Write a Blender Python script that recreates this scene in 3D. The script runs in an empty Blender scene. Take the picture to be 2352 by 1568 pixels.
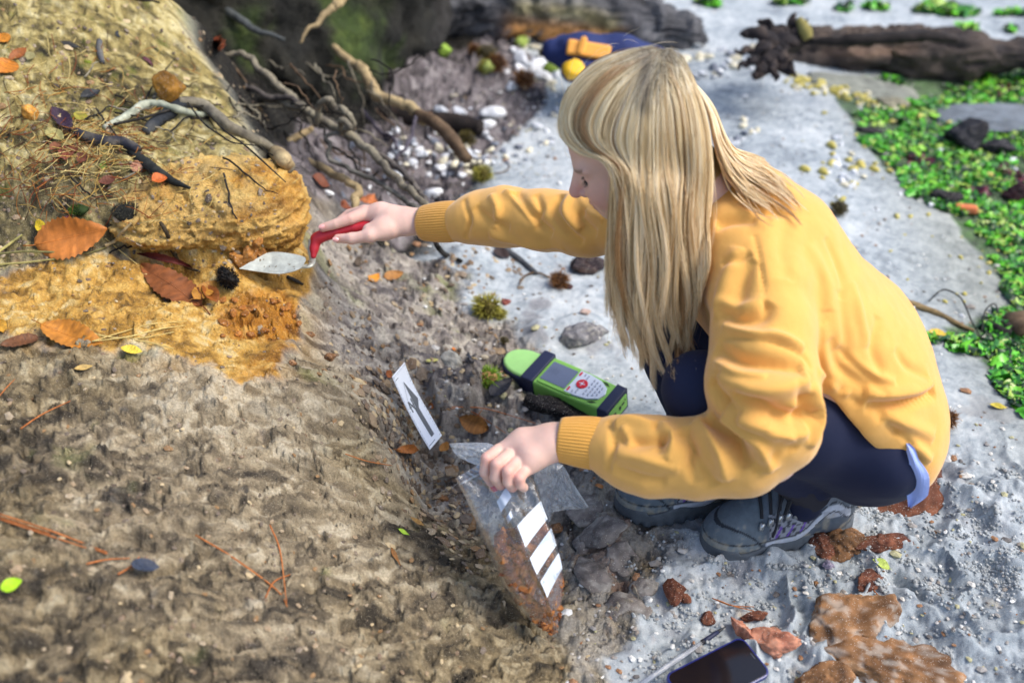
import bpy, bmesh, math, random
import numpy as np
from mathutils import Vector, Matrix
random.seed(11); rng = np.random.default_rng(11)
sc = bpy.context.scene
COL = sc.collection

# ------------------------------------------------------------------ camera
PITCH = math.radians(35.0); CAMH = 1.32; FPX = 2287.0; CX, CY = 1176.0, 784.0
cam_d = bpy.data.cameras.new('camera'); cam = bpy.data.objects.new('camera', cam_d); COL.objects.link(cam)
cam.location = (0, 0, CAMH); cam.rotation_euler = (math.pi/2 - PITCH, 0, 0)
cam_d.sensor_width = 36.0; cam_d.lens = 36.0*FPX/2352.0; cam_d.clip_start = 0.05; cam_d.clip_end = 500
cam_d.dof.use_dof = True; cam_d.dof.focus_distance = 1.74; cam_d.dof.aperture_fstop = 2.1
sc.camera = cam
# ------------------------------------------------------------------ light
w = bpy.data.worlds.new('World'); sc.world = w; w.use_nodes = True
nt = w.node_tree; bgn = nt.nodes['Background']
sky = nt.nodes.new('ShaderNodeTexSky'); sky.sky_type = 'NISHITA'; sky.sun_disc = False
SUN_EL, SUN_AZ = math.radians(52), math.radians(98)      # azimuth from +Y towards +X
sky.sun_elevation = SUN_EL; sky.sun_rotation = SUN_AZ; sky.air_density = 1.0; sky.dust_density = 2.5
nt.links.new(sky.outputs[0], bgn.inputs[0]); bgn.inputs[1].default_value = 0.14
sun_d = bpy.data.lights.new('sun', 'SUN'); sun_d.energy = 1.65; sun_d.angle = math.radians(30); sun_d.color = (1.0, 0.95, 0.87)
sun = bpy.data.objects.new('sun', sun_d); COL.objects.link(sun)
sd = Vector((math.sin(SUN_AZ)*math.cos(SUN_EL), math.cos(SUN_AZ)*math.cos(SUN_EL), math.sin(SUN_EL)))
sun.rotation_euler = sd.to_track_quat('Z', 'Y').to_euler()
sc.view_settings.view_transform = 'Standard'; sc.view_settings.look = 'None'
sc.view_settings.exposure = 0.88; sc.view_settings.gamma = 1.0; sc.view_settings.use_curve_mapping = False
sc.render.engine = 'CYCLES'
sc.cycles.max_bounces = 8; sc.cycles.transparent_max_bounces = 12

# ------------------------------------------------------------------ picture point -> place
SP, CP = math.sin(PITCH), math.cos(PITCH)
def P(u, v, d):
    uu = (u-CX)/FPX; vv = (v-CY)/FPX
    return np.array([uu*d, d*(CP - vv*SP), CAMH - d*(SP + vv*CP)])
def PZ(u, v, z):
    vv = (v-CY)/FPX
    return P(u, v, (CAMH-z)/(SP+vv*CP))
def PY(u, v, y):
    vv = (v-CY)/FPX
    return P(u, v, y/(CP-vv*SP))
def proj(p):
    p = np.asarray(p, dtype=float)
    x, y, z = p[..., 0], p[..., 1], p[..., 2]
    d = y*CP + (CAMH-z)*SP
    return CX + x/d*FPX, CY + ((CAMH-z)*CP - y*SP)/d*FPX, d

# ------------------------------------------------------------------ noise
def _h(ix, iy, iz, s):
    n = (ix.astype(np.int64)*374761393 + iy.astype(np.int64)*668265263 + iz.astype(np.int64)*2147483647 + s*1274126177) & 0xffffffff
    n = ((n ^ (n >> 13))*1274126177) & 0xffffffff
    n = ((n ^ (n >> 16))*2246822519) & 0xffffffff
    n = n ^ (n >> 15)
    return (n & 0xffffff).astype(np.float32)/float(0xffffff)
def vnoise(x, y, z=None, s=0):
    """value noise -1..1"""
    x = np.asarray(x, dtype=np.float32); y = np.asarray(y, dtype=np.float32)
    ix = np.floor(x); iy = np.floor(y); fx = x-ix; fy = y-iy
    fx = fx*fx*fx*(fx*(fx*6-15)+10); fy = fy*fy*fy*(fy*(fy*6-15)+10)
    ix = ix.astype(np.int64); iy = iy.astype(np.int64)
    if z is None:
        iz = np.zeros_like(ix)
        a = _h(ix, iy, iz, s); b = _h(ix+1, iy, iz, s); c = _h(ix, iy+1, iz, s); d = _h(ix+1, iy+1, iz, s)
        return ((a*(1-fx)+b*fx)*(1-fy)+(c*(1-fx)+d*fx)*fy)*2-1
    z = np.asarray(z, dtype=np.float32); iz = np.floor(z); fz = z-iz; fz = fz*fz*(3-2*fz); iz = iz.astype(np.int64)
    r = 0
    for k in (0, 1):
        a = _h(ix, iy, iz+k, s); b = _h(ix+1, iy, iz+k, s); c = _h(ix, iy+1, iz+k, s); d = _h(ix+1, iy+1, iz+k, s)
        r = r + ((a*(1-fx)+b*fx)*(1-fy)+(c*(1-fx)+d*fx)*fy)*(fz if k else 1-fz)
    return r*2-1
def fbm(x, y, z=None, s=0, o=4, g=0.5, l=2.03):
    t = 0; a = 1; n = 0
    for i in range(o):
        c, sn = math.cos(0.6*i+.3), math.sin(0.6*i+.3)
        t = t + a*vnoise((x*c-y*sn), (x*sn+y*c), None if z is None else z, s+17*i); n += a
        a *= g; x = x*l; y = y*l; z = None if z is None else z*l
    return t/n
def worley(x, y, s=0):
    """returns F1, F2, cell random a,b,c and offset to the cell point"""
    x = np.asarray(x, dtype=np.float32); y = np.asarray(y, dtype=np.float32)
    ix = np.floor(x).astype(np.int64); iy = np.floor(y).astype(np.int64); z0 = np.zeros_like(ix)
    f1 = np.full(x.shape, 9.0, np.float32); f2 = f1.copy(); bx = np.zeros_like(f1); by = bx.copy(); ci = z0.copy(); cj = z0.copy()
    for di in (-1, 0, 1):
        for dj in (-1, 0, 1):
            cx = ix+di; cy = iy+dj
            px = cx+_h(cx, cy, z0, s); py = cy+_h(cx, cy, z0, s+7)
            d = (x-px)**2+(y-py)**2
            m = d < f1
            f2 = np.where(m, f1, np.minimum(f2, d)); bx = np.where(m, x-px, bx); by = np.where(m, y-py, by)
            ci = np.where(m, cx, ci); cj = np.where(m, cy, cj); f1 = np.where(m, d, f1)
    return np.sqrt(f1), np.sqrt(f2), _h(ci, cj, z0, s+1), _h(ci, cj, z0, s+2), _h(ci, cj, z0, s+3), bx, by
def facets(x, y, sc_, s=0, tilt=1.0, off=0.5):
    """broken rock: every cell a tilted plane with its own height, unit scale"""
    f1, f2, a, b, c, bx, by = worley(x*sc_, y*sc_, s)
    return ((a-.5)*bx*2*tilt + (b-.5)*by*2*tilt + (c-.5)*2*off)
def sstep(a, b, x):
    t = np.clip((x-a)/(b-a), 0, 1); return t*t*(3-2*t)

# ------------------------------------------------------------------ objects
def tag(o, label=None, cat=None, group=None, kind=None):
    if label: o['label'] = label
    if cat: o['category'] = cat
    if group: o['group'] = group
    if kind: o['kind'] = kind
    return o
def obj(name, me, mat=None, parent=None):
    o = bpy.data.objects.new(name, me); COL.objects.link(o)
    if mat is not None and me is not None and len(me.materials) == 0: me.materials.append(mat)
    if parent is not None: o.parent = parent
    return o
def empty(name, loc=(0, 0, 0), label=None, cat=None, group=None):
    o = bpy.data.objects.new(name, None); COL.objects.link(o); o.location = loc; o.empty_display_size = .05
    return tag(o, label, cat, group)
def keep_world(o, parent):
    """parent without moving (parent is an unrotated, unscaled empty or mesh)"""
    o.parent = parent; o.matrix_parent_inverse = Matrix.Translation(-Vector(parent.location)) if parent.parent is None else Matrix.Identity(4)
def mesh(name, v, f, smooth=True, cols=None, rad=None):
    me = bpy.data.meshes.new(name)
    v = np.asarray(v, dtype=np.float32); 
    if isinstance(f, np.ndarray) and f.ndim == 2:
        nf, k = f.shape
        me.vertices.add(len(v)); me.vertices.foreach_set('co', v.ravel())
        me.loops.add(nf*k); me.loops.foreach_set('vertex_index', f.astype(np.int32).ravel())
        me.polygons.add(nf); me.polygons.foreach_set('loop_start', np.arange(0, nf*k, k, dtype=np.int32))
        try: me.polygons.foreach_set('loop_total', np.full(nf, k, dtype=np.int32))
        except Exception: pass
        me.update(calc_edges=True)
    else:
        me.from_pydata([tuple(p) for p in v.tolist()], [], [tuple(int(i) for i in q) for q in f]); me.update()
    if smooth: me.polygons.foreach_set('use_smooth', np.ones(len(me.polygons), dtype=bool))
    if cols is not None: set_col(me, cols)
    return me
def set_col(me, cols, name='col'):
    a = me.color_attributes.new(name, 'FLOAT_COLOR', 'POINT')
    c = np.ones((len(me.vertices), 4), np.float32); c[:, :3] = np.asarray(cols, np.float32)[..., :3]
    a.data.foreach_set('color', c.ravel())
def coords(me):
    a = np.empty(len(me.vertices)*3, np.float32); me.vertices.foreach_get('co', a); return a.reshape(-1, 3)
def normals(me):
    a = np.empty(len(me.vertices)*3, np.float32); me.vertices.foreach_get('normal', a); return a.reshape(-1, 3)
def setco(me, v):
    me.vertices.foreach_set('co', np.asarray(v, np.float32).ravel()); me.update()

class MB:
    """collects shapes into one mesh"""
    def __init__(s): s.v = []; s.f = []; s.c = []; s.n = 0
    def add(s, v, f, col=None):
        v = np.asarray(v, float); 
        s.v.append(v); s.f += [tuple(i+s.n for i in q) for q in f]
        s.c.append(np.tile(np.array(col if col is not None else (1, 1, 1), float), (len(v), 1)) if col is None or np.ndim(col) == 1 else np.asarray(col)); s.n += len(v)
    def build(s, name, mat, parent=None, smooth=True):
        me = mesh(name, np.concatenate(s.v), s.f, smooth, np.concatenate(s.c))
        return obj(name, me, mat, parent)
def catmull(pts, n):
    p = np.asarray(pts, float); m = len(p)
    if m == 2: return p[0]+(p[1]-p[0])*np.linspace(0, 1, n)[:, None]
    q = np.vstack([2*p[0]-p[1], p, 2*p[-1]-p[-2]])
    t = np.linspace(0, m-1-1e-6, n); i = t.astype(int); f = (t-i)[:, None]
    a, b, c, d = q[i], q[i+1], q[i+2], q[i+3]
    return .5*((2*b)+(-a+c)*f+(2*a-5*b+4*c-d)*f*f+(-a+3*b-3*c+d)*f**3)
def frames(p):
    t = np.gradient(p, axis=0); t /= np.linalg.norm(t, axis=1)[:, None]+1e-9
    n = np.zeros_like(t); r = np.array([0, 0, 1.0]) if abs(t[0][2]) < .9 else np.array([1.0, 0, 0])
    n[0] = np.cross(np.cross(t[0], r), t[0])
    for i in range(1, len(t)): n[i] = n[i-1]-t[i]*np.dot(n[i-1], t[i])
    n /= np.linalg.norm(n, axis=1)[:, None]+1e-9
    return t, n, np.cross(t, n)
def tube(path, rad, k=8, cap=True, rough=0.0, seed=0, flat=1.0):
    """path (n,3) radii scalar or (n,) -> verts, faces"""
    p = np.asarray(path, float); n = len(p); r = np.broadcast_to(np.asarray(rad, float), (n,))
    t, a, b = frames(p); th = np.arange(k)/k*2*math.pi
    rr = r[:, None]*np.ones((1, k))
    if rough:
        s = np.cumsum(np.r_[0, np.linalg.norm(np.diff(p, axis=0), axis=1)])
        rr = rr*(1+rough*fbm(s[:, None]/np.mean(r)*.5+seed*3.1, (np.cos(th)*1.6)[None]+0*rr, (np.sin(th)*1.6)[None]+0*rr, s=seed, o=3))
    v = p[:, None, :]+rr[..., None]*(np.cos(th)[None, :, None]*a[:, None, :]+flat*np.sin(th)[None, :, None]*b[:, None, :])
    v = v.reshape(-1, 3); f = []
    for i in range(n-1):
        for j in range(k):
            j2 = (j+1) % k; f.append((i*k+j, i*k+j2, (i+1)*k+j2, (i+1)*k+j))
    if cap: f.append(tuple(range(k-1, -1, -1))); f.append(tuple((n-1)*k+j for j in range(k)))
    return v, f
def rot_to(z, x=None):
    """3x3 with columns x,y,z, z axis given"""
    z = np.asarray(z, float); z = z/np.linalg.norm(z)
    x = np.array([1.0, 0, 0]) if x is None else np.asarray(x, float)
    x = x-z*np.dot(x, z)
    if np.linalg.norm(x) < 1e-6: x = np.cross(z, [0, 1.0, 0])
    x = x/np.linalg.norm(x); y = np.cross(z, x)
    return np.stack([x, y, z], 1)
def place(o, loc, R=None, s=1.0):
    M = Matrix.Identity(4)
    if R is not None:
        for i in range(3):
            for j in range(3): M[i][j] = float(R[i][j])
    S = Matrix.Diagonal((s, s, s, 1)) if np.isscalar(s) else Matrix.Diagonal((*s, 1))
    o.matrix_world = Matrix.Translation(Vector([float(c) for c in loc])) @ M @ S
    return o
def copy_tree(o, parent=None):
    c = o.copy(); COL.objects.link(c); c.parent = parent
    if parent is not None: c.matrix_parent_inverse = o.matrix_parent_inverse.copy()
    for ch in [x for x in COL.objects if x.parent == o]: copy_tree(ch, c)
    return c

# ------------------------------------------------------------------ distance-field modelling
class Field:
    def __init__(s, lo, hi, h, ax=None):
        if ax is None: ax = [lo[i]+np.arange(int(math.ceil((hi[i]-lo[i])/h))+1)*h for i in range(3)]
        s.ax = [np.asarray(a, np.float32) for a in ax]; s.n = np.array([len(a) for a in s.ax])
        s.d = np.full(tuple(s.n), .08, np.float32)
    def _sl(s, lo, hi):
        a = [min(int(np.searchsorted(s.ax[i], lo[i])), s.n[i]-1) for i in range(3)]; b = [int(np.searchsorted(s.ax[i], hi[i])) for i in range(3)]
        sl = tuple(slice(a[i], max(a[i]+1, b[i])) for i in range(3))
        return sl, np.meshgrid(s.ax[0][sl[0]], s.ax[1][sl[1]], s.ax[2][sl[2]], indexing='ij', sparse=True)
    def _mix(s, sl, q, k, mode):
        o = s.d[sl]
        if mode == 'u':
            if k <= 0: s.d[sl] = np.minimum(o, q); return
            h = np.maximum(k-np.abs(o-q), 0)/k; s.d[sl] = np.minimum(o, q)-h*h*k*.25
        else:
            q = -q
            h = np.maximum(k-np.abs(o-q), 0)/max(k, 1e-5); s.d[sl] = np.maximum(o, q)+h*h*k*.25
    def cone(s, a, b, ra, rb, k=.01, mode='u'):
        a = np.array(a, float); b = np.array(b, float); m = max(ra, rb)+k+.03
        sl, (X, Y, Z) = s._sl(np.minimum(a, b)-m, np.maximum(a, b)+m)
        ba = b-a; L = max(np.dot(ba, ba), 1e-9)
        x = X-a[0]; y = Y-a[1]; z = Z-a[2]
        t = np.clip((x*ba[0]+y*ba[1]+z*ba[2])/L, 0, 1)
        q = np.sqrt((x-t*ba[0])**2+(y-t*ba[1])**2+(z-t*ba[2])**2)-(ra+t*(rb-ra))
        s._mix(sl, q.astype(np.float32), k, mode)
    def chain(s, pts, k=.006, mode='u'):
        for (a, ra), (b, rb) in zip(pts[:-1], pts[1:]): s.cone(a, b, ra, rb, k, mode)
    def ell(s, c, r, R=None, k=.01, mode='u'):
        c = np.array(c, float); r = np.array(r, float); R = np.eye(3) if R is None else np.asarray(R, float)
        m = max(r)+k+.03
        sl, (X, Y, Z) = s._sl(c-m, c+m)
        x = X-c[0]; y = Y-c[1]; z = Z-c[2]
        l = [(R[0, i]*x+R[1, i]*y+R[2, i]*z)/r[i] for i in range(3)]
        k0 = np.sqrt(l[0]**2+l[1]**2+l[2]**2); k1 = np.sqrt((l[0]/r[0])**2+(l[1]/r[1])**2+(l[2]/r[2])**2)+1e-6
        q = k0*(k0-1)/k1; q = np.where(k0 < .2, -min(r)*.9, q)
        s._mix(sl, q.astype(np.float32), k, mode)
    def box(s, c, hsz, R=None, rd=.003, k=.004, mode='u'):
        c = np.array(c, float); hh = np.array(hsz, float)-rd; R = np.eye(3) if R is None else np.asarray(R, float)
        m = np.linalg.norm(hh)+k+.03
        sl, (X, Y, Z) = s._sl(c-m, c+m)
        x = X-c[0]; y = Y-c[1]; z = Z-c[2]
        l = [np.abs(R[0, i]*x+R[1, i]*y+R[2, i]*z)-hh[i] for i in range(3)]
        q = np.sqrt(np.maximum(l[0], 0)**2+np.maximum(l[1], 0)**2+np.maximum(l[2], 0)**2)+np.minimum(np.maximum(np.maximum(l[0], l[1]), l[2]), 0)-rd
        s._mix(sl, q.astype(np.float32), k, mode)
    def half(s, c, n, k=.002):
        """cut away the side the normal points to"""
        X, Y, Z = np.meshgrid(*s.ax, indexing='ij', sparse=True)
        n = np.array(n, float); n /= np.linalg.norm(n)
        q = ((X-c[0])*n[0]+(Y-c[1])*n[1]+(Z-c[2])*n[2]).astype(np.float32)
        s.d = np.maximum(s.d, q)
    def nets(s):
        d = s.d; d[0] = d[-1] = .05; d[:, 0] = d[:, -1] = .05; d[:, :, 0] = d[:, :, -1] = .05
        g = d < 0; u = g.astype(np.uint8); nx, ny, nz = d.shape
        cnt = sum(u[i:nx-1+i, j:ny-1+j, k:nz-1+k] for i in (0, 1) for j in (0, 1) for k in (0, 1))
        m = (cnt > 0) & (cnt < 8); C = np.argwhere(m); idx = np.full(m.shape, -1, np.int32); idx[m] = np.arange(len(C))
        acc = np.zeros((len(C), 3)); num = np.zeros(len(C))
        cor = [(i, j, k) for i in (0, 1) for j in (0, 1) for k in (0, 1)]
        D = {c: d[C[:, 0]+c[0], C[:, 1]+c[1], C[:, 2]+c[2]] for c in cor}
        for a in cor:
            for ax in range(3):
                if a[ax]: continue
                b = list(a); b[ax] = 1; b = tuple(b)
                da, db = D[a], D[b]; x = (da < 0) != (db < 0)
                t = np.where(x, da/(da-db+1e-12), 0)
                p = np.tile(np.array(a, float), (len(C), 1)); p[:, ax] += t
                acc += p*x[:, None]; num += x
        fr = acc/np.maximum(num, 1)[:, None]
        V = np.stack([s.ax[i][C[:, i]]*(1-fr[:, i])+s.ax[i][C[:, i]+1]*fr[:, i] for i in range(3)], 1).astype(float)
        F = []
        for ax in range(3):
            o = [a for a in range(3) if a != ax]
            lo = np.take(g, range(0, g.shape[ax]-1), axis=ax); hi = np.take(g, range(1, g.shape[ax]), axis=ax)
            E = np.argwhere(lo != hi); E = E[(E[:, o[0]] > 0) & (E[:, o[1]] > 0) & (E[:, o[0]] < g.shape[o[0]]-1) & (E[:, o[1]] < g.shape[o[1]]-1)]
            ins = lo[E[:, 0], E[:, 1], E[:, 2]]
            def I(p, q):
                e = E.copy(); e[:, o[0]] += p; e[:, o[1]] += q; return idx[e[:, 0], e[:, 1], e[:, 2]]
            Q = np.stack([I(-1, -1), I(0, -1), I(0, 0), I(-1, 0)], 1)
            fl = ins if ax != 1 else ~ins
            Q[~fl] = Q[~fl][:, ::-1]; F.append(Q)
        F = np.concatenate(F); F = F[(F >= 0).all(1)]
        return V, F
def relax(V, F, it=1, lam=.5):
    n = len(V)
    for _ in range(it):
        acc = np.zeros_like(V); c = np.zeros(n)
        for a, b in ((0, 1), (1, 2), (2, 3), (3, 0)):
            for s_, t_ in ((a, b), (b, a)):
                for k in range(3): acc[:, k] += np.bincount(F[:, s_], V[F[:, t_], k], n)
                c += np.bincount(F[:, s_], minlength=n)
        V = V+lam*(acc/np.maximum(c, 1)[:, None]-V)
    return V
def vnorm(V, F):
    a = V[F[:, 2]]-V[F[:, 0]]; b = V[F[:, 3]]-V[F[:, 1]] if F.shape[1] == 4 else V[F[:, 2]]-V[F[:, 1]]
    n = np.cross(a, b); N = np.zeros_like(V)
    for j in range(F.shape[1]):
        for k in range(3): N[:, k] += np.bincount(F[:, j], n[:, k], len(V))
    return N/(np.linalg.norm(N, axis=1)[:, None]+1e-12)

# ------------------------------------------------------------------ materials
def new_mat(name):
    m = bpy.data.materials.new(name); m.use_nodes = True; t = m.node_tree
    return m, t, t.nodes['Principled BSDF']
def mat(name, col=None, rough=.7, attr=False, noise=0.0, nscale=40.0, bump=0.0, bscale=200.0, bdist=.001, spec=.5, metal=0.0, speck=None, sss=0.0, sheen=0.0, coat=0.0, detail=6, space='Object', bump2=None):
    """col = base colour or None with attr=True to read the mesh colour; noise = strength of colour mottling; speck=(colour, amount, scale)"""
    m, t, b = new_mat(name); N = t.nodes; L = t.links
    tc = N.new('ShaderNodeTexCoord'); src = tc.outputs[space]
    if attr:
        a = N.new('ShaderNodeVertexColor'); a.layer_name = 'col'; c = a.outputs['Color']
    else:
        a = N.new('ShaderNodeRGB'); a.outputs[0].default_value = (*col, 1); c = a.outputs[0]
    if noise:
        n = N.new('ShaderNodeTexNoise'); n.inputs['Scale'].default_value = nscale; n.inputs['Detail'].default_value = detail; n.inputs['Roughness'].default_value = .65
        L.new(src, n.inputs['Vector'])
        r = N.new('ShaderNodeMapRange'); r.inputs[1].default_value = .25; r.inputs[2].default_value = .75; r.inputs[3].default_value = 1-noise; r.inputs[4].default_value = 1+noise
        L.new(n.outputs['Fac'], r.inputs[0])
        x = N.new('ShaderNodeVectorMath'); x.operation = 'SCALE'; L.new(c, x.inputs[0]); L.new(r.outputs[0], x.inputs['Scale']); c = x.outputs[0]
    if speck:
        sc_, am, ss = speck
        n = N.new('ShaderNodeTexNoise'); n.inputs['Scale'].default_value = ss; n.inputs['Detail'].default_value = 2; L.new(src, n.inputs['Vector'])
        r = N.new('ShaderNodeMapRange'); r.inputs[1].default_value = 1-am; r.inputs[2].default_value = 1-am+.04; L.new(n.outputs['Fac'], r.inputs[0])
        x = N.new('ShaderNodeMix'); x.data_type = 'RGBA'; L.new(r.outputs[0], x.inputs['Factor']); L.new(c, x.inputs['A']); x.inputs['B'].default_value = (*sc_, 1); c = x.outputs['Result']
    L.new(c, b.inputs['Base Color'])
    b.inputs['Roughness'].default_value = rough; b.inputs['Metallic'].default_value = metal; b.inputs['Specular IOR Level'].default_value = spec
    if sss:
        b.inputs['Subsurface Weight'].default_value = sss; b.inputs['Subsurface Radius'].default_value = (.012, .004, .002); b.inputs['Subsurface Scale'].default_value = .6
    if sheen: b.inputs['Sheen Weight'].default_value = sheen; b.inputs['Sheen Roughness'].default_value = .5
    if coat: b.inputs['Coat Weight'].default_value = coat; b.inputs['Coat Roughness'].default_value = .1
    prev = None
    for (bs, ssz, dist) in ([(bump, bscale, bdist)] if bump else [])+(bump2 or []):
        n = N.new('ShaderNodeTexNoise'); n.inputs['Scale'].default_value = ssz; n.inputs['Detail'].default_value = 5; n.inputs['Roughness'].default_value = .6; L.new(src, n.inputs['Vector'])
        bp = N.new('ShaderNodeBump'); bp.inputs['Strength'].default_value = bs; bp.inputs['Distance'].default_value = dist; L.new(n.outputs['Fac'], bp.inputs['Height'])
        if prev is not None: L.new(prev, bp.inputs['Normal'])
        prev = bp.outputs[0]
    if prev is not None: L.new(prev, b.inputs['Normal'])
    return m
def srgb(r, g, b):
    f = lambda c: (c/12.92 if c <= .04045 else ((c+.055)/1.055)**2.4)
    return np.array([f(r/255), f(g/255), f(b/255)])
# ================================================================== TERRAIN
# control heights: (u, v, z) picture landmarks on the ground, or ('w', x, y, z)
CPTS = [
 # beach sand
 (1700,1400,.0),(2000,1500,.01),(2300,1500,.03),(2300,1300,.02),(2050,1300,.0),(1500,1300,-.005),(1350,1450,.0),(1600,1568,.0),(2000,1568,.01),(2352,1568,.03),
 (1450,1100,-.005),(1450,900,.0),(1450,700,.0),(1300,600,.0),(1200,560,.01),(2200,1100,.02),(2200,900,.01),(2000,700,.01),(1900,500,.02),(1800,350,.03),(1650,250,.03),
 (1300,350,.02),(1200,450,.02),(1100,450,.03),(1900,200,.0),(2100,300,-.06),(2300,350,-.08),(2300,500,-.08),(2200,600,-.05),(2300,800,-.05),(2100,230,-.06),(2352,230,-.08),(1900,60,-.03),(2352,60,-.06),
 (1800,900,.0),(1900,1000,.0),(1700,1000,.0),(1150,900,.02),(1250,900,.01),(1400,1000,.0),(1250,1050,.0),
 # clay slope left/bottom
 (0,1568,.29),(200,1568,.265),(400,1568,.23),(700,1568,.155),(1000,1568,.075),(1200,1568,.03),(1300,1568,.01),(0,1300,.33),(300,1300,.285),(600,1300,.22),(850,1300,.14),(1050,1350,.08),(1180,1400,.035),(1260,1450,.012),
 (0,1000,.36),(300,1000,.315),(500,1000,.28),(700,1000,.225),(820,1000,.18),(900,1040,.135),(700,1180,.195),(860,1180,.13),(940,1180,.085),
 (0,800,.375),(200,800,.36),(400,800,.335),(600,850,.29),(680,850,.265),(740,800,.21),(760,720,.2),(740,620,.235),(780,620,.18),(830,700,.15),(860,780,.135),(870,880,.14),(930,900,.09),
 (850,600,.13),(900,560,.11),(930,700,.09),(1000,620,.06),(1000,750,.06),(1040,880,.055),(1000,860,.065),(1100,700,.03),(1120,820,.025),(1020,1000,.015),(1000,1060,.01),(960,1120,.02),(1000,1180,.02),(1100,1200,.01),(1180,1250,.005),
 # ochre ledge
 (700,600,.295),(600,620,.315),(480,640,.33),(300,640,.345),(100,660,.36),(0,660,.37),(690,700,.28),(600,740,.29),(400,720,.33),(200,720,.36),(550,800,.29),(640,580,.315),
 (300,600,.36),(420,600,.35),(150,580,.385),(0,580,.39),
 # rock block top
 (340,450,.44),(450,440,.435),(560,430,.425),(630,440,.405),(650,480,.385),(670,540,.34),(560,500,.415),(420,510,.42),(340,500,.42),
 # sand slope
 (0,480,.44),(150,450,.46),(260,500,.42),(0,400,.48),(200,380,.49),(400,380,.46),(600,400,.41),(0,300,.525),(300,300,.49),(500,300,.45),(560,320,.44),(0,150,.60),(200,150,.575),(400,150,.52),(500,210,.475),(0,0,.68),(200,0,.655),(400,10,.60),
 ('w',-1.9,2.3,1.0),('w',-1.9,1.7,.8),('w',-1.5,1.2,.55),('w',-1.2,.8,.42),('w',-.9,.5,.34),('w',-.4,.4,.2),('w',0,.4,.06),('w',-1.6,2.9,.95),('w',-1.2,3.1,.7),('w',-2.4,3.4,1.3),
 # hollow behind the ridge
 ('w',-.62,2.35,.34),('w',-.42,2.3,.16),('w',-.3,2.2,.1),('w',-.55,2.6,.16),('w',-.3,2.6,.06),('w',-.75,2.75,.25),('w',-.5,3.0,.12),('w',-.2,3.0,.06),('w',-.36,2.05,.13),('w',-.25,2.0,.09),('w',-.1,2.3,.04),
 ('w',-.9,3.2,.4),('w',-.5,3.6,.2),('w',.0,3.6,.05),('w',-.1,3.3,.07),('w',.3,3.2,.04),('w',.5,2.6,.02),('w',.2,2.6,.02),
 ('w',1.0,4.5,.0),('w',2.5,4.5,-.05),('w',0,5,.1),('w',-1.5,5,.8),('w',3.5,3,-.1),('w',3.2,1.5,-.08),('w',2.2,.8,.0),('w',1.6,.5,.03),('w',1.0,.4,.02),('w',4.5,6,-.1),('w',0,8,.1),('w',5,9,-.1),('w',-4,4,1.5),('w',-3,1,1.0),('w',-2,.2,.6),
]
XY = []; ZZ = []
for c in CPTS:
    if c[0] == 'w': XY.append(c[1:3]); ZZ.append(c[3])
    else:
        p = PZ(*c); XY.append(p[:2]); ZZ.append(p[2])
XY = np.array(XY); ZZ = np.array(ZZ)
def _tk(r2): return np.where(r2 > 1e-12, .5*r2*np.log(r2+1e-12), 0)
def _tps():
    n = len(XY); r2 = ((XY[:, None]-XY[None])**2).sum(-1)
    K = _tk(r2)+np.eye(n)*2e-4; Q = np.c_[np.ones(n), XY]
    A = np.block([[K, Q], [Q.T, np.zeros((3, 3))]])
    return np.linalg.solve(A, np.r_[ZZ, 0, 0, 0])
TW = _tps()
def base_h(x, y):
    x = np.asarray(x, float); y = np.asarray(y, float); sh = x.shape; x = x.ravel(); y = y.ravel(); out = np.empty(len(x))
    for i in range(0, len(x), 20000):
        a, b = x[i:i+20000], y[i:i+20000]
        r2 = (a[:, None]-XY[None, :, 0])**2+(b[:, None]-XY[None, :, 1])**2
        out[i:i+20000] = _tk(r2)@TW[:len(XY)]+TW[-3]+TW[-2]*a+TW[-1]*b
    return out.reshape(sh)

# regions are traced on the ground itself; everything below turns ground positions (x, y) into masks
def inpoly(x, y, poly):
    poly = np.asarray(poly, float); c = np.zeros(x.shape, bool); j = len(poly)-1
    for i in range(len(poly)):
        xi, yi = poly[i]; xj, yj = poly[j]
        c ^= ((yi > y) != (yj > y)) & (x < (xj-xi)*(y-yi)/(yj-yi+1e-12)+xi); j = i
    return c
def pdist(x, y, line, closed=False):
    line = [np.asarray(p, float) for p in line]
    if closed: line = line+[line[0]]
    d = np.full(x.shape, 1e9)
    for a, b in zip(line[:-1], line[1:]):
        ba = b-a; t = np.clip(((x-a[0])*ba[0]+(y-a[1])*ba[1])/(ba@ba+1e-12), 0, 1)
        d = np.minimum(d, np.hypot(x-a[0]-t*ba[0], y-a[1]-t*ba[1]))
    return d
def region(x, y, poly, soft):
    d = pdist(x, y, poly, True); s = np.where(inpoly(x, y, poly), d, -d)
    return sstep(-soft, soft, s)
def on_base(pts):
    """picture landmarks -> ground xy, by marching each ray to the base surface"""
    out = []
    for (u, v) in pts:
        ds = np.linspace(.8, 7, 400); q = np.array([P(u, v, d) for d in ds]); h = base_h(q[:, 0], q[:, 1])
        k = np.argmax(q[:, 2] <= h); k = k if q[k, 2] <= h[k] else 399
        out.append(q[k, :2])
    return out

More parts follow.
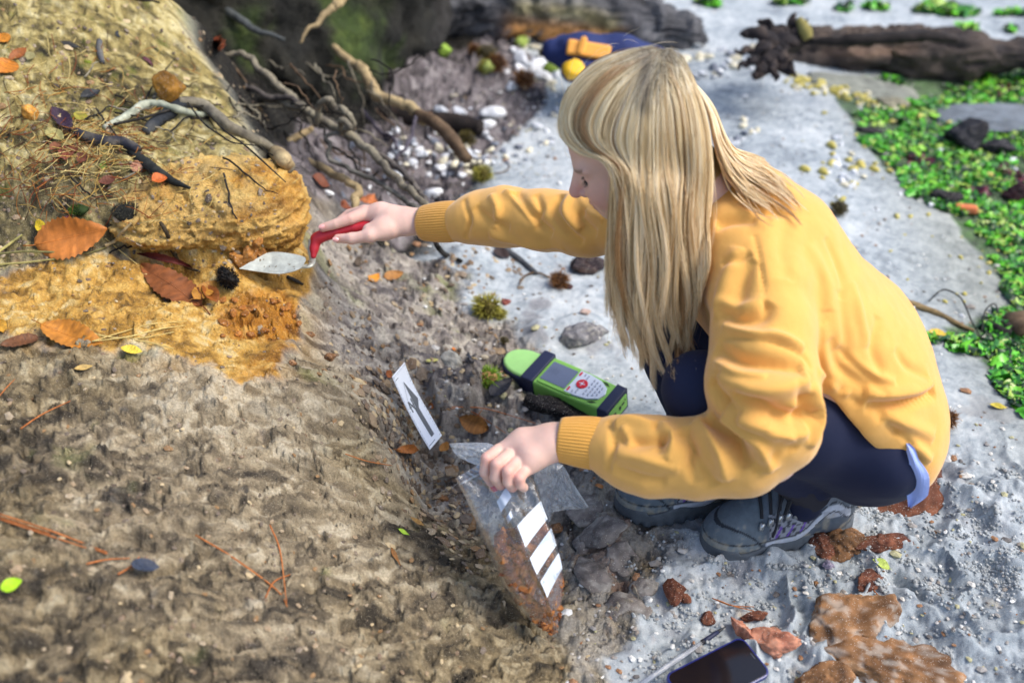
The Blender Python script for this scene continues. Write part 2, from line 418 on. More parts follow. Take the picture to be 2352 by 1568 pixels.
GR = {}
def build_grid():
    s0 = np.concatenate([np.linspace(-2.6, -1.08, 30)[:-1], np.linspace(-1.08, 1.08, 800), np.linspace(1.08, 2.6, 30)[1:]])
    y = .25; ys = [y]
    while y < 6.2: y += .0021*(.82*y+.75)**1.35*(3 if y < .5 else 1); ys.append(y)
    while y < 90: y *= 1.07; ys.append(y)
    ys = np.array(ys); Y, S = np.meshgrid(ys, s0, indexing='ij'); X = S*(.82*Y+.75)*.514
    return X, Y
X, Y = build_grid(); NR, NC = X.shape
H = base_h(X, Y); 
far = sstep(6, 12, Y); H = H*(1-far)+far*(-.05)
POLY_OCHRE = on_base([(0,640),(60,590),(200,585),(280,560),(300,470),(380,430),(480,405),(600,400),(650,430),(672,500),(705,590),(722,640),(705,700),(690,760),(665,830),(640,880),(560,905),(520,880),(500,840),(420,830),(330,800),(240,800),(120,800),(0,770),(-200,760),(-200,640)])
POLY_SLOPE = on_base([(-300,-40),(430,-40),(440,90),(520,200),(580,320),(610,395),(560,420),(480,410),(380,430),(310,465),(300,560),(200,590),(0,640),(-300,640)])
POLY_CLAY = on_base([(-300,700),(0,770),(300,800),(640,880),(665,830),(690,760),(722,640),(690,540),(660,470),(700,430),(780,470),(830,560),(930,590),(1010,600),(1060,640),(1050,720),(1160,740),(1200,790),(1300,860),(1330,950),(1300,1010),(1380,1060),(1480,1130),(1540,1250),(1460,1400),(1420,1500),(1380,1620),(1350,1800),(-600,1800),(-600,900)])
m_och0 = region(X, Y, POLY_OCHRE, .07); m_och = region(X, Y, POLY_OCHRE, .03); m_slo = region(X, Y, POLY_SLOPE, .03); m_cla = region(X, Y, POLY_CLAY, .06)
n_edge = fbm(X*14, Y*14, s=5, o=5)
m_cla = np.clip(sstep(.25, .75, m_cla+.45*n_edge), 0, 1); m_och = sstep(.3, .7, m_och+.55*fbm(X*22, Y*22, s=9, o=4))
m_cla = m_cla*(1-m_och); m_slo = m_slo*(1-m_och)*(1-m_cla)
# rear rocky rubble under the roots and behind the arm
POLY_RUB = on_base([(690,430),(640,330),(700,300),(900,280),(880,180),(1000,130),(1150,80),(1250,150),(1260,230),(1210,300),(1150,330),(1100,400),(1060,450),(1000,520),(900,560),(800,500)])
m_rub = sstep(.35, .65, region(X, Y, POLY_RUB, .05)+.3*n_edge)*(1-m_cla)*(1-m_och)*(1-m_slo)
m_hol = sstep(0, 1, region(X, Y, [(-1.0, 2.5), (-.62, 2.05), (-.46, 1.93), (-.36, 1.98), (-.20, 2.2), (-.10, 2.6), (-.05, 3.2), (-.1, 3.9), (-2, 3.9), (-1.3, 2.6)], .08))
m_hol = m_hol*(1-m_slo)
m_sand = np.clip(1-m_och-m_slo-m_cla-m_rub-m_hol, 0, 1)
resid = m_sand*region(X, Y, [(-4, -1), (-.2, .9), (-.22, 1.5), (-.20, 1.9), (-.30, 2.15), (-.62, 2.5), (-.9, 3.0), (-4, 3.6)], .03); m_cla = m_cla+resid*.7; m_slo = m_slo+resid*.3; m_sand = m_sand-resid
# --- relief
H0 = H.copy(); wx = X+.012*fbm(X*30, Y*30, s=1, o=2)+.55*H0; wy = Y+.012*fbm(X*30+9, Y*30, s=2, o=2)+.30*H0
# tool-scraped clay: facets stretched along the slope
rx = wx*math.cos(.7)+wy*math.sin(.7); ry = -wx*math.sin(.7)+wy*math.cos(.7)
F1 = facets(rx*1.0, ry*1.7, 11, 3, 1.0, .5); F2 = facets(rx, ry*1.5, 30, 4, 1.2, .5); F3 = facets(wx, wy, 62, 6, 1.3, .5); F4 = facets(wx+wy*.3, wy, 105, 8, 1.3, .5)
near = region(X, Y, on_base([(690,420),(830,480),(1080,620),(1330,880),(1350,1060),(1250,1300),(1000,1180),(900,1080),(860,900),(720,760),(700,600)]), .05)
clay = .010*F1+.0065*F2+.0045*F3+.0026*F4+.010*fbm(X*7, Y*7, s=21, o=3)
clay = clay+near*(.012*facets(wx, wy*1.2, 19, 31, 1.2, .5)+.007*facets(wx, wy, 45, 33, 1.2, .5))
pits = np.clip(fbm(rx*34, ry*70, s=41, o=2)-.34, 0, 1)*.012
clay = clay-pits*(1-near*.5)+.0035*fbm(wx*60, wy*60, s=42, o=1)
och = .012*fbm(wx*18, wy*18, s=51, o=4)+.007*facets(wx, wy, 36, 53, 1.1, .4)+.003*facets(wx, wy, 90, 54, 1.2, .4)+.010*np.abs(fbm(rx*12, ry*45, s=55, o=2))+.004*fbm(wx*55, wy*55, s=56, o=2)
slo = .016*fbm(wx*12, wy*12, s=61, o=4)+.008*fbm(wx*48, wy*48, s=62, o=2)+.005*np.clip(facets(wx, wy, 85, 64, 1.0, .6), -.2, 1)
snd = .010*fbm(X*4.5, Y*4.5, s=71, o=3)+.004*fbm(X*28, Y*28, s=72, o=2)
churn = region(X, Y, on_base([(1500,1568),(1450,1180),(1700,1250),(1960,1130),(2150,1080),(2500,1000),(2700,1500),(2600,1700),(1500,1700)]), .12)
rid = 1-np.abs(fbm(X*7+.6*fbm(X*3, Y*3, s=3), Y*7, s=75, o=3))*2.2
clod = np.clip(fbm(X*42, Y*42, s=76, o=2)-.05, 0, 1)+.5*np.clip(fbm(X*85, Y*85, s=176, o=1)-.1, 0, 1)
snd = snd+churn*(.024*np.clip(rid, 0, 1)**3+.013*clod+.010*fbm(X*11, Y*11, s=77, o=3)+.003*np.abs(fbm(X*75, Y*75, s=78, o=1)))
calm = sstep(-.2, .4, fbm(X*3+4, Y*3, s=178, o=2)); snd = snd*(.55+.45*calm)+.0012*calm*fbm(X*90, Y*90, s=79, o=1)+(1-churn)*.006*np.abs(fbm(X*3+Y*2, Y*14-X*8, s=181, o=3))
rub = .022*facets(wx, wy, 9, 81, 1.0, .5)+.018*facets(wx, wy, 22, 82, 1.0, .5)+.006*facets(wx, wy, 45, 83)
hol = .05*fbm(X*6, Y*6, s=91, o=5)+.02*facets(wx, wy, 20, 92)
H = H+m_cla*clay+m_och*och+m_slo*slo+m_sand*snd+m_rub*rub+m_hol*hol
# --- shaped features
def groove(line, w, dz, kind='gauss'):
    d = pdist(X, Y, on_base(line))
    return dz*np.exp(-(d/w)**2)
def plateau(poly, dz, soft, wob=.3):
    m = region(X, Y, on_base(poly), soft); return dz*np.clip(sstep(.3, .7, m+wob*.25*fbm(X*30, Y*30, s=97, o=3)), 0, 1)
# ochre block standing proud with an undercut-looking foot
blk = region(X, Y, on_base([(310,460),(400,425),(600,415),(655,450),(690,560),(640,590),(470,580),(360,585),(300,540)]), .03)
H -= blk*.035
H += groove([(270,560),(340,595),(440,600),(560,605),(640,600)], .02, -.03)
H += groove([(0,600),(120,610),(260,600)], .02, -.012)
# rough crumbly bowl of fresh ochre, right end
bowl = region(X, Y, on_base([(500,720),(560,680),(640,670),(690,710),(688,760),(620,785),(530,775)]), .015)
H += bowl*(.012*facets(wx, wy, 60, 57, 1.2, .6)+.006*facets(wx, wy, 130, 58)-.006)
# clay step beside the card and the pit below
H += groove([(905,880),(945,960),(985,1040),(960,1110),(990,1180),(1080,1215),(1180,1260)], .022, -.02)
H += plateau([(985,900),(1040,870),(1100,850),(1110,930),(1060,990),(1020,990)], .04, .02, 1.2)
H += groove([(955,1010),(1010,1060),(975,1130)], .03, -.025)
H += groove([(1170,1330),(1215,1430),(1275,1470)], .012, -.02)
H += groove([(860,1450),(905,1410)], .012, -.018)
# rounded lumps of clay under sand, right of the bag
for (u, v, r, a) in [(1395,1215,.045,.02),(1420,1270,.05,.02),(1350,1330,.05,.018),(1450,1400,.035,.015),(1340,1170,.05,.015),(1340,760,.06,.03),(1250,770,.05,.02),(1080,600,.05,.02),(1380,1110,.05,.02),(1480,1330,.04,.01)]:
    c = on_base([(u, v)])[0]; H += a*np.exp(-((np.hypot(X-c[0], Y-c[1])/r)**4))
# low dune shoulder and hollow in the sand at right, footprint dents
for (line, w_, dz) in [([(1990,1500),(2100,1360),(2210,1500)], .02, .016), ([(2050,1330),(2180,1450)], .012, -.018), ([(2060,1090),(2200,1150),(2330,1240)], .02, .018), ([(2130,1160),(2230,1200),(2340,1300)], .03, -.014), ([(1860,1330),(1960,1420),(2100,1560)], .02, .01), ([(2280,1230),(2352,1420)], .02, .016), ([(1900,590),(2000,640),(2060,700)], .03, .01), ([(1990,520),(1900,600)], .03, -.01), ([(1690,1310),(1850,1290),(1950,1200)], .018, .014), ([(1620,1260),(1640,1310)], .018, .012)]:
    d = pdist(X, Y, on_base(line)); H += dz*np.exp(-(d/w_)**2)*(1+.5*fbm(X*25, Y*25, s=99, o=3))
def hfun_nearest():
    pass
# height lookup for placing things
ys_g = Y[:, 0]
def ground(x, y):
    x = float(x); y = float(y); i = int(np.clip(np.searchsorted(ys_g, y), 1, NR-1)); row = i if abs(ys_g[i]-y) < abs(ys_g[i-1]-y) else i-1
    j = int(np.clip(np.searchsorted(X[row], x), 1, NC-1)); j = j if abs(X[row, j]-x) < abs(X[row, j-1]-x) else j-1
    return float(H[row, j])
def gnorm(x, y, e=.012):
    n = np.array([ground(x-e, y)-ground(x+e, y), ground(x, y-e)-ground(x, y+e), 2*e]); return n/np.linalg.norm(n)
def hit(u, v, lift=0.0):
    """first meeting of the sight line with the ground"""
    d = max(.9, (CAMH-.74)/(SP+(v-CY)/FPX*CP)); step = .02
    while d < 9:
        q = P(u, v, d)
        if q[2] <= ground(q[0], q[1])+lift:
            a, b = d-step, d
            for _ in range(8):
                c = (a+b)/2; q = P(u, v, c)
                if q[2] <= ground(q[0], q[1])+lift: b = c
                else: a = c
            q = P(u, v, b); return q
        step = max(.012, .6*(q[2]-ground(q[0], q[1])-lift)); d += step
    return P(u, v, 8)
# --- colour: what each place is made of; the hollow's colour also holds its shade
def mixc(a, b, m): return a*(1-m[..., None])+b*m[..., None]
def C3(*c): return srgb(*c)[None, None, :]*np.ones(X.shape+(1,))
def ramp(n, cols):
    n = np.clip(n, 0, .9999)*(len(cols)-1); i = n.astype(int); f = (n-i)[..., None]; cols = np.array([srgb(*c) for c in cols]); return cols[i]*(1-f)+cols[i+1]*f
nb = fbm(wx*5, wy*5, s=101, o=4); nm = fbm(wx*35, wy*35, s=103, o=3); nf = fbm(wx*110, wy*110, s=105, o=2)
wa = worley(rx*26, ry*40, 111); wb = worley(wx*80, wy*80, 113)
c_sand = ramp(.5+.5*nb+.25*nm+.35*nf, [(112,120,128),(150,159,165),(176,183,187),(196,200,200)])
ns = fbm(rx*16, ry*44, s=117, o=3); c_clay = ramp(.46+.36*nb+.15*nm+.5*ns+.4*nf+.2*(wa[2]-.5)+.5*(wb[2]-.5), [(60,54,46),(104,93,76),(138,124,100),(162,148,122),(188,176,152)])
c_claynear = ramp(.5+.3*nb+.4*nm+.4*nf+.5*(wb[2]-.5), [(80,76,78),(120,114,114),(150,144,140),(176,170,162),(196,190,178)])
c_clay = mixc(c_clay, c_claynear, near*.8); fl = sstep(.28, .45, fbm(rx*40+4, ry*85, s=119, o=2)); c_clay = mixc(c_clay, C3(66,58,48), fl*.35); wn = sstep(-.1, .5, fbm(X*3.2+7, Y*3.2, s=123, o=4)); c_clay = mixc(c_clay, c_clay*np.array([.80, .76, .62]), wn*.8*(1-near))
grn = sstep(.35, .7, fbm(X*8, Y*8, s=121, o=4)+.2*nm); c_clay = mixc(c_clay, C3(120,128,66), grn*.6)
och_t = sstep(-.1, .5, fbm(X*10, Y*10, s=131, o=4))
c_och = ramp(.5+.4*fbm(wx*14, wy*14, s=133, o=4)+.35*nm+.4*nf+.25*fbm(rx*14, ry*60, s=134, o=3)+.45*blk*fbm(H*150+2*fbm(X*12, Y*12, s=195, o=2), X*5, s=194, o=3), [(84,64,30),(142,106,46),(188,144,66),(208,170,94),(212,192,142)])
org = np.clip(bowl*1.0+region(X, Y, on_base([(520,590),(600,560),(640,590),(610,610),(550,625)]), .02)+region(X, Y, on_base([(330,430),(600,400),(660,470),(640,560),(420,560),(300,540)]), .03)*sstep(0, .5, fbm(rx*20, ry*45, s=135, o=4))*.9+region(X, Y, on_base([(510,890),(640,790),(680,800),(640,880),(540,905)]), .02)*.5+region(X, Y, on_base([(540,380),(620,350),(640,400),(580,430)]), .02)*.8, 0, 1)
c_org = ramp(.5+.5*nm+.4*nf+.4*(wb[2]-.5), [(104,64,16),(160,100,24),(192,128,40),(208,156,76)])
c_och = mixc(c_och, c_org, org*.85)
c_slo = ramp(.52+.35*nb+.45*nm+.5*nf, [(40,36,24),(100,88,52),(150,134,80),(184,168,112),(208,196,150)])
gl = region(X, Y, on_base([(0,430),(250,400),(300,470),(280,560),(180,560),(0,600),(-100,560)]), .05)
c_slo = mixc(c_slo, ramp(.5+.7*nf+.3*nm, [(44,42,34),(92,84,62),(140,126,90)]), np.clip(gl*.75, 0, 1))
dkv = sstep(.2, .5, fbm(X*45+3, Y*45, s=141, o=4)); c_slo = mixc(c_slo, C3(52,48,36), dkv*.45)
moss_s = sstep(.35, .6, fbm(X*30, Y*30, s=143, o=4)+.5*region(X, Y, on_base([(400,0),(440,0),(470,120),(430,110)]), .03)); c_slo = mixc(c_slo, C3(96,104,34), moss_s*.5)
c_rub = ramp(.5+.3*nb+.4*nm+.3*nf+.4*(wb[2]-.5), [(40,38,38),(84,78,80),(122,114,116),(156,150,150)])
c_hol = ramp(.45+.5*nm+.3*nf, [(5,5,5),(14,13,11),(34,30,24)])  # dark soil, blackened further to paint in the shade under the roots
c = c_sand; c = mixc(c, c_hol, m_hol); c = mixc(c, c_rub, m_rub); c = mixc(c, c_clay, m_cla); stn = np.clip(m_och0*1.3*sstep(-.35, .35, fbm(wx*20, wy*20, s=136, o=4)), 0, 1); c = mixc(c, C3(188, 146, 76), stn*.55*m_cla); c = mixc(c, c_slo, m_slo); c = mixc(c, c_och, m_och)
# sand dusting lying on the clay at the right, clay showing through the sand
dust = sstep(.1, .6, region(X, Y, on_base([(1250,1250),(1300,1050),(1480,1130),(1560,1250),(1460,1450),(1400,1568),(1300,1568)]), .1)+.7*fbm(X*22, Y*22, s=151, o=5)-.25)*m_cla
c = mixc(c, C3(176,172,164), dust*.6)
patch = sstep(.28, .5, fbm(X*9+5, Y*9, s=153, o=5)+.12*nm)*m_sand*region(X, Y, on_base([(1000,560),(1400,600),(1500,850),(1560,1150),(2300,900),(2400,1100),(1500,1500),(1300,1450),(1200,900)]), .15)
c = mixc(c, C3(112,108,112), patch*.65)
rust = sstep(.5, .75, fbm(X*30+7, Y*30, s=155, o=4)+.45*region(X, Y, on_base([(1300,1180),(1450,1200),(1500,1350),(1320,1380)]), .05)); c = mixc(c, C3(146,92,58), rust*(m_cla+m_sand)*.4*np.clip(region(X, Y, on_base([(1250,1150),(1500,1100),(2100,1200),(2000,1500),(1300,1450)]), .1), 0, 1))
wet = region(X, Y, on_base([(1960,150),(2352,130),(2800,200),(2900,900),(2352,1050),(2180,780),(2050,420),(1960,260)]), .2)
c = mixc(c, ramp(.5+.5*nm, [(84,86,70),(128,128,110),(150,152,140)]), wet*.6*m_sand)
POLY_WEED = on_base([cc0 for cc0 in [(1920,215),(2010,185),(2100,168),(2352,145),(2500,150),(2500,1010),(2352,945),(2230,790),(2170,760),(2352,700),(2230,560),(2140,450),(2050,400),(1980,330)]]); wd = sstep(.3, .6, region(X, Y, POLY_WEED, .06)+.35*fbm(X*9, Y*9, s=161, o=4)); c = mixc(c, ramp(.5+.6*nm+.3*nf, [(20,34,16),(44,74,24),(70,112,36)]), wd*.85*(m_sand > .5))
V = np.stack([X, Y, H], -1).reshape(-1, 3); CC = c.reshape(-1, 3)
ii = (np.arange(NR-1)[:, None]*NC+np.arange(NC-1)[None, :]); Q = np.stack([ii, ii+1, ii+NC+1, ii+NC], -1)
sel = (m_sand+wet*0 > .5)[:-1, :-1]
mat_sand = mat('pale_beach_sand', attr=True, rough=.95, spec=.2, noise=.25, nscale=420, bump=.8, bscale=700, bdist=.0016, speck=((.62, .60, .56), .36, 900), bump2=[(.5, 220, .003)])
mat_bank = mat('clay_and_ochre', attr=True, rough=.85, spec=.3, noise=.38, nscale=230, bump=1.0, bscale=260, bdist=.005, speck=((.70, .62, .46), .33, 750), bump2=[(.6, 900, .0015)])
for nm_, s_, mt in (('beach_sand', sel, mat_sand), ('clay_bank', ~sel, mat_bank)):
    q = Q[s_].reshape(-1, 4); used, inv = np.unique(q, return_inverse=True)
    tag(obj(nm_, mesh(nm_, V[used], inv.reshape(-1, 4), True, CC[used]), mt), kind='structure')
# ---- the ochre rock ledge: a real overhanging mass, built in the round
from mathutils.bvhtree import BVHTree
def ochre_block():
    f = Field((-.86, 1.40, .16), (-.28, 2.06, .56), .0036)
    f.ell(P(465, 492, 1.975), (.150, .10, .060), None, .02); f.ell(P(590, 476, 2.01), (.075, .10, .062), None, .06); f.ell(P(350, 505, 1.93), (.070, .080, .045), None, .05)
    f.ell(P(550, 440, 2.04), (.13, .09, .055), None, .06); f.ell(P(645, 520, 2.04), (.040, .07, .050), None, .06); f.ell(P(430, 450, 2.0), (.12, .08, .050), None, .05)
    V, F = f.nets(); V = relax(V, F, 2, .5); N = vnorm(V, F); x, y, z = V.T
    wz = z+.012*fbm(x*9, y*9, z*9, s=3, o=3)+.10*x; lay = wz*62; lf = lay-np.floor(lay); hsh = _h(np.floor(lay).astype(np.int64), np.zeros(len(V), np.int64), np.zeros(len(V), np.int64), 5)
    side = 1-np.clip(N[:, 2], 0, 1)**2
    a1 = facets(x*1.0+z*.5, y*.8+z*1.3, 15, 3, 1.0, .6); a2 = facets(x+z*.4, y*.5+z*1.7, 34, 5, 1.1, .5); a3 = facets(x-z*.3, y*.5+z*1.6, 78, 7, 1.2, .5)
    d = side*(.007*(hsh-.5)+.004*(lf**2-.4))+.007*a1+.006*a2+.0042*a3+.008*fbm(x*11, y*11, z*16, s=9, o=3)
    crk = np.abs(fbm(x*10, y*10, z*22, s=13, o=2)); d = d-.006*np.exp(-(crk/.04)**2)
    V = V+N*d[:, None]
    x, y, z = V.T; n1 = fbm(x*13, y*13, z*26, s=21, o=4); n2 = fbm(x*60, y*60, z*90, s=22, o=3); n3 = fbm(x*5, y*5, z*60, s=23, o=3)
    t = np.clip(.5+.45*n1+.35*n2+.3*n3+.25*(_h(np.floor(lay).astype(np.int64), np.ones(len(V), np.int64), np.zeros(len(V), np.int64), 6)-.5), 0, .9999)
    cols = np.array([srgb(*c) for c in [(96,66,26),(148,104,42),(190,144,66),(212,176,100),(218,200,150)]]); q = t*4; i = q.astype(int); fr = (q-i)[:, None]; c_ = cols[i]*(1-fr)+cols[np.minimum(i+1, 4)]*fr
    m = (sstep(.05, .4, n1+.3*n2)*.35)[:, None]; c_ = c_*(1-m)+srgb(192, 124, 40)*m; up_ = (sstep(-.1, .35, fbm(x*7, y*7, z*30, s=27, o=3)+(z-z.mean())*6)*.5)[:, None]; c_ = c_*(1-up_)+srgb(214, 182, 112)*up_
    top = (sstep(.15, .5, fbm(x*24, y*24, s=25, o=3)+.25)*np.clip(N[:, 2]-.6, 0, 1)*2)[:, None]*.5; c_ = c_*(1-top)+srgb(176, 156, 106)*top      # sand that fell from the slope lies on top
    me = mesh('ochre_ledge', V, F, True, c_); o = obj('ochre_ledge', me, mat_bank); tag(o, 'layered ochre rock ledge overhanging behind the steel trowel blade', 'rock ledge')
    return BVHTree.FromPolygons([tuple(p) for p in V.tolist()], [tuple(q) for q in F.tolist()])
BLK = ochre_block(); _hit0 = hit
def hit(u, v, lift=0.0):
    q = _hit0(u, v, lift)
    if 180 < u < 760 and 330 < v < 680:
        o = Vector((0, 0, CAMH)); d = (Vector([float(a) for a in P(u, v, 1)])-o).normalized(); r = BLK.ray_cast(o, d, 5)
        if r[0] is not None and r[3] < np.linalg.norm(q-np.array([0, 0, CAMH])): return np.array(r[0][:])
    return q
# ================================================================== PERSON
def J(u, v, d, r): return (P(u, v, d), r/FPX*d)
def seg_axis(*parts):
    out = [parts[0][0]]
    for a, b, h in parts:
        n = max(1, int(round((b-a)/h))); out += list(a+(b-a)*(np.arange(n)+1)/n)
    return np.array(out)
m_skin = mat('skin', attr=True, rough=.5, spec=.4, sss=.25, noise=.05, nscale=60, bump=.15, bscale=900, bdist=.0004)
m_shirt = mat('mustard_fleece', attr=True, rough=.95, spec=.15, sheen=.35, noise=.06, nscale=25, bump=.35, bscale=1500, bdist=.0006, bump2=[(.12, 90, .003), (.35, 520, .0018)])
m_legging = mat('navy_legging', (.008, .013, .042), rough=.75, spec=.25, sheen=.04, bump=.15, bscale=1200, bdist=.0003)
m_blue = mat('blue_cotton', (.36, .46, .84), rough=.8, spec=.2, bump=.4, bscale=60, bdist=.004)
person = empty('person', (.5, 1.32, 0), 'young woman with long blonde hair in a mustard sweatshirt crouching with a red handled trowel', 'person')
# ---- head frame
HC = P(1447, 297, 1.47); TH = math.radians(25)
hf = np.array([-math.cos(TH), .10, -math.sin(TH)]); hf /= np.linalg.norm(hf)
hu = np.array([-math.sin(TH), 0, math.cos(TH)]); hu -= hf*np.dot(hu, hf); hu /= np.linalg.norm(hu)
hl = np.cross(hu, hf)                       # her left, towards the viewer
RH = np.stack([hf, hl, hu], 1)
def HP(f, l, u): return HC+hf*f+hl*l+hu*u
# ---- joints
SN = P(1765, 650, 1.50); EN = P(1765, 1040, 1.44); WN = P(1290, 1012, 1.52)
SF = P(1530, 440, 1.68); EF = P(1290, 508, 1.80); WF = P(965, 509, 1.95)
NECK = np.array([.325, 1.40, .60])
HIPN = np.array([.60, 1.27, .235]); HIPF = np.array([.60, 1.43, .235])
KN = np.array([.285, 1.19, .40]); KF = np.array([.235, 1.45, .41]); AN = np.array([.505, 1.256, .130]); AF = np.array([.345, 1.352, .130])
ax = [seg_axis((-.44, -.30, .0019), (-.30, .10, .0019), (.10, .30, .003), (.30, .80, .006)), seg_axis((1.0, 1.08, .005), (1.08, 1.24, .002), (1.24, 1.30, .004), (1.30, 1.48, .003), (1.48, 1.70, .006), (1.70, 1.86, .002), (1.86, 1.9, .006)),
      seg_axis((.0, .24, .007), (.24, .46, .0021), (.46, .58, .006), (.58, .86, .003))]
B = Field(None, None, None, ax)
# head
B.ell(HP(-.004, 0, .004), (.098, .076, .098), RH, 0)
B.ell(HP(.035, 0, -.055), (.062, .058, .078), RH, .03)
B.ell(HP(.068, 0, -.108), (.022, .024, .020), RH, .03)        # chin
for s_ in (-1, 1):
    B.ell(HP(.055, s_*.036, -.062), (.034, .024, .032), RH, .02)   # cheek
    B.ell(HP(.072, s_*.030, -.014), (.022, .026, .010), RH, .012)  # brow
    B.ell(HP(.095, s_*.031, -.034), (.016, .016, .010), RH, .012, 's')  # socket
    B.ell(HP(.072, s_*.031, -.035), (.014, .014, .012), RH, .003)       # eyeball and lid
    B.ell(HP(-.005, s_*.078, -.045), (.018, .008, .030), RH, .006)      # ear
B.cone(HP(.086, 0, -.018), HP(.112, 0, -.062), .0075, .0105, .008)
B.ell(HP(.114, 0, -.066), (.010, .010, .009), RH, .006)
for s_ in (-1, 1): B.ell(HP(.098, s_*.010, -.069), (.009, .007, .007), RH, .005)
B.ell(HP(.090, 0, -.088), (.012, .020, .006), RH, .006); B.ell(HP(.087, 0, -.097), (.012, .018, .006), RH, .005)
B.ell(HP(.103, 0, -.0925), (.008, .020, .0018), RH, .003, 's')
B.cone(HP(-.035, 0, -.06), NECK, .055, .058, .04)
# trunk, arms and legs (mostly under clothes)
B.cone(SN+np.array([-.03,.02,-.02]), SF, .05, .05, .04)
for y0, sh, hp in ((0, SN, HIPN), (1, SF, HIPF)):
    B.chain([(sh+np.array([0, 0, -.02]), .06), ((sh+hp)/2+np.array([.0, 0, -.02]), .075), (hp, .085)], .08)
B.chain([(SN, .045), (EN, .040), (WN+(EN-WN)*.3, .032), (WN, .026)], .02)
B.chain([(SF, .04), (EF, .028), (WF+(EF-WF)*.3, .032), (WF, .0225)], .02)
for h_, k_, a_ in ((HIPN, KN, AN), (HIPF, KF, AF)):
    B.chain([(h_, .08), (k_, .047)], .03); B.chain([(k_, .045), (k_+(a_-k_)*.4, .045), (a_, .023)], .01); B.cone(a_, a_+np.array([-.02, -.002, -.06]), .022, .018, .01)
# near (left) hand: wrist to knuckles, four curled fingers, thumb
def fing(pts, k=.0012): B.chain([J(*(p[:3]), p[3]*.95) for p in pts], k)
B.chain([J(1300, 1010, 1.52, 38), J(1262, 1018, 1.522, 39), J(1215, 1035, 1.525, 40)], .012)
B.chain([J(1262, 1002, 1.53, 26), J(1200, 1012, 1.53, 26), J(1150, 1036, 1.525, 19)], .014)
B.chain([J(1262, 1030, 1.515, 26), J(1222, 1052, 1.51, 28), J(1205, 1078, 1.505, 17)], .014)
B.chain([J(1220, 1025, 1.54, 28), J(1180, 1050, 1.54, 24)], .014)
fing([(1146, 1034, 1.522, 17), (1119, 1052, 1.505, 15.5), (1114, 1084, 1.51, 14), (1128, 1106, 1.527, 12.5)])
fing([(1168, 1046, 1.510, 17.5), (1141, 1066, 1.490, 16), (1138, 1096, 1.495, 14.5), (1150, 1114, 1.515, 13)])
fing([(1188, 1062, 1.503, 17), (1167, 1082, 1.482, 15.5), (1167, 1106, 1.488, 14), (1177, 1119, 1.508, 12.5)])
fing([(1207, 1078, 1.500, 15.5), (1193, 1097, 1.482, 14), (1195, 1113, 1.488, 12.5), (1203, 1119, 1.505, 11.5)])
fing([(1225, 1040, 1.555, 20), (1180, 1068, 1.565, 17), (1148, 1096, 1.56, 14.5), (1134, 1118, 1.55, 12.5)], .006)
# far (right) hand on the trowel handle
B.chain([J(985, 510, 1.945, 27), J(945, 509, 1.95, 28), J(900, 508, 1.955, 33)], .012)
B.chain([J(930, 496, 1.96, 20), J(875, 490, 1.965, 24), J(838, 492, 1.97, 19)], .012)
B.chain([J(930, 520, 1.94, 20), J(880, 526, 1.94, 24), J(850, 530, 1.94, 18)], .012)
fing([(842, 488, 1.965, 17), (806, 502, 1.955, 14.5), (772, 514, 1.955, 12.5), (742, 523, 1.96, 10.5)])
fing([(838, 486, 1.985, 17), (803, 494, 2.005, 14.5), (778, 512, 2.005, 13), (788, 532, 1.99, 11)])
fing([(850, 488, 2.00, 17), (822, 498, 2.022, 14), (805, 522, 2.015, 12.5), (816, 540, 1.99, 11)])
fing([(862, 492, 2.01, 16), (842, 505, 2.03, 13), (832, 528, 2.02, 12), (842, 543, 1.995, 11)])
fing([(895, 528, 1.935, 22), (850, 541, 1.925, 16), (808, 548, 1.93, 13.5), (776, 548, 1.94, 11)], .006)
V, F = B.nets(); V = relax(V, F, 1, .35); Nn = vnorm(V, F)
base = np.tile(srgb(222, 184, 168), (len(V), 1))*(1+.07*fbm(V[:, 0]*60, V[:, 1]*60, V[:, 2]*60, s=4, o=3))[:, None]
def blob(c, r): return np.exp(-(np.linalg.norm(V-c, axis=1)/r)**2)
red = srgb(206, 120, 112)
def tintc(m, c_): 
    global base
    base = base*(1-m[:, None])+c_*m[:, None]
tintc(blob(HP(.112, 0, -.068), .020)*.55, red); tintc(blob(HP(.07, .04, -.065), .03)*.35, red)
for u_, v_, d_ in ((1119, 1052, 1.505), (1141, 1066, 1.49), (1167, 1082, 1.482), (1193, 1097, 1.482), (1128, 1106, 1.527), (1150, 1114, 1.515), (1177, 1119, 1.508), (842, 484, 1.97), (803, 498, 1.955), (776, 548, 1.94), (745, 523, 1.96)):
    tintc(blob(P(u_, v_, d_), .012)*.5, srgb(222, 140, 128))
tintc(np.clip(blob(HP(.098, 0, -.089), .010)+blob(HP(.094, .01, -.097), .009), 0, 1)*.8, srgb(176, 84, 84))
# eye line, brow
for s_ in (-1, 1):
    hv = (V-HC)@RH
    e = np.exp(-((hv[:, 2]+.0385+.10*np.abs(hv[:, 1]-s_*.031))/.0022)**2)*(np.abs(hv[:, 1]-s_*.031) < .016)*(hv[:, 0] > .055); tintc(e*.95, srgb(40, 26, 24))
    br = np.exp(-((hv[:, 2]+.0145-.10*(np.abs(hv[:, 1])-.03))/.0032)**2)*(hv[:, 1]*s_ > .014)*(hv[:, 1]*s_ < .054)*(hv[:, 0] > .05); tintc(br*.75, srgb(96, 66, 50))
hv = (V-HC)@RH
under = ((hv[:, 0] < .062+.0*hv[:, 1])|(hv[:, 2] > .035))&(hv[:, 2] > -.11)&(hv[:, 0] < .11)&(np.linalg.norm(V-HC, axis=1) < .16)&~((hv[:, 2] < .03)&(hv[:, 0] > .02))
tintc(under*1.0, srgb(176, 140, 88))
body = obj('body', mesh('body', V, F, True, base), m_skin); keep_world(body, person)
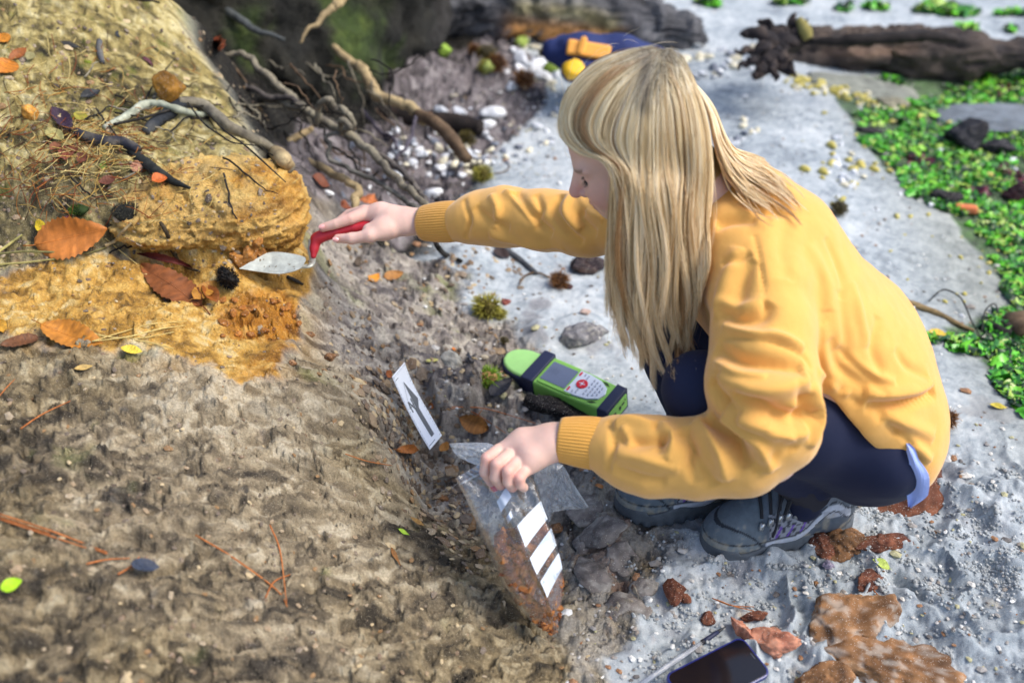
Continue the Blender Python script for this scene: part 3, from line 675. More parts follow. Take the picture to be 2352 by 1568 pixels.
# nails
def nail(u, v, d, up, sz=.0048, col=(.62, .30, .30)):
    c_ = P(u, v, d); n = P(CX, CY, 0)-c_; n = n/np.linalg.norm(n); n = n+np.array(up[2])*0 if len(up) > 2 else n
    a = np.array([up[0], 0, up[1]], float); a -= n*np.dot(a, n); a /= np.linalg.norm(a); b = np.cross(n, a); M_ = MB(); vs = []; fs = []
    for i in range(5):
        for j in range(5):
            x = (i/4-.5)*2; y = (j/4-.5)*2; y_ = y*math.sqrt(max(0, 1-abs(x)**3)) if abs(x) < 1 else y*.5
            vs.append(c_+a*x*sz*1.25+b*y_*sz+n*(.0012-.0022*y*y-.0006*x*x))
    for i in range(4):
        for j in range(4): fs.append((i*5+j, (i+1)*5+j, (i+1)*5+j+1, i*5+j+1))
    M_.add(vs, fs); o = M_.build('fingernail', m_nail); keep_world(o, body); o.matrix_parent_inverse = Matrix.Translation(-Vector(person.location)) @ Matrix.Identity(4); o.matrix_parent_inverse = Matrix.Identity(4); return o
m_nail = mat('pink_nail', (.72, .36, .34), rough=.25, coat=.4)
m_nailr = mat('red_nail', (.62, .06, .07), rough=.25, coat=.4)
def childw(o, parent):
    """child keeps its world place under any parent chain of plain translations"""
    off = Vector((0, 0, 0)); q = parent
    while q is not None:
        off += q.matrix_parent_inverse.to_translation()+Vector(q.location); q = q.parent
    o.parent = parent; o.matrix_parent_inverse = Matrix.Translation(-off); return o
def keep_world(o, parent): return childw(o, parent)
for a_ in ((771, 550, 1.915, (-1, .1)), (739, 521, 1.945, (-1, -.3))):
    childw(nail(*a_), body)
nl = nail(1135, 1117, 1.532, (.2, -1), .0062); nl.data.materials[0] = m_nailr; childw(nl, body); nl['label'] = 'thumb nail painted red'
# ---- sweatshirt
T = Field((-.14, .98, .02), (.86, 1.86, .78), .0037)
T.chain([(np.array([.36, 1.30, .555]), .085), (np.array([.45, 1.29, .44]), .098), (np.array([.545, 1.275, .335]), .108), (np.array([.587, 1.27, .275]), .108)], .06)
T.chain([(np.array([.30, 1.50, .545]), .085), (np.array([.42, 1.49, .43]), .098), (np.array([.54, 1.46, .335]), .108), (np.array([.587, 1.44, .275]), .108)], .06)
T.chain([(NECK+np.array([.015, 0, -.03]), .075), (np.array([.40, 1.39, .50]), .10), (np.array([.56, 1.37, .34]), .12)], .09)
T.chain([J(1700, 440, 1.56, 62), J(1800, 540, 1.55, 90)], .06)
A_ = P(1905, 905, 1.5); X_, Y_, Z_ = np.meshgrid(*T.ax, indexing='ij', sparse=True)
T.ell(P(2045, 985, 1.66), (.065, .13, .09), None, .06)
q1 = (-.73*(X_-A_[0])-.68*(Z_-A_[2])-.05*np.sin((Y_-1.2)*9)*0); q2 = (.40-Z_)*1.0
hang = np.minimum(q1, q2).astype(np.float32)
T.d = np.maximum(T.d, hang)
T.cone(P(2090, 975, 1.60), P(2128, 1078, 1.65), .020, .010, .03)
T.chain([J(1740, 560, 1.50, 88), J(1745, 660, 1.465, 104), J(1752, 770, 1.44, 112), J(1752, 880, 1.42, 126), J(1768, 975, 1.43, 112), J(1706, 1040, 1.44, 96), J(1600, 1052, 1.46, 90), J(1500, 1048, 1.48, 88), J(1440, 1036, 1.495, 78), J(1400, 1022, 1.505, 58), J(1385, 1020, 1.507, 50)], .022)
T.chain([(SF, .075), J(1450, 500, 1.71, 84), J(1350, 514, 1.77, 73), J(1250, 505, 1.82, 66), J(1160, 498, 1.865, 66), J(1105, 500, 1.885, 58), J(1068, 508, 1.90, 46), J(1055, 510, 1.905, 40)], .022)
V, F = T.nets(); V = relax(V, F, 3, .5); N0 = vnorm(V, F)
# creases traced as grooves (-) and ridges (+) on the cloth: (picture line), width mm, depth mm
view = P(CX, CY, 0)-V; view /= np.linalg.norm(view, axis=1)[:, None]; vis = (N0*view).sum(1) > .05
pu, pv, pd = proj(V)
def lift(line, dmax=9):
    out = []
    for (u, v) in line:
        c_ = np.hypot(pu-u, pv-v)+(~vis)*1e4; k = np.argsort(c_)[:6]; k = k[np.argmin(pd[k])]; out.append(V[k])
    return catmull(out, max(8, len(out)*7))
def crease(line, wmm, dmm):
    global V
    wmm *= .78; L_ = lift(line); d = np.full(len(V), 9.0)
    c0 = L_.mean(0); near_ = np.linalg.norm(V-c0, axis=1) < np.linalg.norm(L_-c0, axis=1).max()+.05; ii_ = np.where(near_)[0]; tt = np.zeros(len(ii_))
    dd = np.linalg.norm(V[ii_][:, None]-L_[None], axis=2); k = dd.argmin(1); dd = dd[np.arange(len(ii_)), k]; tt = k/(len(L_)-1)
    e = np.sin(np.clip(tt, 0, 1)*math.pi)**.5*.8+.2*(tt > .02)*(tt < .98)
    V0 = V.copy(); V[ii_] += N0[ii_]*(2.2*dmm/1000*np.exp(-(dd/(wmm/1000))**2)*e)[:, None]
CR = [
 # near shoulder and upper sleeve
 ([(1700,560),(1670,640),(1652,700),(1655,720)], 18, 5), ([(1725,590),(1700,640),(1690,720)], 17, -5), ([(1650,715),(1690,735),(1745,725),(1770,690)], 13, -6.5), ([(1648,690),(1700,700),(1750,690)], 12, 4),
 ([(1655,745),(1720,765),(1790,770),(1850,800)], 9, 6),
 ([(1640,800),(1700,825),(1780,830),(1850,850)], 14, -9), ([(1650,860),(1720,890),(1800,890),(1860,870)], 16, 8), ([(1680,900),(1740,930),(1800,960),(1880,950)], 14, -9), ([(1660,940),(1720,965),(1800,1000),(1860,990)], 15, 8),
 ([(1630,870),(1660,930),(1700,960)], 14, -8), ([(1620,960),(1680,1010),(1720,1080)], 13, -11), ([(1650,960),(1740,1020),(1770,1090)], 14, 8), ([(1600,960),(1650,1040),(1670,1110)], 14, 8), ([(1560,985),(1600,1060),(1640,1120)], 13, -6),
 ([(1870,880),(1880,960),(1860,1030)], 12, 6), ([(1820,1010),(1850,960),(1860,900)], 12, -6), ([(1760,960),(1830,1040)], 12, -5),
 # forearm
 ([(1405,975),(1440,965),(1500,975)], 10, 6), ([(1405,1000),(1470,1010),(1540,1000)], 12, -6), ([(1410,1040),(1470,1050),(1560,1075)], 12, 5), ([(1405,1075),(1460,1095),(1530,1110)], 10, -4), ([(1520,965),(1545,1010),(1530,1060)], 12, 5),
 ([(1398,960),(1402,1020),(1395,1085)], 6, -4),
 # side seam, back folds
 ([(1888,870),(1930,905),(1980,935)], 7, -4), ([(1880,850),(1910,890),(1950,915)], 9, 4), ([(1900,960),(1960,1000),(2000,1010)], 10, 0),
 ([(1985,935),(2070,930),(2150,895)], 11, -9), ([(1990,905),(2070,905),(2140,880)], 14, 7), ([(2010,950),(2060,990),(2100,1030)], 9, -5), ([(2030,960),(2090,975),(2150,1000)], 14, 5), ([(2060,1000),(2110,1040),(2140,1060)], 10, 5),
 ([(1960,640),(1980,720),(2000,800)], 12, 2.5), ([(1930,660),(1945,750),(1950,840)], 12, -2.5), ([(2020,720),(2010,800),(2030,860)], 12, -3), ([(1905,780),(1930,850),(1990,900)], 12, -3.5), ([(1890,740),(1900,830),(1925,880)], 12, 3),
 ([(1860,560),(1900,640),(1905,720)], 16, 3), ([(1820,480),(1800,560),(1810,640)], 18, -3),
 ([(1700,450),(1760,480),(1820,480)], 12, -4), ([(1640,520),(1680,500),(1740,500)], 12, -5),
 # armhole seams
 ([(1728,530),(1748,610),(1757,700),(1752,770)], 4, -3.2), ([(1645,785),(1700,775),(1790,785),(1850,815),(1868,850)], 4, -3),
 # far sleeve
 ([(1065,455),(1075,505),(1070,550)], 6, -4), ([(1180,440),(1210,490),(1270,540)], 12, -7), ([(1160,436),(1190,470),(1230,520)], 10, 6), ([(1290,445),(1270,480),(1290,520),(1340,560)], 11, -7), ([(1310,450),(1300,490),(1330,530)], 11, 6), ([(1090,470),(1110,500),(1170,530)], 12, -4), ([(1120,540),(1200,560),(1300,575)], 12, 3), ([(1350,470),(1330,500),(1370,540)], 12, -5),
]
CR += [
 ([(1655,610),(1690,600),(1722,575)], 9, -5), ([(1500,970),(1520,1000),(1512,1040)], 9, -5), ([(1425,975),(1438,1010),(1430,1060)], 8, 4.5), ([(1570,975),(1590,1020),(1580,1070),(1600,1110)], 9, -6), ([(1690,960),(1760,975),(1840,930)], 9, 5),
 ([(1640,830),(1690,855),(1760,860)], 9, 5), ([(1820,870),(1850,920),(1850,980)], 9, -5), ([(1730,1090),(1770,1050),(1800,1000)], 10, -4), ([(1900,540),(1935,620),(1940,690)], 10, -2.5), ([(1950,820),(2000,860),(2060,880)], 9, 4), ([(1925,800),(1980,850),(2040,905)], 9, -4), ([(2060,800),(2090,840),(2130,865)], 10, -3),
 ([(1125,445),(1140,480),(1135,530)], 9, 4), ([(1230,445),(1240,480),(1225,510)], 8, -4), ([(1330,440),(1345,480),(1385,500)], 9, 4), ([(1860,930),(1900,985),(1960,1010)], 8, -4)]
for c_ in CR: crease(*c_)
V += N0*(.0035*fbm(V[:, 0]*14, V[:, 1]*14, V[:, 2]*14, s=7, o=3)+.0009*fbm(V[:, 0]*45, V[:, 1]*45, V[:, 2]*45, s=8, o=2))[:, None]
V = relax(V, F, 1, .3)
cs = np.tile(srgb(228, 172, 90), (len(V), 1)); 
sw = obj('sweatshirt', mesh('sweatshirt', V, F, True, cs), m_shirt); childw(sw, person)
SV, SFc, SN_ = V, F, vnorm(V, F)
def cuff(a, b, ra, rb, name='cuff', ribs=46):
    n = 18; path = np.linspace(a, b, n); t, e1, e2 = frames(path); k = ribs*4; th = np.arange(k)/k*2*math.pi
    tt = np.linspace(0, 1, n); r = (ra+(rb-ra)*tt)+.003*np.sin(tt*math.pi)-.003*(tt < .04); vs = []
    for i in range(n):
        rr = r[i]*(1+.022*np.sin(th*ribs)*(0 < i < n-1)+.03*np.sin(th*3+1)+.02*np.sin(th*2+tt[i]*3))
        vs.append(path[i]+rr[:, None]*(np.cos(th)[:, None]*e1[i]+np.sin(th)[:, None]*e2[i]))
    # turned-in lip
    for q, dr in ((n-1, .94), (n-4, .90)):
        rr = r[q]*dr; vs.append(path[q]+rr*(np.cos(th)[:, None]*e1[q]+np.sin(th)[:, None]*e2[q]))
    vs = np.concatenate(vs); m_ = n+2; i0 = np.arange(m_-1)[:, None]*k; j = np.arange(k)[None]; j2 = (j+1) % k
    fs = np.stack([i0+j, i0+j2, i0+k+j2, i0+k+j], -1).reshape(-1, 4)
    o = obj(name, mesh(name, vs, fs, True, np.tile(srgb(220, 162, 76), (len(vs), 1))), m_shirt); return childw(o, sw)
cuff(P(1404, 1022, 1.505), P(1287, 1009, 1.522), 57/FPX*1.505, 51/FPX*1.52)
cuff(P(1066, 508, 1.90), P(974, 514, 1.945), 44/FPX*1.9, 40/FPX*1.945)
# collar behind the neck
vs, fs = tube(catmull([NECK+np.array([.06, -.03, .03]), NECK+np.array([.07, .02, .035]), NECK+np.array([.03, .07, .03]), NECK+np.array([-.04, .06, 0]), NECK+np.array([-.06, 0, -.02]), NECK+np.array([-.03, -.06, 0]), NECK+np.array([.03, -.07, .025]), NECK+np.array([.06, -.03, .03])], 40), .012, 8, flat=1.6)
childw(obj('collar', mesh('collar', vs, fs, True, np.tile(srgb(220, 162, 76), (len(vs), 1))), m_shirt), sw)
# blue shirt collar behind the hair
vs, fs = tube(catmull([NECK+np.array([-.02, -.062, -.02]), NECK+np.array([.03, -.066, .02]), NECK+np.array([.055, -.04, .03]), NECK+np.array([.065, .01, .04]), NECK+np.array([.03, .05, .035])], 30), .010, 8, flat=2.2)
childw(obj('shirt_collar', mesh('shirt_collar', vs, fs), mat('slate_blue_cotton', (.12, .16, .32), rough=.85)), person)
# ---- leggings
G_ = Field((.10, 1.02, .03), (.84, 1.66, .52), .005)
for h_, k_, a_ in ((HIPN, KN, AN), (HIPF, KF, AF)):
    G_.chain([(h_+np.array([-.005, 0, .0]), .112), (h_+(k_-h_)*.45+np.array([0, 0, .0]), .088), (k_, .058)], .03)
    G_.chain([(k_, .055), (k_+(a_-k_)*.4+np.array([.01, 0, -.005]), .056), (a_+np.array([0, 0, .01]), .038), (a_+np.array([.0, 0, -.03]), .034)], .012)
G_.cone(HIPN+np.array([0, .02, .01]), HIPF+np.array([0, -.02, .01]), .105, .105, .05)
G_.ell(P(2035, 1045, 1.58), (.055, .06, .055), None, .05)
V, F = G_.nets(); V = relax(V, F, 2, .5); N1 = vnorm(V, F)
V += N1*(.0015*fbm(V[:, 0]*22, V[:, 1]*22, V[:, 2]*22, s=17, o=3))[:, None]
childw(obj('leggings', mesh('leggings', V, F), m_legging), person)
# blue shirt tail showing below the sweatshirt hem
def ribbon(cent, width, nrm, n=24, m=8, thick=.0012, wav=.004, seed=0):
    c = catmull(cent, n); w_ = np.interp(np.linspace(0, 1, n), np.linspace(0, 1, len(width)), width); t = np.gradient(c, axis=0); t /= np.linalg.norm(t, axis=1)[:, None]
    nr = np.tile(np.asarray(nrm, float), (n, 1)); nr -= t*(nr*t).sum(1)[:, None]; nr /= np.linalg.norm(nr, axis=1)[:, None]; s_ = np.cross(t, nr)
    vs = []
    for q in (1, -1):
        for j in range(m):
            x = j/(m-1)-.5; off = wav*np.sin(x*7+np.linspace(0, 4, n)+seed)+q*thick/2
            vs.append(c+s_*(w_*x)[:, None]+nr*off[:, None])
    vs = np.stack(vs, 1).reshape(-1, 3); K = 2*m; fs = []
    for i in range(n-1):
        for j in range(m-1):
            fs.append((i*K+j, i*K+j+1, (i+1)*K+j+1, (i+1)*K+j)); fs.append((i*K+m+j, (i+1)*K+m+j, (i+1)*K+m+j+1, i*K+m+j+1))
        fs.append((i*K, (i+1)*K, (i+1)*K+m, i*K+m)); fs.append((i*K+m-1, i*K+2*m-1, (i+1)*K+2*m-1, (i+1)*K+m-1))
    return vs, fs
cam_n = lambda p_: (P(CX, CY, 0)-p_)/np.linalg.norm(P(CX, CY, 0)-p_)
pp = [P(2084, 1018, 1.518), P(2092, 1034, 1.512), P(2100, 1060, 1.515), P(2110, 1095, 1.53), P(2105, 1130, 1.56), P(2090, 1163, 1.58)]
vs, fs = ribbon(pp, [.004, .013, .014, .030, .034, .004], cam_n(pp[2]), 30, 9, wav=.0022)
childw(obj('shirt_tail', mesh('shirt_tail', vs, fs, False), m_blue), person)['label'] = 'pale blue shirt tail below the sweatshirt hem'
# ---- hair: strands combed along guide locks
def zbuf():
    hv_ = coords(body.data).astype(float); A = np.vstack([SV, hv_]); u, v, d = proj(A); b = {}
    gx = (u//7).astype(int); gy = (v//7).astype(int); Z = np.full((340, 230), 9.0)
    ok = (gx >= 0)&(gx < 340)&(gy >= 0)&(gy < 230); np.minimum.at(Z, (gx[ok], gy[ok]), d[ok])
    Z2 = Z.copy()
    for i in (-1, 0, 1):
        for j in (-1, 0, 1): Z2 = np.minimum(Z2, np.roll(np.roll(Z, i, 0), j, 1))
    return Z2
ZB = zbuf()
def on_head(u, v, inf):
    o = P(u, v, 0)*0+np.array([0, 0, CAMH]); dr = P(u, v, 1)-o; r = np.array([.098, .076, .098])+inf
    a = RH.T@(o-HP(-.004, 0, .004))/r; b = RH.T@dr/r; A_2, B_2, C_2 = b@b, 2*a@b, a@a-1; D = B_2*B_2-4*A_2*C_2
    if D < 0:
        return on_head(u+(1447-u)*.04, v+(297-v)*.04, inf)
    return P(u, v, (-B_2-math.sqrt(D))/(2*A_2))
def guide(pts, y0=None, y1=None, inf=.012, nh=99):
    """pts in picture landmarks: the first nh lie on the scalp, the rest hang at depth y"""
    out = []; m_ = len(pts); tan = P(1447, 297, 1.47)
    for i, p_ in enumerate(pts):
        u, v = p_[:2]; q = None
        if len(p_) == 3: q = PY(u, v, p_[2])
        elif i < nh: q = on_head(u, v, inf)
        if q is None:
            q = PY(u, v, out[-1][1] if out else 1.35)
        out.append(q)
    return catmull(out, 36)
def strands(gs, n, thick, clumps, wave=.002, clump_k=.65, frizz=.0012, lay=0.0, push=True, lenv=.12, seed=0):
    r = np.random.default_rng(seed); G = np.array(gs); m_ = len(G); Tn = G.shape[1]; t = np.linspace(0, 1, Tn)
    s0 = r.random(n); cc = np.sort(r.random(clumps)); ci = np.abs(s0[:, None]-cc[None]).argmin(1); cs_ = cc[ci]
    lay_r = r.random(n)**1.3; coff = r.normal(0, 1, (clumps, 3))*.006; clen = 1-r.random(clumps)*lenv
    out = np.zeros((n, Tn, 3))
    for k in range(n):
        L_ = clen[ci[k]]*(1-r.random()*.10); tt = t*L_
        s_ = s0[k]+(cs_[k]-s0[k])*clump_k*np.clip(tt, 0, 1)**1.5; f = np.clip(s_, 0, .9999)*(m_-1)
        idx = tt*(Tn-1); i0 = np.clip(idx.astype(int), 0, Tn-2); fr = (idx-i0)[:, None]
        fi = f.astype(int); ff = (f-fi)[:, None]
        g = lambda a: (G[a, i0]*(1-fr)+G[a, i0+1]*fr)
        p_ = g(fi)*(1-ff)+g(np.minimum(fi+1, m_-1))*ff
        tow = P(CX, CY, 0)-p_; tow /= np.linalg.norm(tow, axis=1)[:, None]
        p_ = p_+tow*((lay_r[k]*thick*np.sin(np.clip(tt*1.15+.05, 0, 1)*math.pi)**.6)[:, None]+lay)
        ph = coff[ci[k]]*200; w_ = wave*np.clip((tt-.3)/.7, 0, 1)**1.2*(1+.5*ph[0]*0)
        p_ = p_+np.stack([w_*np.sin(tt*17+ph[0]*3), w_*.7*np.cos(tt*15+ph[1]*3), 0*w_], 1)*2.2+coff[ci[k]]*np.clip(tt-.25, 0, 1)[:, None]*1.6
        p_ = p_+frizz*np.stack([np.cumsum(r.normal(0, 1, Tn)), np.cumsum(r.normal(0, 1, Tn)), np.cumsum(r.normal(0, .3, Tn))], 1)*.32*tt[:, None]
        p_ = p_+(hf*r.normal(0, .008)-hu*abs(r.normal(0, .004))+hl*r.normal(0, .005))*np.exp(-(tt/.10)**2)[:, None]
        out[k] = p_
    if push:
        u, v, d = proj(out); gx = np.clip((u//7).astype(int), 0, 339); gy = np.clip((v//7).astype(int), 0, 229); lim = ZB[gx, gy]-.004-.006*r.random((n, 1))
        m = d > lim; sc_ = np.where(m, lim/d, 1.0); o = np.array([0, 0, CAMH]); out = o+(out-o)*sc_[..., None]
        out[:, 1:-1] = (out[:, :-2]+2*out[:, 1:-1]+out[:, 2:])/4
    return out, ci
gA = [guide(g, nh=nh) for g, nh in [
 ([(1468,112),(1400,122),(1325,175),(1283,245),(1284,305),(1325,352),(1388,366,1.305),(1420,425,1.295),(1416,520,1.29),(1408,620,1.285),(1408,700,1.28),(1422,775,1.275)], 6),
 ([(1472,118),(1405,142),(1340,195),(1305,255),(1310,308),(1352,350),(1408,368,1.295),(1430,440,1.288),(1426,540,1.285),(1410,640,1.28),(1425,740,1.27),(1446,830,1.265)], 6),
 ([(1476,126),(1425,168),(1375,225),(1350,285),(1365,330),(1402,360),(1425,395,1.288),(1432,480,1.28),(1428,600,1.275),(1436,720,1.27),(1452,800,1.262),(1480,872,1.26)], 6),
 ([(1481,136),(1452,205),(1425,270),(1412,325),(1425,365),(1440,410,1.284),(1448,500,1.276),(1448,620,1.27),(1462,740,1.265),(1490,830,1.26),(1500,880,1.258)], 5),
 ([(1486,146),(1475,220),(1465,300),(1465,370),(1472,440,1.28),(1480,560,1.272),(1485,680,1.265),(1500,780,1.26),(1530,875,1.255)], 4),
 ([(1494,146),(1512,220),(1515,300),(1515,380),(1518,450,1.28),(1522,560,1.272),(1530,680,1.265),(1540,780,1.26),(1552,865,1.256)], 4),
 ([(1502,134),(1545,200),(1562,290),(1566,380),(1566,460,1.285),(1566,570,1.275),(1566,690,1.268),(1565,780,1.263),(1560,850,1.26)], 4),
 ([(1508,120),(1575,185),(1604,280),(1612,380,1.31),(1608,480,1.30),(1602,580,1.285),(1592,680,1.275),(1578,780,1.268),(1568,840,1.262)], 3),
 ([(1512,108),(1588,165),(1622,260,1.36),(1636,370,1.33),(1634,470,1.31),(1622,570,1.295),(1606,660,1.285),(1592,740,1.28),(1575,800,1.27)], 2)]]
gB = [guide(g, nh=2) for g in [
 [(1505,122),(1580,160),(1625,250,1.36),(1650,350,1.34),(1690,430,1.33),(1735,480,1.32),(1785,525,1.31)],
 [(1505,118),(1580,150),(1632,250,1.38),(1662,345,1.36),(1710,400,1.35),(1775,440,1.34),(1830,500,1.33)],
 [(1505,115),(1575,140),(1635,240,1.41),(1675,340,1.40),(1720,375,1.40),(1785,412,1.39),(1842,482,1.38)],
 [(1500,112),(1570,135),(1632,235,1.44),(1665,325,1.43),(1715,350,1.44),(1770,385,1.44),(1825,445,1.44)]]]
def mir(p_):  # comb the far side like the near side, mirrored in the head's middle plane
    q = (p_-HC)@RH; q = q*np.array([1, -1, 1]); return HC+q@RH.T
gC = []
for g in gA:
    h_ = mir(g); k = 14; z0 = h_[k]
    for i in range(k, 36): h_[i] = z0+(g[i]-g[k])*np.array([.4, 0, .85])+np.array([.07, -.06, 0])*min(1, (i-k)/9)+np.array([0, .0, 0])
    gC.append(h_)
A1, ca = strands(gA, 13000, .024, 60, .0040, .64, seed=1, lenv=.16)
A2, cb = strands(gA, 1500, .034, 34, .0065, .9, .0022, lenv=.25, seed=2)
B1, cb1 = strands(gB, 2600, .009, 90, .0035, .22, .0007, seed=3, lenv=.25)
Cc1, cc1 = strands(gC, 2600, .0, 30, .0025, .6, seed=4, push=False)
fly, cf = strands(gA, 170, .026, 100, .005, .3, .003, seed=5, lenv=.3)
def wisps(n, seed=9):
    r = np.random.default_rng(seed); o = []
    for _ in range(n):
        th = r.uniform(-.2, 2.6); b = HP(-.01+.10*math.cos(th), r.uniform(-.05, .05), .012+.108*math.sin(th)); d = RH@np.array([math.cos(th+1.4), r.normal(0, .3), math.sin(th+1.4)]); n_ = RH@np.array([math.cos(th), 0, math.sin(th)])
        L_ = r.uniform(.015, .045); t = np.linspace(0, 1, 36)[:, None]; o.append(b+d*t*L_+n_*(.003+.012*t*r.random()-.012*t*t)+r.normal(0, .004, 3)*t*t)
    return np.array(o)
W1 = wisps(26)
allh = np.concatenate([A1, A2, B1, Cc1, fly, W1]); nS = len(allh); TnH = allh.shape[1]
rr = np.random.default_rng(5)
lock = np.concatenate([ca, cb+100, cb1+200, cc1+300, cf+400, np.zeros(len(W1), int)+600]); lr = rr.random(1000)[lock]
tone = np.clip(.64+.24*(lr-.5)*2+rr.normal(0, .24, nS), 0, 1)
darkS = np.array([srgb(150, 118, 78), srgb(212, 182, 132), srgb(244, 224, 178), srgb(252, 242, 216)])
f = tone*2.999; i_ = f.astype(int); f = (f-i_)[:, None]; colS = darkS[i_]*(1-f)+darkS[np.minimum(i_+1, 3)]*f
colS = np.where((lr[:, None] < .10), colS*np.array([.62, .50, .42]), colS)
hc = bpy.data.hair_curves.new('hair'); hc.add_curves([TnH]*nS)
hc.attributes['position'].data.foreach_set('vector', allh.reshape(-1).astype(np.float32))
ra = hc.attributes.get('radius') or hc.attributes.new('radius', 'FLOAT', 'POINT')
rad = np.interp(np.linspace(0, 1, TnH), [0, .1, .7, 1], [.00030, .00038, .00034, .00010])[None]*np.ones((nS, 1))
rad[-len(W1)-170:] *= .45
ra.data.foreach_set('value', rad.reshape(-1).astype(np.float32))
ac = hc.attributes.new('tone', 'FLOAT_COLOR', 'POINT')
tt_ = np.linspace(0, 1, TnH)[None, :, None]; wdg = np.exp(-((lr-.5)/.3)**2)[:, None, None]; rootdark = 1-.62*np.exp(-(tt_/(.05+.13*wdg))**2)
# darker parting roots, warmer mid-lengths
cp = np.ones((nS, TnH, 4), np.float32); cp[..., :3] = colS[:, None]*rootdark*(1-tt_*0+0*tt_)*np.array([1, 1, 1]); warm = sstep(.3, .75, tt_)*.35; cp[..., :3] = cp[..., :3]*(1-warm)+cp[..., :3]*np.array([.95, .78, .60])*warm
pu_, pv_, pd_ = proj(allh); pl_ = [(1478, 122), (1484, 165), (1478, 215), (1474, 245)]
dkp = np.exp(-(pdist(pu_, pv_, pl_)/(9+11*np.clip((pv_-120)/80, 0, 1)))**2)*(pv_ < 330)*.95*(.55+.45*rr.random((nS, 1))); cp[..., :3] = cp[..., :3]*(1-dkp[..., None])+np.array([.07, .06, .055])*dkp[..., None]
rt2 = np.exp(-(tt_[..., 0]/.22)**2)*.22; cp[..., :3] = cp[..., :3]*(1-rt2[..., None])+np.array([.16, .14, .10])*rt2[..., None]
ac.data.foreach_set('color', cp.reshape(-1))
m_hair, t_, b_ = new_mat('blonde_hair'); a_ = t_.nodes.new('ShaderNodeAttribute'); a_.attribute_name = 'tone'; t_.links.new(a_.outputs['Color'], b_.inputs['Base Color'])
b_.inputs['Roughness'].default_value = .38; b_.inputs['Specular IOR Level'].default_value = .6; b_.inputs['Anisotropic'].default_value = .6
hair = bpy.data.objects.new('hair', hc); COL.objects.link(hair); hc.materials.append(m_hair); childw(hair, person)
# ---- lashes
def lash():
    M_ = MB(); r = np.random.default_rng(3)
    for s_ in (-1, 1):
        for i in range(14):
            y = s_*.031+(i/13-.5)*.026; b = HP(.086-.35*abs(y-s_*.031), y, -.0375); e = b+hf*.008+hu*-.004+hl*(y-s_*.031)*.25
            m = (b+e)/2-hu*.0015; v_, f_ = tube(catmull([b, m, e], 5), np.linspace(.0005, .0001, 5), 4); M_.add(v_, f_)
    return M_
childw(lash().build('eyelashes', mat('lash', (.02, .012, .01), rough=.6)), body)
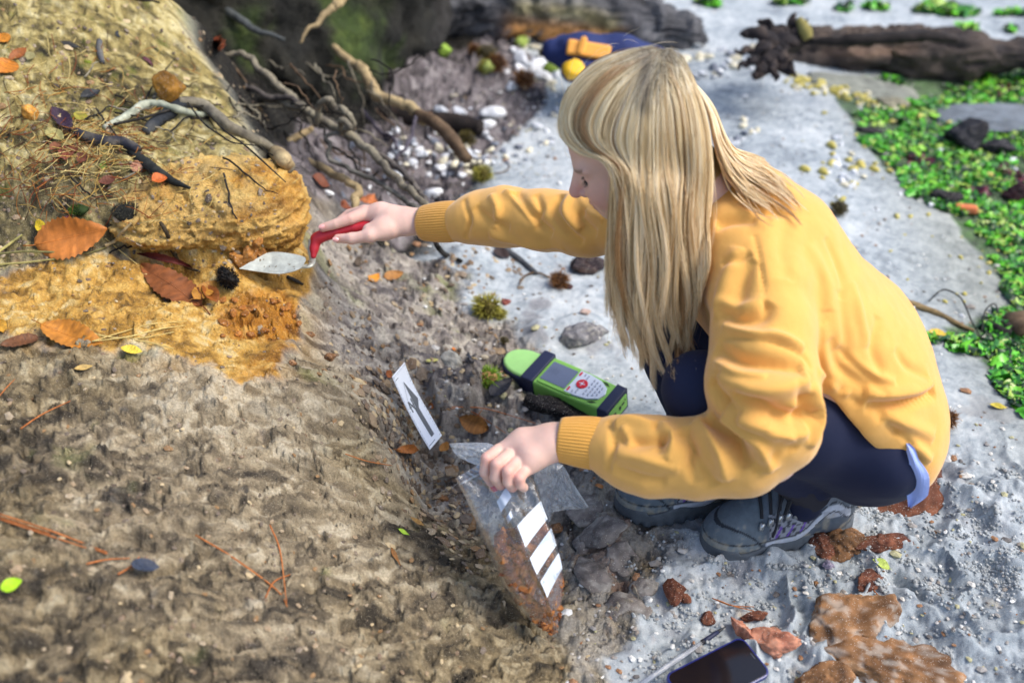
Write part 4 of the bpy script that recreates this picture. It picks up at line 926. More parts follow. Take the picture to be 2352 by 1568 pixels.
# ---- hiking shoes
m_upper = mat('shoe_upper', attr=True, rough=.75, spec=.35, noise=.18, nscale=90, bump=.3, bscale=900, bdist=.0005)
m_rubber = mat('shoe_rubber', (.085, .10, .115), rough=.7, noise=.35, nscale=60, bump=.3, bscale=300, bdist=.001)
m_lace = mat('lace', (.012, .014, .02), rough=.8, bump=.4, bscale=1400, bdist=.0004)
m_metal = mat('grey_metal', (.45, .48, .50), rough=.35, metal=.8)
def shoe_meshes():
    f = Field((-.16, -.065, -.005), (.165, .065, .16), .0028)
    f.ell((.088, -.002, .034), (.058, .045, .034), None, .01); f.ell((.03, 0, .045), (.08, .041, .042), None, .03); f.ell((-.03, 0, .05), (.08, .037, .05), None, .03)
    f.ell((-.085, 0, .05), (.045, .036, .052), None, .02); f.cone((-.060, 0, .07), (-.040, 0, .112), .040, .037, .02); f.cone((-.075, 0, .05), (-.068, 0, .095), .038, .028, .02); f.cone((.055, 0, .058), (.000, 0, .116), .022, .020, .02)
    f.cone((-.045, 0, .095), (-.037, 0, .17), .028, .031, .004, 's')
    f.half((0, 0, .02), (0, 0, -1))
    V, F = f.nets(); V = relax(V, F, 2, .4); N = vnorm(V, F); x, y, z = V.T
    seam = lambda d, w_=.0016: np.exp(-(d/w_)**2)
    # panels stand proud of each other
    toe = x > .075+.0*y-.35*(z-.03); side = np.abs(y)
    arc = np.abs(np.hypot(x-.115, z-.0)-.062); V = V-N*(.0016*seam(arc))[:, None]
    stripe_c = .034+.20*np.clip(-x, 0, .1)+.035*np.exp(-((x+.06)/.03)**2); st = (np.abs(z-stripe_c) < .0065)&(x < .055)&(x > -.12)&(side > .018)
    V = V+N*(.0014*st)[:, None]
    c = np.tile(srgb(84, 94, 106), (len(V), 1))
    mesh_zone = (z > stripe_c+.0065)&(x > -.03)&(x < .05)&(z < .08)&(side > .012); c[mesh_zone] = srgb(136, 140, 150)
    c[mesh_zone&((np.sin(x*2600)*np.sin(z*2600)) > .15)] = srgb(58, 62, 72)
    c[(x > .06)] = srgb(90, 102, 112); c[(x > .06)&(z < .042)] = srgb(108, 120, 128)
    c[st] = srgb(186, 192, 204); c[(z > .085)&(x < -.01)] = srgb(118, 126, 138); c[(x < -.1)&(z > .05)] = srgb(88, 96, 104)
    c[(np.abs(z-.075-.1*x) < .006)&(x < -.045)&(x > -.10)] = srgb(160, 165, 176)
    for k in range(4): 
        m = (np.abs((x-.035+.022*k)+.5*(z-.05)) < .0022)&mesh_zone&(z < .062); c[m] = srgb(104, 72, 160)
    c[(z < .026)] = srgb(66, 74, 82); c[np.abs(arc) < .0016] = srgb(40, 46, 54); c[np.abs(np.abs(z-stripe_c)-.0075) < .0012] = srgb(40, 44, 52)
    dirt = fbm(x*60, y*60, z*60, s=3, o=3); c = c*(1+.2*dirt)[:, None]; sand_m = sstep(.1, .5, dirt+(.05-z)*9)[:, None]*.55; c = c*(1-sand_m)+srgb(168, 160, 140)*sand_m
    up = mesh('upper', V, F, True, c); global UBV; UBV = BVHTree.FromPolygons([tuple(p) for p in V.tolist()], [tuple(q) for q in F.tolist()])
    g = Field((-.17, -.07, -.01), (.175, .07, .06), .0028)
    g.ell((.08, -.002, .0), (.068, .051, .10), None, 0); g.ell((-.0, 0, .0), (.11, .043, .10), None, .03); g.ell((-.08, 0, .0), (.056, .042, .10), None, .02)
    X, Y_, Z = np.meshgrid(*g.ax, indexing='ij', sparse=True); top = .030+.007*np.cos((X-.02)*34)*(X < .1)+.02*np.clip(X-.10, 0, 1)
    g.d = np.maximum(g.d, (Z-top).astype(np.float32)); g.d = np.maximum(g.d, -(Z-.0-.010*np.clip((X-.09)/.05, 0, 1)**2)+0*Y_).astype(np.float32)
    lug = (np.sin(X*300) > .2)*.0025*(Z < .012); g.d = g.d+lug.astype(np.float32)
    V2, F2 = g.nets(); V2 = relax(V2, F2, 1, .4); sole = mesh('sole', V2, F2)
    return up, sole
UP, SOLE = shoe_meshes()
def shoe(toe, heel, label, tilt=0.0):
    toe = np.array(toe); heel = np.array(heel); x = toe-heel; x /= np.linalg.norm(x); y = np.cross([0, 0, 1.0], x); y /= np.linalg.norm(y); z = np.cross(x, y)
    Rm = np.stack([x, y, z], 1); c = (toe+heel)/2+x*-.005
    e = obj('shoe', UP, m_upper); s_ = obj('sole', SOLE, m_rubber, e)
    def top(x, y):
        r = UBV.ray_cast(Vector((x, y, .3)), Vector((0, 0, -1))); return r[0].z if r[0] else .08
    def sidey(x, z, sg):
        r = UBV.ray_cast(Vector((x, .2*sg, z)), Vector((0, -sg, 0))); return r[0].y if r[0] else .04*sg
    for k in range(5):
        xx = .062-.0155*k
        p_ = [(xx-.006*(1-abs(y)/.03), y, top(xx-.006*(1-abs(y)/.03), y)+.0022) for y in (-.030, -.02, -.01, 0, .01, .02, .030)]
        v_, f_ = tube(catmull(p_, 22), .0027, 6); obj('lace', mesh('lace', v_, f_), m_lace, e)
        for sg in (-1, 1):
            z_ = top(xx, .031*sg)-.006; y_ = sidey(xx, z_, sg); v_, f_ = tube(np.array([(xx+.001, y_+.001*sg, z_+.006), (xx+.005, y_+.0035*sg, z_-.005)]), .0042, 8); obj('eyelet', mesh('eyelet', v_, f_), m_metal, e)
    for sg in (-1, 1):
        p_ = [(-.004, .003*sg, .138), (.008, .024*sg, .136), (.026, .046*sg, .112), (.032, .046*sg, .092), (.016, .028*sg, .114), (-.002, .004*sg, .136)]
        v_, f_ = tube(catmull(p_, 26), .0024, 6); obj('lace_bow', mesh('lace_bow', v_, f_), m_lace, e)
        p_ = [(-.004, .003*sg, .137), (.014, .016*sg, .124), (.036, .034*sg, .098), (.046, .050*sg, .074), (.052, .054*sg, .058)]
        v_, f_ = tube(catmull(p_, 20), .0022, 6); obj('lace_end', mesh('lace_end', v_, f_), m_lace, e)
    # shoes are the person's: child objects carrying their own sub-parts
    off = Vector(person.location); e.parent = person; M = Matrix.Identity(4)
    for i in range(3):
        for j in range(3): M[i][j] = float(Rm[i][j])
        M[i][3] = float(c[i]-person.location[i])
    e.matrix_parent_inverse = Matrix.Identity(4); e.matrix_basis = M; e['label'] = label; e.matrix_basis = M @ Matrix.Diagonal((1.04, 1.06, 1.22, 1))
    return e
shoe(PZ(1648, 1262, .0), PZ(1915, 1205, .0), 'grey hiking shoe nearer the bag with sand on its sole')
shoe(PZ(1462, 1170, .0), PZ(1710, 1140, .0), 'far grey hiking shoe half hidden behind the other')
so = []
for a_, k_ in ((AN, KN), (AF, KF)):
    v_, f_ = tube(catmull([a_+np.array([.012, 0, -.01]), a_+(k_-a_)*.12+np.array([.006, 0, 0]), a_+(k_-a_)*.3], 12), np.linspace(.037, .042, 12), 20, False); childw(obj('sock', mesh('sock', v_, f_), mat('dark_sock', (.02, .02, .03), rough=.95) if not so else so[0]), person); so.append(bpy.data.materials['dark_sock'])
# ================================================================== THINGS
def cc(k, X, Y):
    x0, y0 = {'a': (0, 0), 'b': (1288, 0), 'c': (2576, 0), 'd': (0, 860), 'e': (1288, 860), 'f': (2576, 860), 'g': (0, 1716), 'h': (1288, 1716), 'i': (2576, 1716)}[k]
    return ((x0+X/1.823)/1.643, (y0+Y/1.823)/1.643)
def rmat(name, col, **k): return mat(name, tuple(srgb(*col)), **k)
# ---- fractured stone builder
def rock_v(seed, sub=3, planes=14, rough=.06, dims=(1, 1, 1), flat=.0):
    bm = bmesh.new(); bmesh.ops.create_icosphere(bm, subdivisions=sub, radius=1); V = np.array([v.co[:] for v in bm.verts]); F = [[v.index for v in f.verts] for f in bm.faces]; bm.free()
    r = np.random.default_rng(seed); n = r.normal(size=(planes, 3)); n /= np.linalg.norm(n, axis=1)[:, None]; d = r.uniform(.62, .95, planes)
    q = V@n.T; q = np.where(q > .05, d/np.maximum(q, .05), 9); R_ = np.minimum(q.min(1), 1.15)
    V = V*R_[:, None]; N_ = V/np.linalg.norm(V, axis=1)[:, None]
    V = V+N_*(rough*fbm(V[:, 0]*2.4+seed, V[:, 1]*2.4, V[:, 2]*2.4, s=seed, o=4))[:, None]
    return V*np.array(dims), F
def paint(V, cols, sc_=3.0, seed=0):
    n = .5+.55*fbm(V[:, 0]*sc_, V[:, 1]*sc_, V[:, 2]*sc_, s=seed+300, o=4); n = np.clip(n, 0, .9999)*(len(cols)-1); i = n.astype(int); f = (n-i)[:, None]; c = np.array([srgb(*c) for c in cols]); return c[i]*(1-f)+c[i+1]*f
m_stone = mat('stone', attr=True, rough=.85, spec=.3, noise=.2, nscale=60, bump=.6, bscale=220, bdist=.002, speck=((.55, .52, .46), .34, 500))
m_flint = mat('pale_flint', attr=True, rough=.7, spec=.35, noise=.15, nscale=80, bump=.3, bscale=150, bdist=.001)
m_wood = mat('weathered_wood', attr=True, rough=.85, spec=.25, noise=.35, nscale=120, bump=.6, bscale=260, bdist=.002)
m_leaf = mat('dry_leaf', attr=True, rough=.6, spec=.35, noise=.22, nscale=120, bump=.3, bscale=400, bdist=.0008, speck=((.62, .56, .42), .27, 900))
m_burr = mat('burr_spines', attr=True, rough=.7, spec=.3)
m_moss = mat('moss', attr=True, rough=.9, noise=.3, nscale=300)
def surf_pt(u, v, sink=0.0):
    p = hit(u, v); return p-np.array([0, 0, sink])
# ---- red and ochre rocks near the shoes
def big_rock(u, v, size, dims, seed, cols, label, yaw=0.0, sink=.4, sub=5, rough=.14, planes=16, group=None, name='rock', cat='rock', tilt=(0, 0), parent=None, dust=.0):
    V, F = rock_v(seed, sub, planes, rough, dims); V = V*size
    V = V+(V/np.linalg.norm(V, axis=1)[:, None])*(size*.05*facets(V[:, 0]/size+V[:, 2]/size*.7, V[:, 1]/size+.4*V[:, 2]/size, 3.2, seed, 1, .5))[:, None]
    c_, s_ = math.cos(yaw), math.sin(yaw); V = V@np.array([[c_, s_, 0], [-s_, c_, 0], [0, 0, 1.0]])
    if sub >= 4: V = V+(V/np.linalg.norm(V, axis=1)[:, None])*(.0022*fbm(V[:, 0]*140, V[:, 1]*140, V[:, 2]*140, s=seed, o=2)+size*.05*fbm(V[:, 0]/size*4, V[:, 1]/size*4, V[:, 2]/size*4, s=seed+1, o=3))[:, None]
    p = surf_pt(u, v); n = gnorm(p[0], p[1], .03); R_ = rot_to(n+np.array([tilt[0], tilt[1], 0]))
    col = paint(V/size, cols, 2.2, seed)*(.85+.5*fbm(V[:, 0]*90, V[:, 1]*90, V[:, 2]*90, s=seed+2, o=2))[:, None]
    if sub >= 4 and dust: dd = sstep(.0, .35, fbm(V[:, 0]*85, V[:, 1]*85, V[:, 2]*85, s=seed+9, o=2)+.45*fbm(V[:, 0]*25, V[:, 1]*25, V[:, 2]*25, s=seed+19, o=2)+dust-.14)[:, None]*.4; col = col*(1-dd)+srgb(186, 182, 172)*dd
    # sand lying on upward faces
    o = obj(name, mesh(name, V, F, False if sub < 4 else True, col), m_stone); place(o, p+n*size*dims[2]*(1-2*sink), R_); return tag(o, label, cat, group)
RUST = [(44,26,22),(88,50,38),(124,76,54),(156,116,92)]; OCR = [(60,44,32),(108,76,50),(152,110,72),(184,156,122)]; SAL = [(110,66,54),(170,110,88),(204,144,116),(206,170,150)]
big_rock(2085, 1130, .085, (1.25, .7, .28), 41, RUST, 'dark red flaky rock slab under the trailing shirt tail', .5, .3)
big_rock(1935, 1255, .048, (1.0, .75, .62), 42, OCR, 'orange brown broken rock right of the shoe toe', .2, .3)
big_rock(1892, 1262, .030, (.8, .9, .6), 43, RUST, 'dark rust rock pressed against the shoe sole', .6, .3)
big_rock(2030, 1245, .038, (1.5, .5, .3), 44, RUST, 'thin rust rock fragment half buried in pale sand', .15, .35)
big_rock(2000, 1338, .022, (1.5, .8, .4), 45, RUST, 'small dark rust rock crumb between the two rock heaps', .9, .3)
big_rock(1960, 1440, .088, (1.1, .8, .42), 46, OCR, 'large ochre rock dusted with sand at the lower right', .3, .5, dust=.16, rough=.30, planes=22)
big_rock(2030, 1535, .086, (1.2, .6, .36), 47, OCR, 'flat brown rock in front of the large ochre one, cut by the frame', -.3, .5, dust=.14, rough=.30, planes=22)
big_rock(1905, 1560, .045, (1.1, .7, .4), 48, OCR, 'crumbly brown rock beside the phone corner', .4, .35)
big_rock(1780, 1478, .040, (1.15, .85, .42), 49, SAL, 'salmon pink rock behind the top corner of the phone', -.5, .3)
big_rock(1705, 1452, .020, (.5, 1.5, .7), 50, SAL, 'narrow salmon rock sliver touching the pen tip', .5, .3)
big_rock(1730, 1418, .014, (1.6, .8, .5), 51, RUST, 'small rust rock above the salmon rock', .2, .3)
big_rock(*cc('a', 210, 795), .021, (.85, .7, 1.0), 52, [(160,104,40),(206,146,62),(222,176,110)], 'small orange stone on the bank at the far left of the needles', .2, .3, sub=4)
big_rock(*cc('a', 1145, 655), .033, (1.0, .85, .95), 53, [(96,64,20),(140,98,34),(166,122,50)], 'rounded ochre stone above the lichen covered root', .3, .15, sub=4, rough=.05)
big_rock(*cc('b', 190, 1385)[:2], .030, (1.2, .7, .4), 54, [(150,84,50),(196,116,70),(206,150,100)], 'orange rock behind the reaching hand', .3, .3, sub=4)
big_rock(*cc('b', 20, 1430)[:2], .022, (1.0, .7, .5), 55, [(120,64,44),(170,96,66),(190,130,90)], 'reddish rock left of the orange rock behind the hand', .3, .3, sub=4)
big_rock(*cc('e', 1660, 730), .050, (1.25, .8, .45), 57, [(74,74,80),(110,108,112),(146,146,148)], 'dark grey clay lump in sand above the green instrument', .4, .62, dust=.12)
big_rock(*cc('e', 770, 960), .030, (.7, .5, 1.0), 58, [(150,146,136),(180,176,164),(200,196,184)], 'pale angular clay block right of the white card', .4, .45)
for k, (u, v, s_) in enumerate([(1392,1212,.040),(1345,1170,.036),(1425,1275,.036),(1360,1320,.042),(1440,1400,.034),(1480,1350,.026),(1340,1250,.024)]):
    big_rock(u, v, s_, (1.15, .9, .36), 60+k, [(96,90,88),(128,120,114),(152,144,134)], ['rounded grey clay lump below the forearm, beside the crumpled bag','grey clay lump under the crumpled bag','grey clay lump right of the striped sample bag','broad grey clay lump beside the bag of rock chips','grey clay lump halfway between bag and pen','small grey clay lump left of the shoe toe','small grey clay lump touching the bag label'][k], k*.7, .55, sub=4, rough=.08, name='clay_lump', cat='clay lump', dust=.02)
for k, (u, v, s_, lb) in enumerate([(cc('d',2130,735)+(.008, 'small ochre crumb on grey clay right of the fresh diggings')), (cc('d',2265,895)+(.012, 'split ochre crumb on grey clay, lowest of three')), (cc('d',2010,935)+(.008, 'dark ochre crumb at the foot of the ochre ledge')), (cc('h',700,310)+(.011, 'orange rock crumb in the dark cleft left of the bag')), (cc('h',1465,520)+(.013, 'orange crumb touching the right edge of the sample bag')), (cc('i',170,1135)+(.013, 'dark red crumb on sand above the pen')), (cc('i',915,890)+(.006, 'tiny orange crumb on pale sand above the large rock')), (cc('i',1000,770)+(.012, 'lilac grey stone chip at the foot of the orange rock')), (cc('h',2300,950)+(.02, 'flat rust flake in pale sand between bag and shoe')), (cc('i',20,1000)+(.010, 'dark rust crumb in sand below the far shoe'))]):
    big_rock(u, v, s_, (1.2, .9, .7), 80+k, RUST if 'rust' in lb or 'red' in lb else ([(120,112,130),(170,160,180)] if 'lilac' in lb else OCR), lb, k, .25, sub=3, name='rock_crumb', cat='rock crumb')
# ochre clods fallen on and under the trowel
for k, (u, v, s_) in enumerate([cc('d',1640,240)+(.016,), cc('d',1700,190)+(.019,), cc('d',1780,200)+(.014,), cc('d',1600,205)+(.010,), cc('d',1760,120)+(.012,)]):
    big_rock(u, v-4, s_, (1.1, .8, .75), 95+k, [(112,70,30),(164,108,46),(196,142,76)], ['ochre clod on the left of the trowel blade','largest ochre clod resting behind the trowel blade','ochre clod on the right of the clod heap by the trowel','smallest ochre clod at the left end of the heap','ochre clod on top of the heap behind the trowel'][k], k, .1, sub=4, name='clod', cat='clod')
for k in range(26):
    r = np.random.default_rng(500+k); u = r.uniform(510, 685); v = r.uniform(690, 775)
    big_rock(u, v, r.uniform(.004, .010), (1.2, .9, .7), 500+k, [(110,66,28),(164,104,44),(196,144,76)], 'orange crumb in the freshly dug ochre hollow', k, .1, sub=2, name='ochre_crumb', cat='crumb', group='crumbs in the freshly dug hollow')
# ---- chestnut burrs
def burr_mesh(seed, ns=260, spike=.5, cols=((120,110,40),(170,160,70)), core=(90,70,40), squash=.85):
    r = np.random.default_rng(seed); V, F = rock_v(seed, 2, 10, .1); V = V*.62; V[:, 2] *= squash; M_ = MB(); M_.add(V, F, np.tile(srgb(*core), (len(V), 1)))
    for i in range(ns):
        d = r.normal(size=3); d /= np.linalg.norm(d); d[2] *= squash; b = d*.55; e = d*(.62+spike*r.uniform(.5, 1.0))+r.normal(0, .10, 3); s_ = np.cross(d, r.normal(size=3)); s_ /= np.linalg.norm(s_); t_ = np.cross(d, s_); w_ = .034
        m = (b+e)/2+r.normal(0, .04, 3); c0 = srgb(*cols[0]); c1 = srgb(*cols[1]); 
        vs = [b+s_*w_, b-s_*w_*.5+t_*w_*.8, b-s_*w_*.5-t_*w_*.8, m+s_*w_*.7, m-s_*w_*.35+t_*w_*.6, m-s_*w_*.35-t_*w_*.6, e]
        fs = [(0, 1, 4, 3), (1, 2, 5, 4), (2, 0, 3, 5), (3, 4, 6), (4, 5, 6), (5, 3, 6)]; M_.add(vs, fs, np.array([c0*.6]*3+[c0]*3+[c1]))
    return M_
BM = {k: burr_mesh(*a) for k, a in {'olive': (1, 380, .46, ((136,130,44),(226,220,116)), (80,70,26)), 'green': (2, 260, .55, ((120,160,40),(206,232,100)), (170,130,80)), 'brown': (3, 300, .5, ((104,64,30),(190,138,70)), (60,36,20)), 'black': (4, 420, .14, ((22,18,16),(60,52,44)), (20,17,15)), 'dull': (5, 260, .3, ((84,74,32),(130,120,60)), (50,44,24))}.items()}
BME = {}
for k, M_ in BM.items(): BME[k] = mesh('burr', np.concatenate(M_.v), M_.f, False, np.concatenate(M_.c)); BME[k].materials.append(m_burr)
def burr(u, v, px, kind, label, group=None, sink=.15, rz=0.0):
    p = surf_pt(u, v+px*.25); d = proj(p)[2]; s = px/FPX*d/2*1.15
    o = obj('chestnut_burr', BME[kind]); n = gnorm(p[0], p[1], .02); o.rotation_euler = (rz*.7, rz*.4, rz*2); o.location = p+np.array([0, 0, 1])*s*(.80-sink); o.scale = (s, s, s); return tag(o, label, 'chestnut burr', group)
burr(1118, 708, 70, 'olive', 'spiky olive brown chestnut burr on clay above the green instrument')
burr(1149, 722, 34, 'olive', 'smaller olive burr half attached to the right of the large burr', rz=1.2)
burr(1121, 870, 58, 'green', 'open bright green chestnut burr left of the green instrument')
burr(1158, 783, 24, 'dull', 'tiny dark green burr above the tip of the green instrument')
burr(1109, 403, 48, 'olive', 'yellow green burr on sand behind the outstretched sleeve')
burr(1284, 646, 48, 'brown', 'brown burr with a long stalk, below the outstretched sleeve')
burr(1924, 482, 46, 'dull', 'olive burr on sand right of the young woman\'s back')
burr(2168, 962, 54, 'brown', 'brown burr behind the sweatshirt hem')
burr(2160, 945, 30, 'dull', 'small pale burr on top of the brown one behind the hem', rz=2)
burr(1120, 128, 50, 'dull', 'olive burr at the top of the cluster by the backpack', rz=.3)
burr(1092, 120, 36, 'brown', 'brown burr at the left of the cluster by the backpack', rz=.8)
burr(1142, 150, 44, 'brown', 'dark brown burr at the foot of the cluster by the backpack', rz=1.3)
burr(1112, 158, 34, 'olive', 'yellowish burr low in the cluster by the backpack', rz=2)
burr(1204, 186, 50, 'brown', 'brown burr among white flints left of the backpack', rz=.5)
burr(1075, 322, 46, 'dull', 'brown burr below the end of the pale root', rz=.9)
burr(1250, 128, 34, 'dull', 'dark burr touching the left side of the backpack', rz=.4)
p_ = surf_pt(526, 660); d_ = proj(p_)[2]; s_ = 50/FPX*d_*.95
o = obj('seed_ball', BME['black']); o.location = p_+np.array([0, 0, s_*.55]); o.scale = (s_*.98, s_*.9, s_*.82); o.rotation_euler = (1, .5, 2); tag(o, 'black sand speckled seed ball left of the trowel', 'seed ball')
# green husks
def husk(u, v, px, col, label):
    V, F = rock_v(int(u), 3, 26, .04); V *= px/FPX*.5
    p = surf_pt(u, v+px*.3); V = V*proj(p)[2]; o = obj('green_husk', mesh('green_husk', V, F, True, paint(V*60, [col, tuple(min(255, c+30) for c in col)])), m_flint); o.location = p+np.array([0, 0, px/FPX*.35*proj(p)[2]]); tag(o, label, 'husk')
husk(*cc('b',1445,468), 42, (100,124,34), 'lime green husk in front of the backpack'); husk(*cc('b',708,356), 40, (126,158,50), 'lime green husk by the dark root bank'); husk(*cc('b',1235,298), 34, (130,150,60), 'small green husk among flints behind'); husk(*cc('b',1010,470), 36, (140,152,74), 'pale green husk below the cluster of burrs')
# ---- dark bark flakes
big_rock(*cc('e',1690,285), .045, (1.25, .7, .45), 120, [(24,20,24),(50,40,44),(86,64,46)], 'dark curled bark flake on sand beside the hair', -.1, .2, name='bark_flake', cat='bark')
big_rock(*cc('e',1450,1250), .050, (1.5, .6, .35), 121, [(14,13,14),(34,30,30),(60,52,46)], 'black bark piece under the green instrument', -.2, .3, name='bark_flake', cat='bark')
big_rock(*cc('e',1130,520), .012, (1.1, .8, .7), 122, [(90,30,30),(150,70,70),(210,170,130)], 'dark red chestnut right of the olive burr', 0, .2, sub=3, name='chestnut', cat='chestnut')
big_rock(*cc('e',1560,410), .012, (1.2, .8, .6), 123, [(40,20,20),(70,34,34)], 'brown chestnut below the stalked burr', 0, .2, sub=3, name='chestnut', cat='chestnut')
big_rock(*cc('a',450,1530), .012, (1.1, .9, .7), 124, [(60,24,34),(110,50,60),(180,140,140)], 'shiny maroon chestnut above the large orange leaf', 0, .2, sub=3, name='chestnut', cat='chestnut')
big_rock(*cc('e',1678,590), .012, (1.1, .8, .6), 125, [(180,150,140),(210,190,176)], 'pale pink pebble on sand near the hair', 0, .2, sub=3, name='pebble', cat='pebble')
big_rock(*cc('e',985,895), .010, (1.2, .8, .6), 126, [(150,140,120),(180,170,150)], 'small pale pebble left of the instrument tip', 0, .2, sub=3, name='pebble', cat='pebble')

# ---- leaves
def leaf_mesh(L, W, col, seed, curl=.25, serr=.06, droop=.1, fold=.2, n=26, m=7, tip=.35, stem=True, roll=0.0):
    r = np.random.default_rng(seed); t = np.linspace(0, 1, n); w = np.sin(math.pi*t**(1-tip*.6))**.8*W/2; w = np.where(t > .02, w, 0)+L*.003
    teeth = 1+serr*((t*n*.5) % 1-.5)*2*(t > .06)*(t < .97); V = []; C_ = []
    c0 = srgb(*col); c0 = c0*np.array([.9, .92, .78])+c0.mean()*.02
    for i in range(n):
        for j in range(m):
            a = j/(m-1)*2-1; ww = w[i]*(teeth[i] if abs(a) > .9 else 1)
            ang = roll*a; y = ww*a if roll == 0 else ww*math.sin(ang)/max(roll, .01)*1.0; z = abs(ww*a)*fold+(0 if roll == 0 else ww*(1-math.cos(ang))/max(roll, .01))
            x = t[i]*L+abs(a)*.0; z += curl*L*(.25-(t[i]-.5)**2)*-1+droop*L*.15*math.sin(t[i]*7+a*2+seed)+.010*L*math.sin(t[i]*n*1.57)*abs(a)
            V.append((x-L/2, y, z)); vein = .82 if (j == m//2) else (1.0 if i % 2 else .90); C_.append(c0*vein*(1+.16*r.normal())*(1-.25*abs(a)*r.random()))
    F = [(i*m+j, (i+1)*m+j, (i+1)*m+j+1, i*m+j+1) for i in range(n-1) for j in range(m-1)]; V = np.array(V)
    V2 = V-np.array([0, 0, L*.006]); k = len(V); F2 = [tuple(q+k for q in f[::-1]) for f in F]; M_ = MB(); M_.add(np.vstack([V, V2]), F+F2, np.vstack([C_, np.array(C_)*.9]))
    if stem:
        z0 = V[m//2][2]; v_, f_ = tube(catmull([(-L/2+L*.02, 0, z0), (-L/2-L*.06, .01*L, z0+.01*L), (-L/2-L*.15, .03*L, z0-.01*L)], 6), L*.009, 5); M_.add(v_, f_, c0*.7)
    v_, f_ = tube(np.array([V[i*m+m//2]+np.array([0, 0, L*.002]) for i in range(1, n-1, 2)]), np.linspace(L*.007, L*.002, len(range(1, n-1, 2))), 4); M_.add(v_, f_, c0*1.12)
    return M_
def leaf(a, b, wpx, col, label, seed, curl=.15, lift=.006, fold=.2, serr=.08, name='leaf', roll=0.0, droop=.1, cat='leaf', group=None, tip=.35, tilt=(0, 0)):
    """a = stem end, b = tip in the picture, lying on the ground there"""
    pa, pb = hit(*a), hit(*b); c = (pa+pb)/2; x = pb-pa; L = np.linalg.norm(x); g_ = hit((a[0]+b[0])/2, (a[1]+b[1])/2); c = np.array([g_[0], g_[1], max(g_[2], (pa[2]+pb[2])/2)]) if np.linalg.norm(g_-c) < L else c
    n = gnorm(c[0], c[1], .03)+np.array([tilt[0], tilt[1]-.15, 0]); z = n-x*np.dot(n, x)/(L*L); z /= np.linalg.norm(z); x = x/L; R_ = np.stack([x, np.cross(z, x), z], 1)
    W = wpx/FPX*proj(c)[2]*1.25
    M_ = leaf_mesh(L, W, col, seed, curl*1.25, serr, droop*1.8, fold*1.3, roll=roll, tip=tip); me = mesh(name, np.concatenate(M_.v), M_.f, True, np.concatenate(M_.c)); o = obj(name, me, m_leaf); place(o, c+z*(lift+L*.02), R_); return tag(o, label, cat, group)
leaf((88,566), (254,528), 74, (196,118,52), 'large orange brown chestnut leaf with toothed edges on the bank at left', 1, -.12, .012, .22, .12, tilt=(0, -.5))
leaf((96,752), (240,796), 52, (190,120,36), 'orange chestnut leaf at the lower edge of the ochre ledge', 2, .15, .008, .2, .1, tilt=(0, -.3))
leaf((88,782), (2,800), 34, (112,70,44), 'brown leaf cut by the edge of the picture below the orange one', 3, .1, .006)
leaf((470,722), (328,628), 58, (140,80,42), 'long brown sand dusted leaf running toward the black seed ball', 4, .08, .006, .15, .12, tilt=(0, -.3))
leaf((450,650), (322,617), 15, (96,34,26), 'narrow curled dark red leaf above the long brown leaf', 5, .05, .018, .9, 0, roll=1.0)
leaf((445,705), (500,665), 34, (178,120,40), 'small ochre leaf left of the black seed ball', 6, .1, .010, tilt=(0, -.4)); leaf((500,712), (470,668), 26, (150,84,30), 'small rust leaf leaning on the ochre one', 7, .1, .016, .5, tilt=(.3, -.4))
leaf((278,802), (328,812), 20, (232,200,70), 'small bright yellow leaf below the ochre ledge', 8, .1, .004)
leaf((170,850), (214,842), 12, (190,156,96), 'small tan leaf on grey clay under the yellow one', 9, .1, .003)
leaf((1050,962), (1118,988), 34, (158,104,54), 'curled brown beech leaf between the card and the instrument', 10, -.3, .010, .35, .12, tilt=(0, -.4))
leaf((845,652), (868,638), 18, (222,146,40), 'small bright orange leaf behind the red trowel', 11, .2, .006); leaf((880,642), (925,632), 20, (176,120,62), 'brown and orange leaf right of the small orange one', 12, .2, .006)
leaf((978,832), (1006,828), 11, (196,190,120), 'small pale green leaf above the tilted card', 13, .1, .003)
leaf((905,1036), (955,1034), 17, (176,106,50), 'orange brown leaf left of the foot of the white card', 14, -.2, .005); leaf((940,1197), (975,1218), 14, (170,128,70), 'narrow tan leaf left of the sample bag', 15, .2, .004); leaf((912,1218), (938,1232), 10, (170,206,60), 'small bright green leaf beside the narrow tan one', 16, .1, .004)
leaf((896,1260), (918,1302), 9, (146,98,54), 'thin brown leaf sliver on the clay slope', 17, .1, .003); leaf((14,1368), (62,1348), 26, (176,222,30), 'bright lime green leaf on the clay at lower left', 18, .1, .016)
leaf((2038,1308), (1998,1288), 20, (180,196,100), 'pale green leaf beside the orange rock', 19, .25, .006, .5); leaf((2132,765), (2172,770), 20, (226,186,60), 'yellow leaf on sand by the seaweed', 20, .1, .004); leaf((2272,932), (2312,940), 15, (212,190,70), 'yellow leaf on sand below the seaweed strip', 21, .1, .004); leaf((2325,900), (2352,925), 26, (206,170,110), 'tan leaf at the right edge on the seaweed', 22, .1, .006)
leaf(cc('a',70,430), cc('a',0,520), 45, (196,118,30), 'orange leaf at the left edge of the sandy bank', 23, .2, .006); leaf(cc('a',60,310), cc('a',0,250), 25, (206,130,34), 'upper orange leaf cut by the left edge', 24, .2, .006); leaf(cc('a',180,345), cc('a',60,440), 20, (150,84,36), 'rust leaf beside the orange leaf at the left edge', 25, .1, .004)
leaf(cc('a',230,370), cc('a',190,420), 18, (150,140,100), 'grey tan leaf stub on the bank', 26, .1, .004)
leaf(cc('a',365,765), cc('a',505,935), 30, (56,36,58), 'dark purple leaf at the left of the needle heap', 27, .1, .008, .3); leaf(cc('a',555,690), cc('a',695,640), 18, (44,46,54), 'black curled leaf on the bank above the needles', 28, .2, .006, .5)
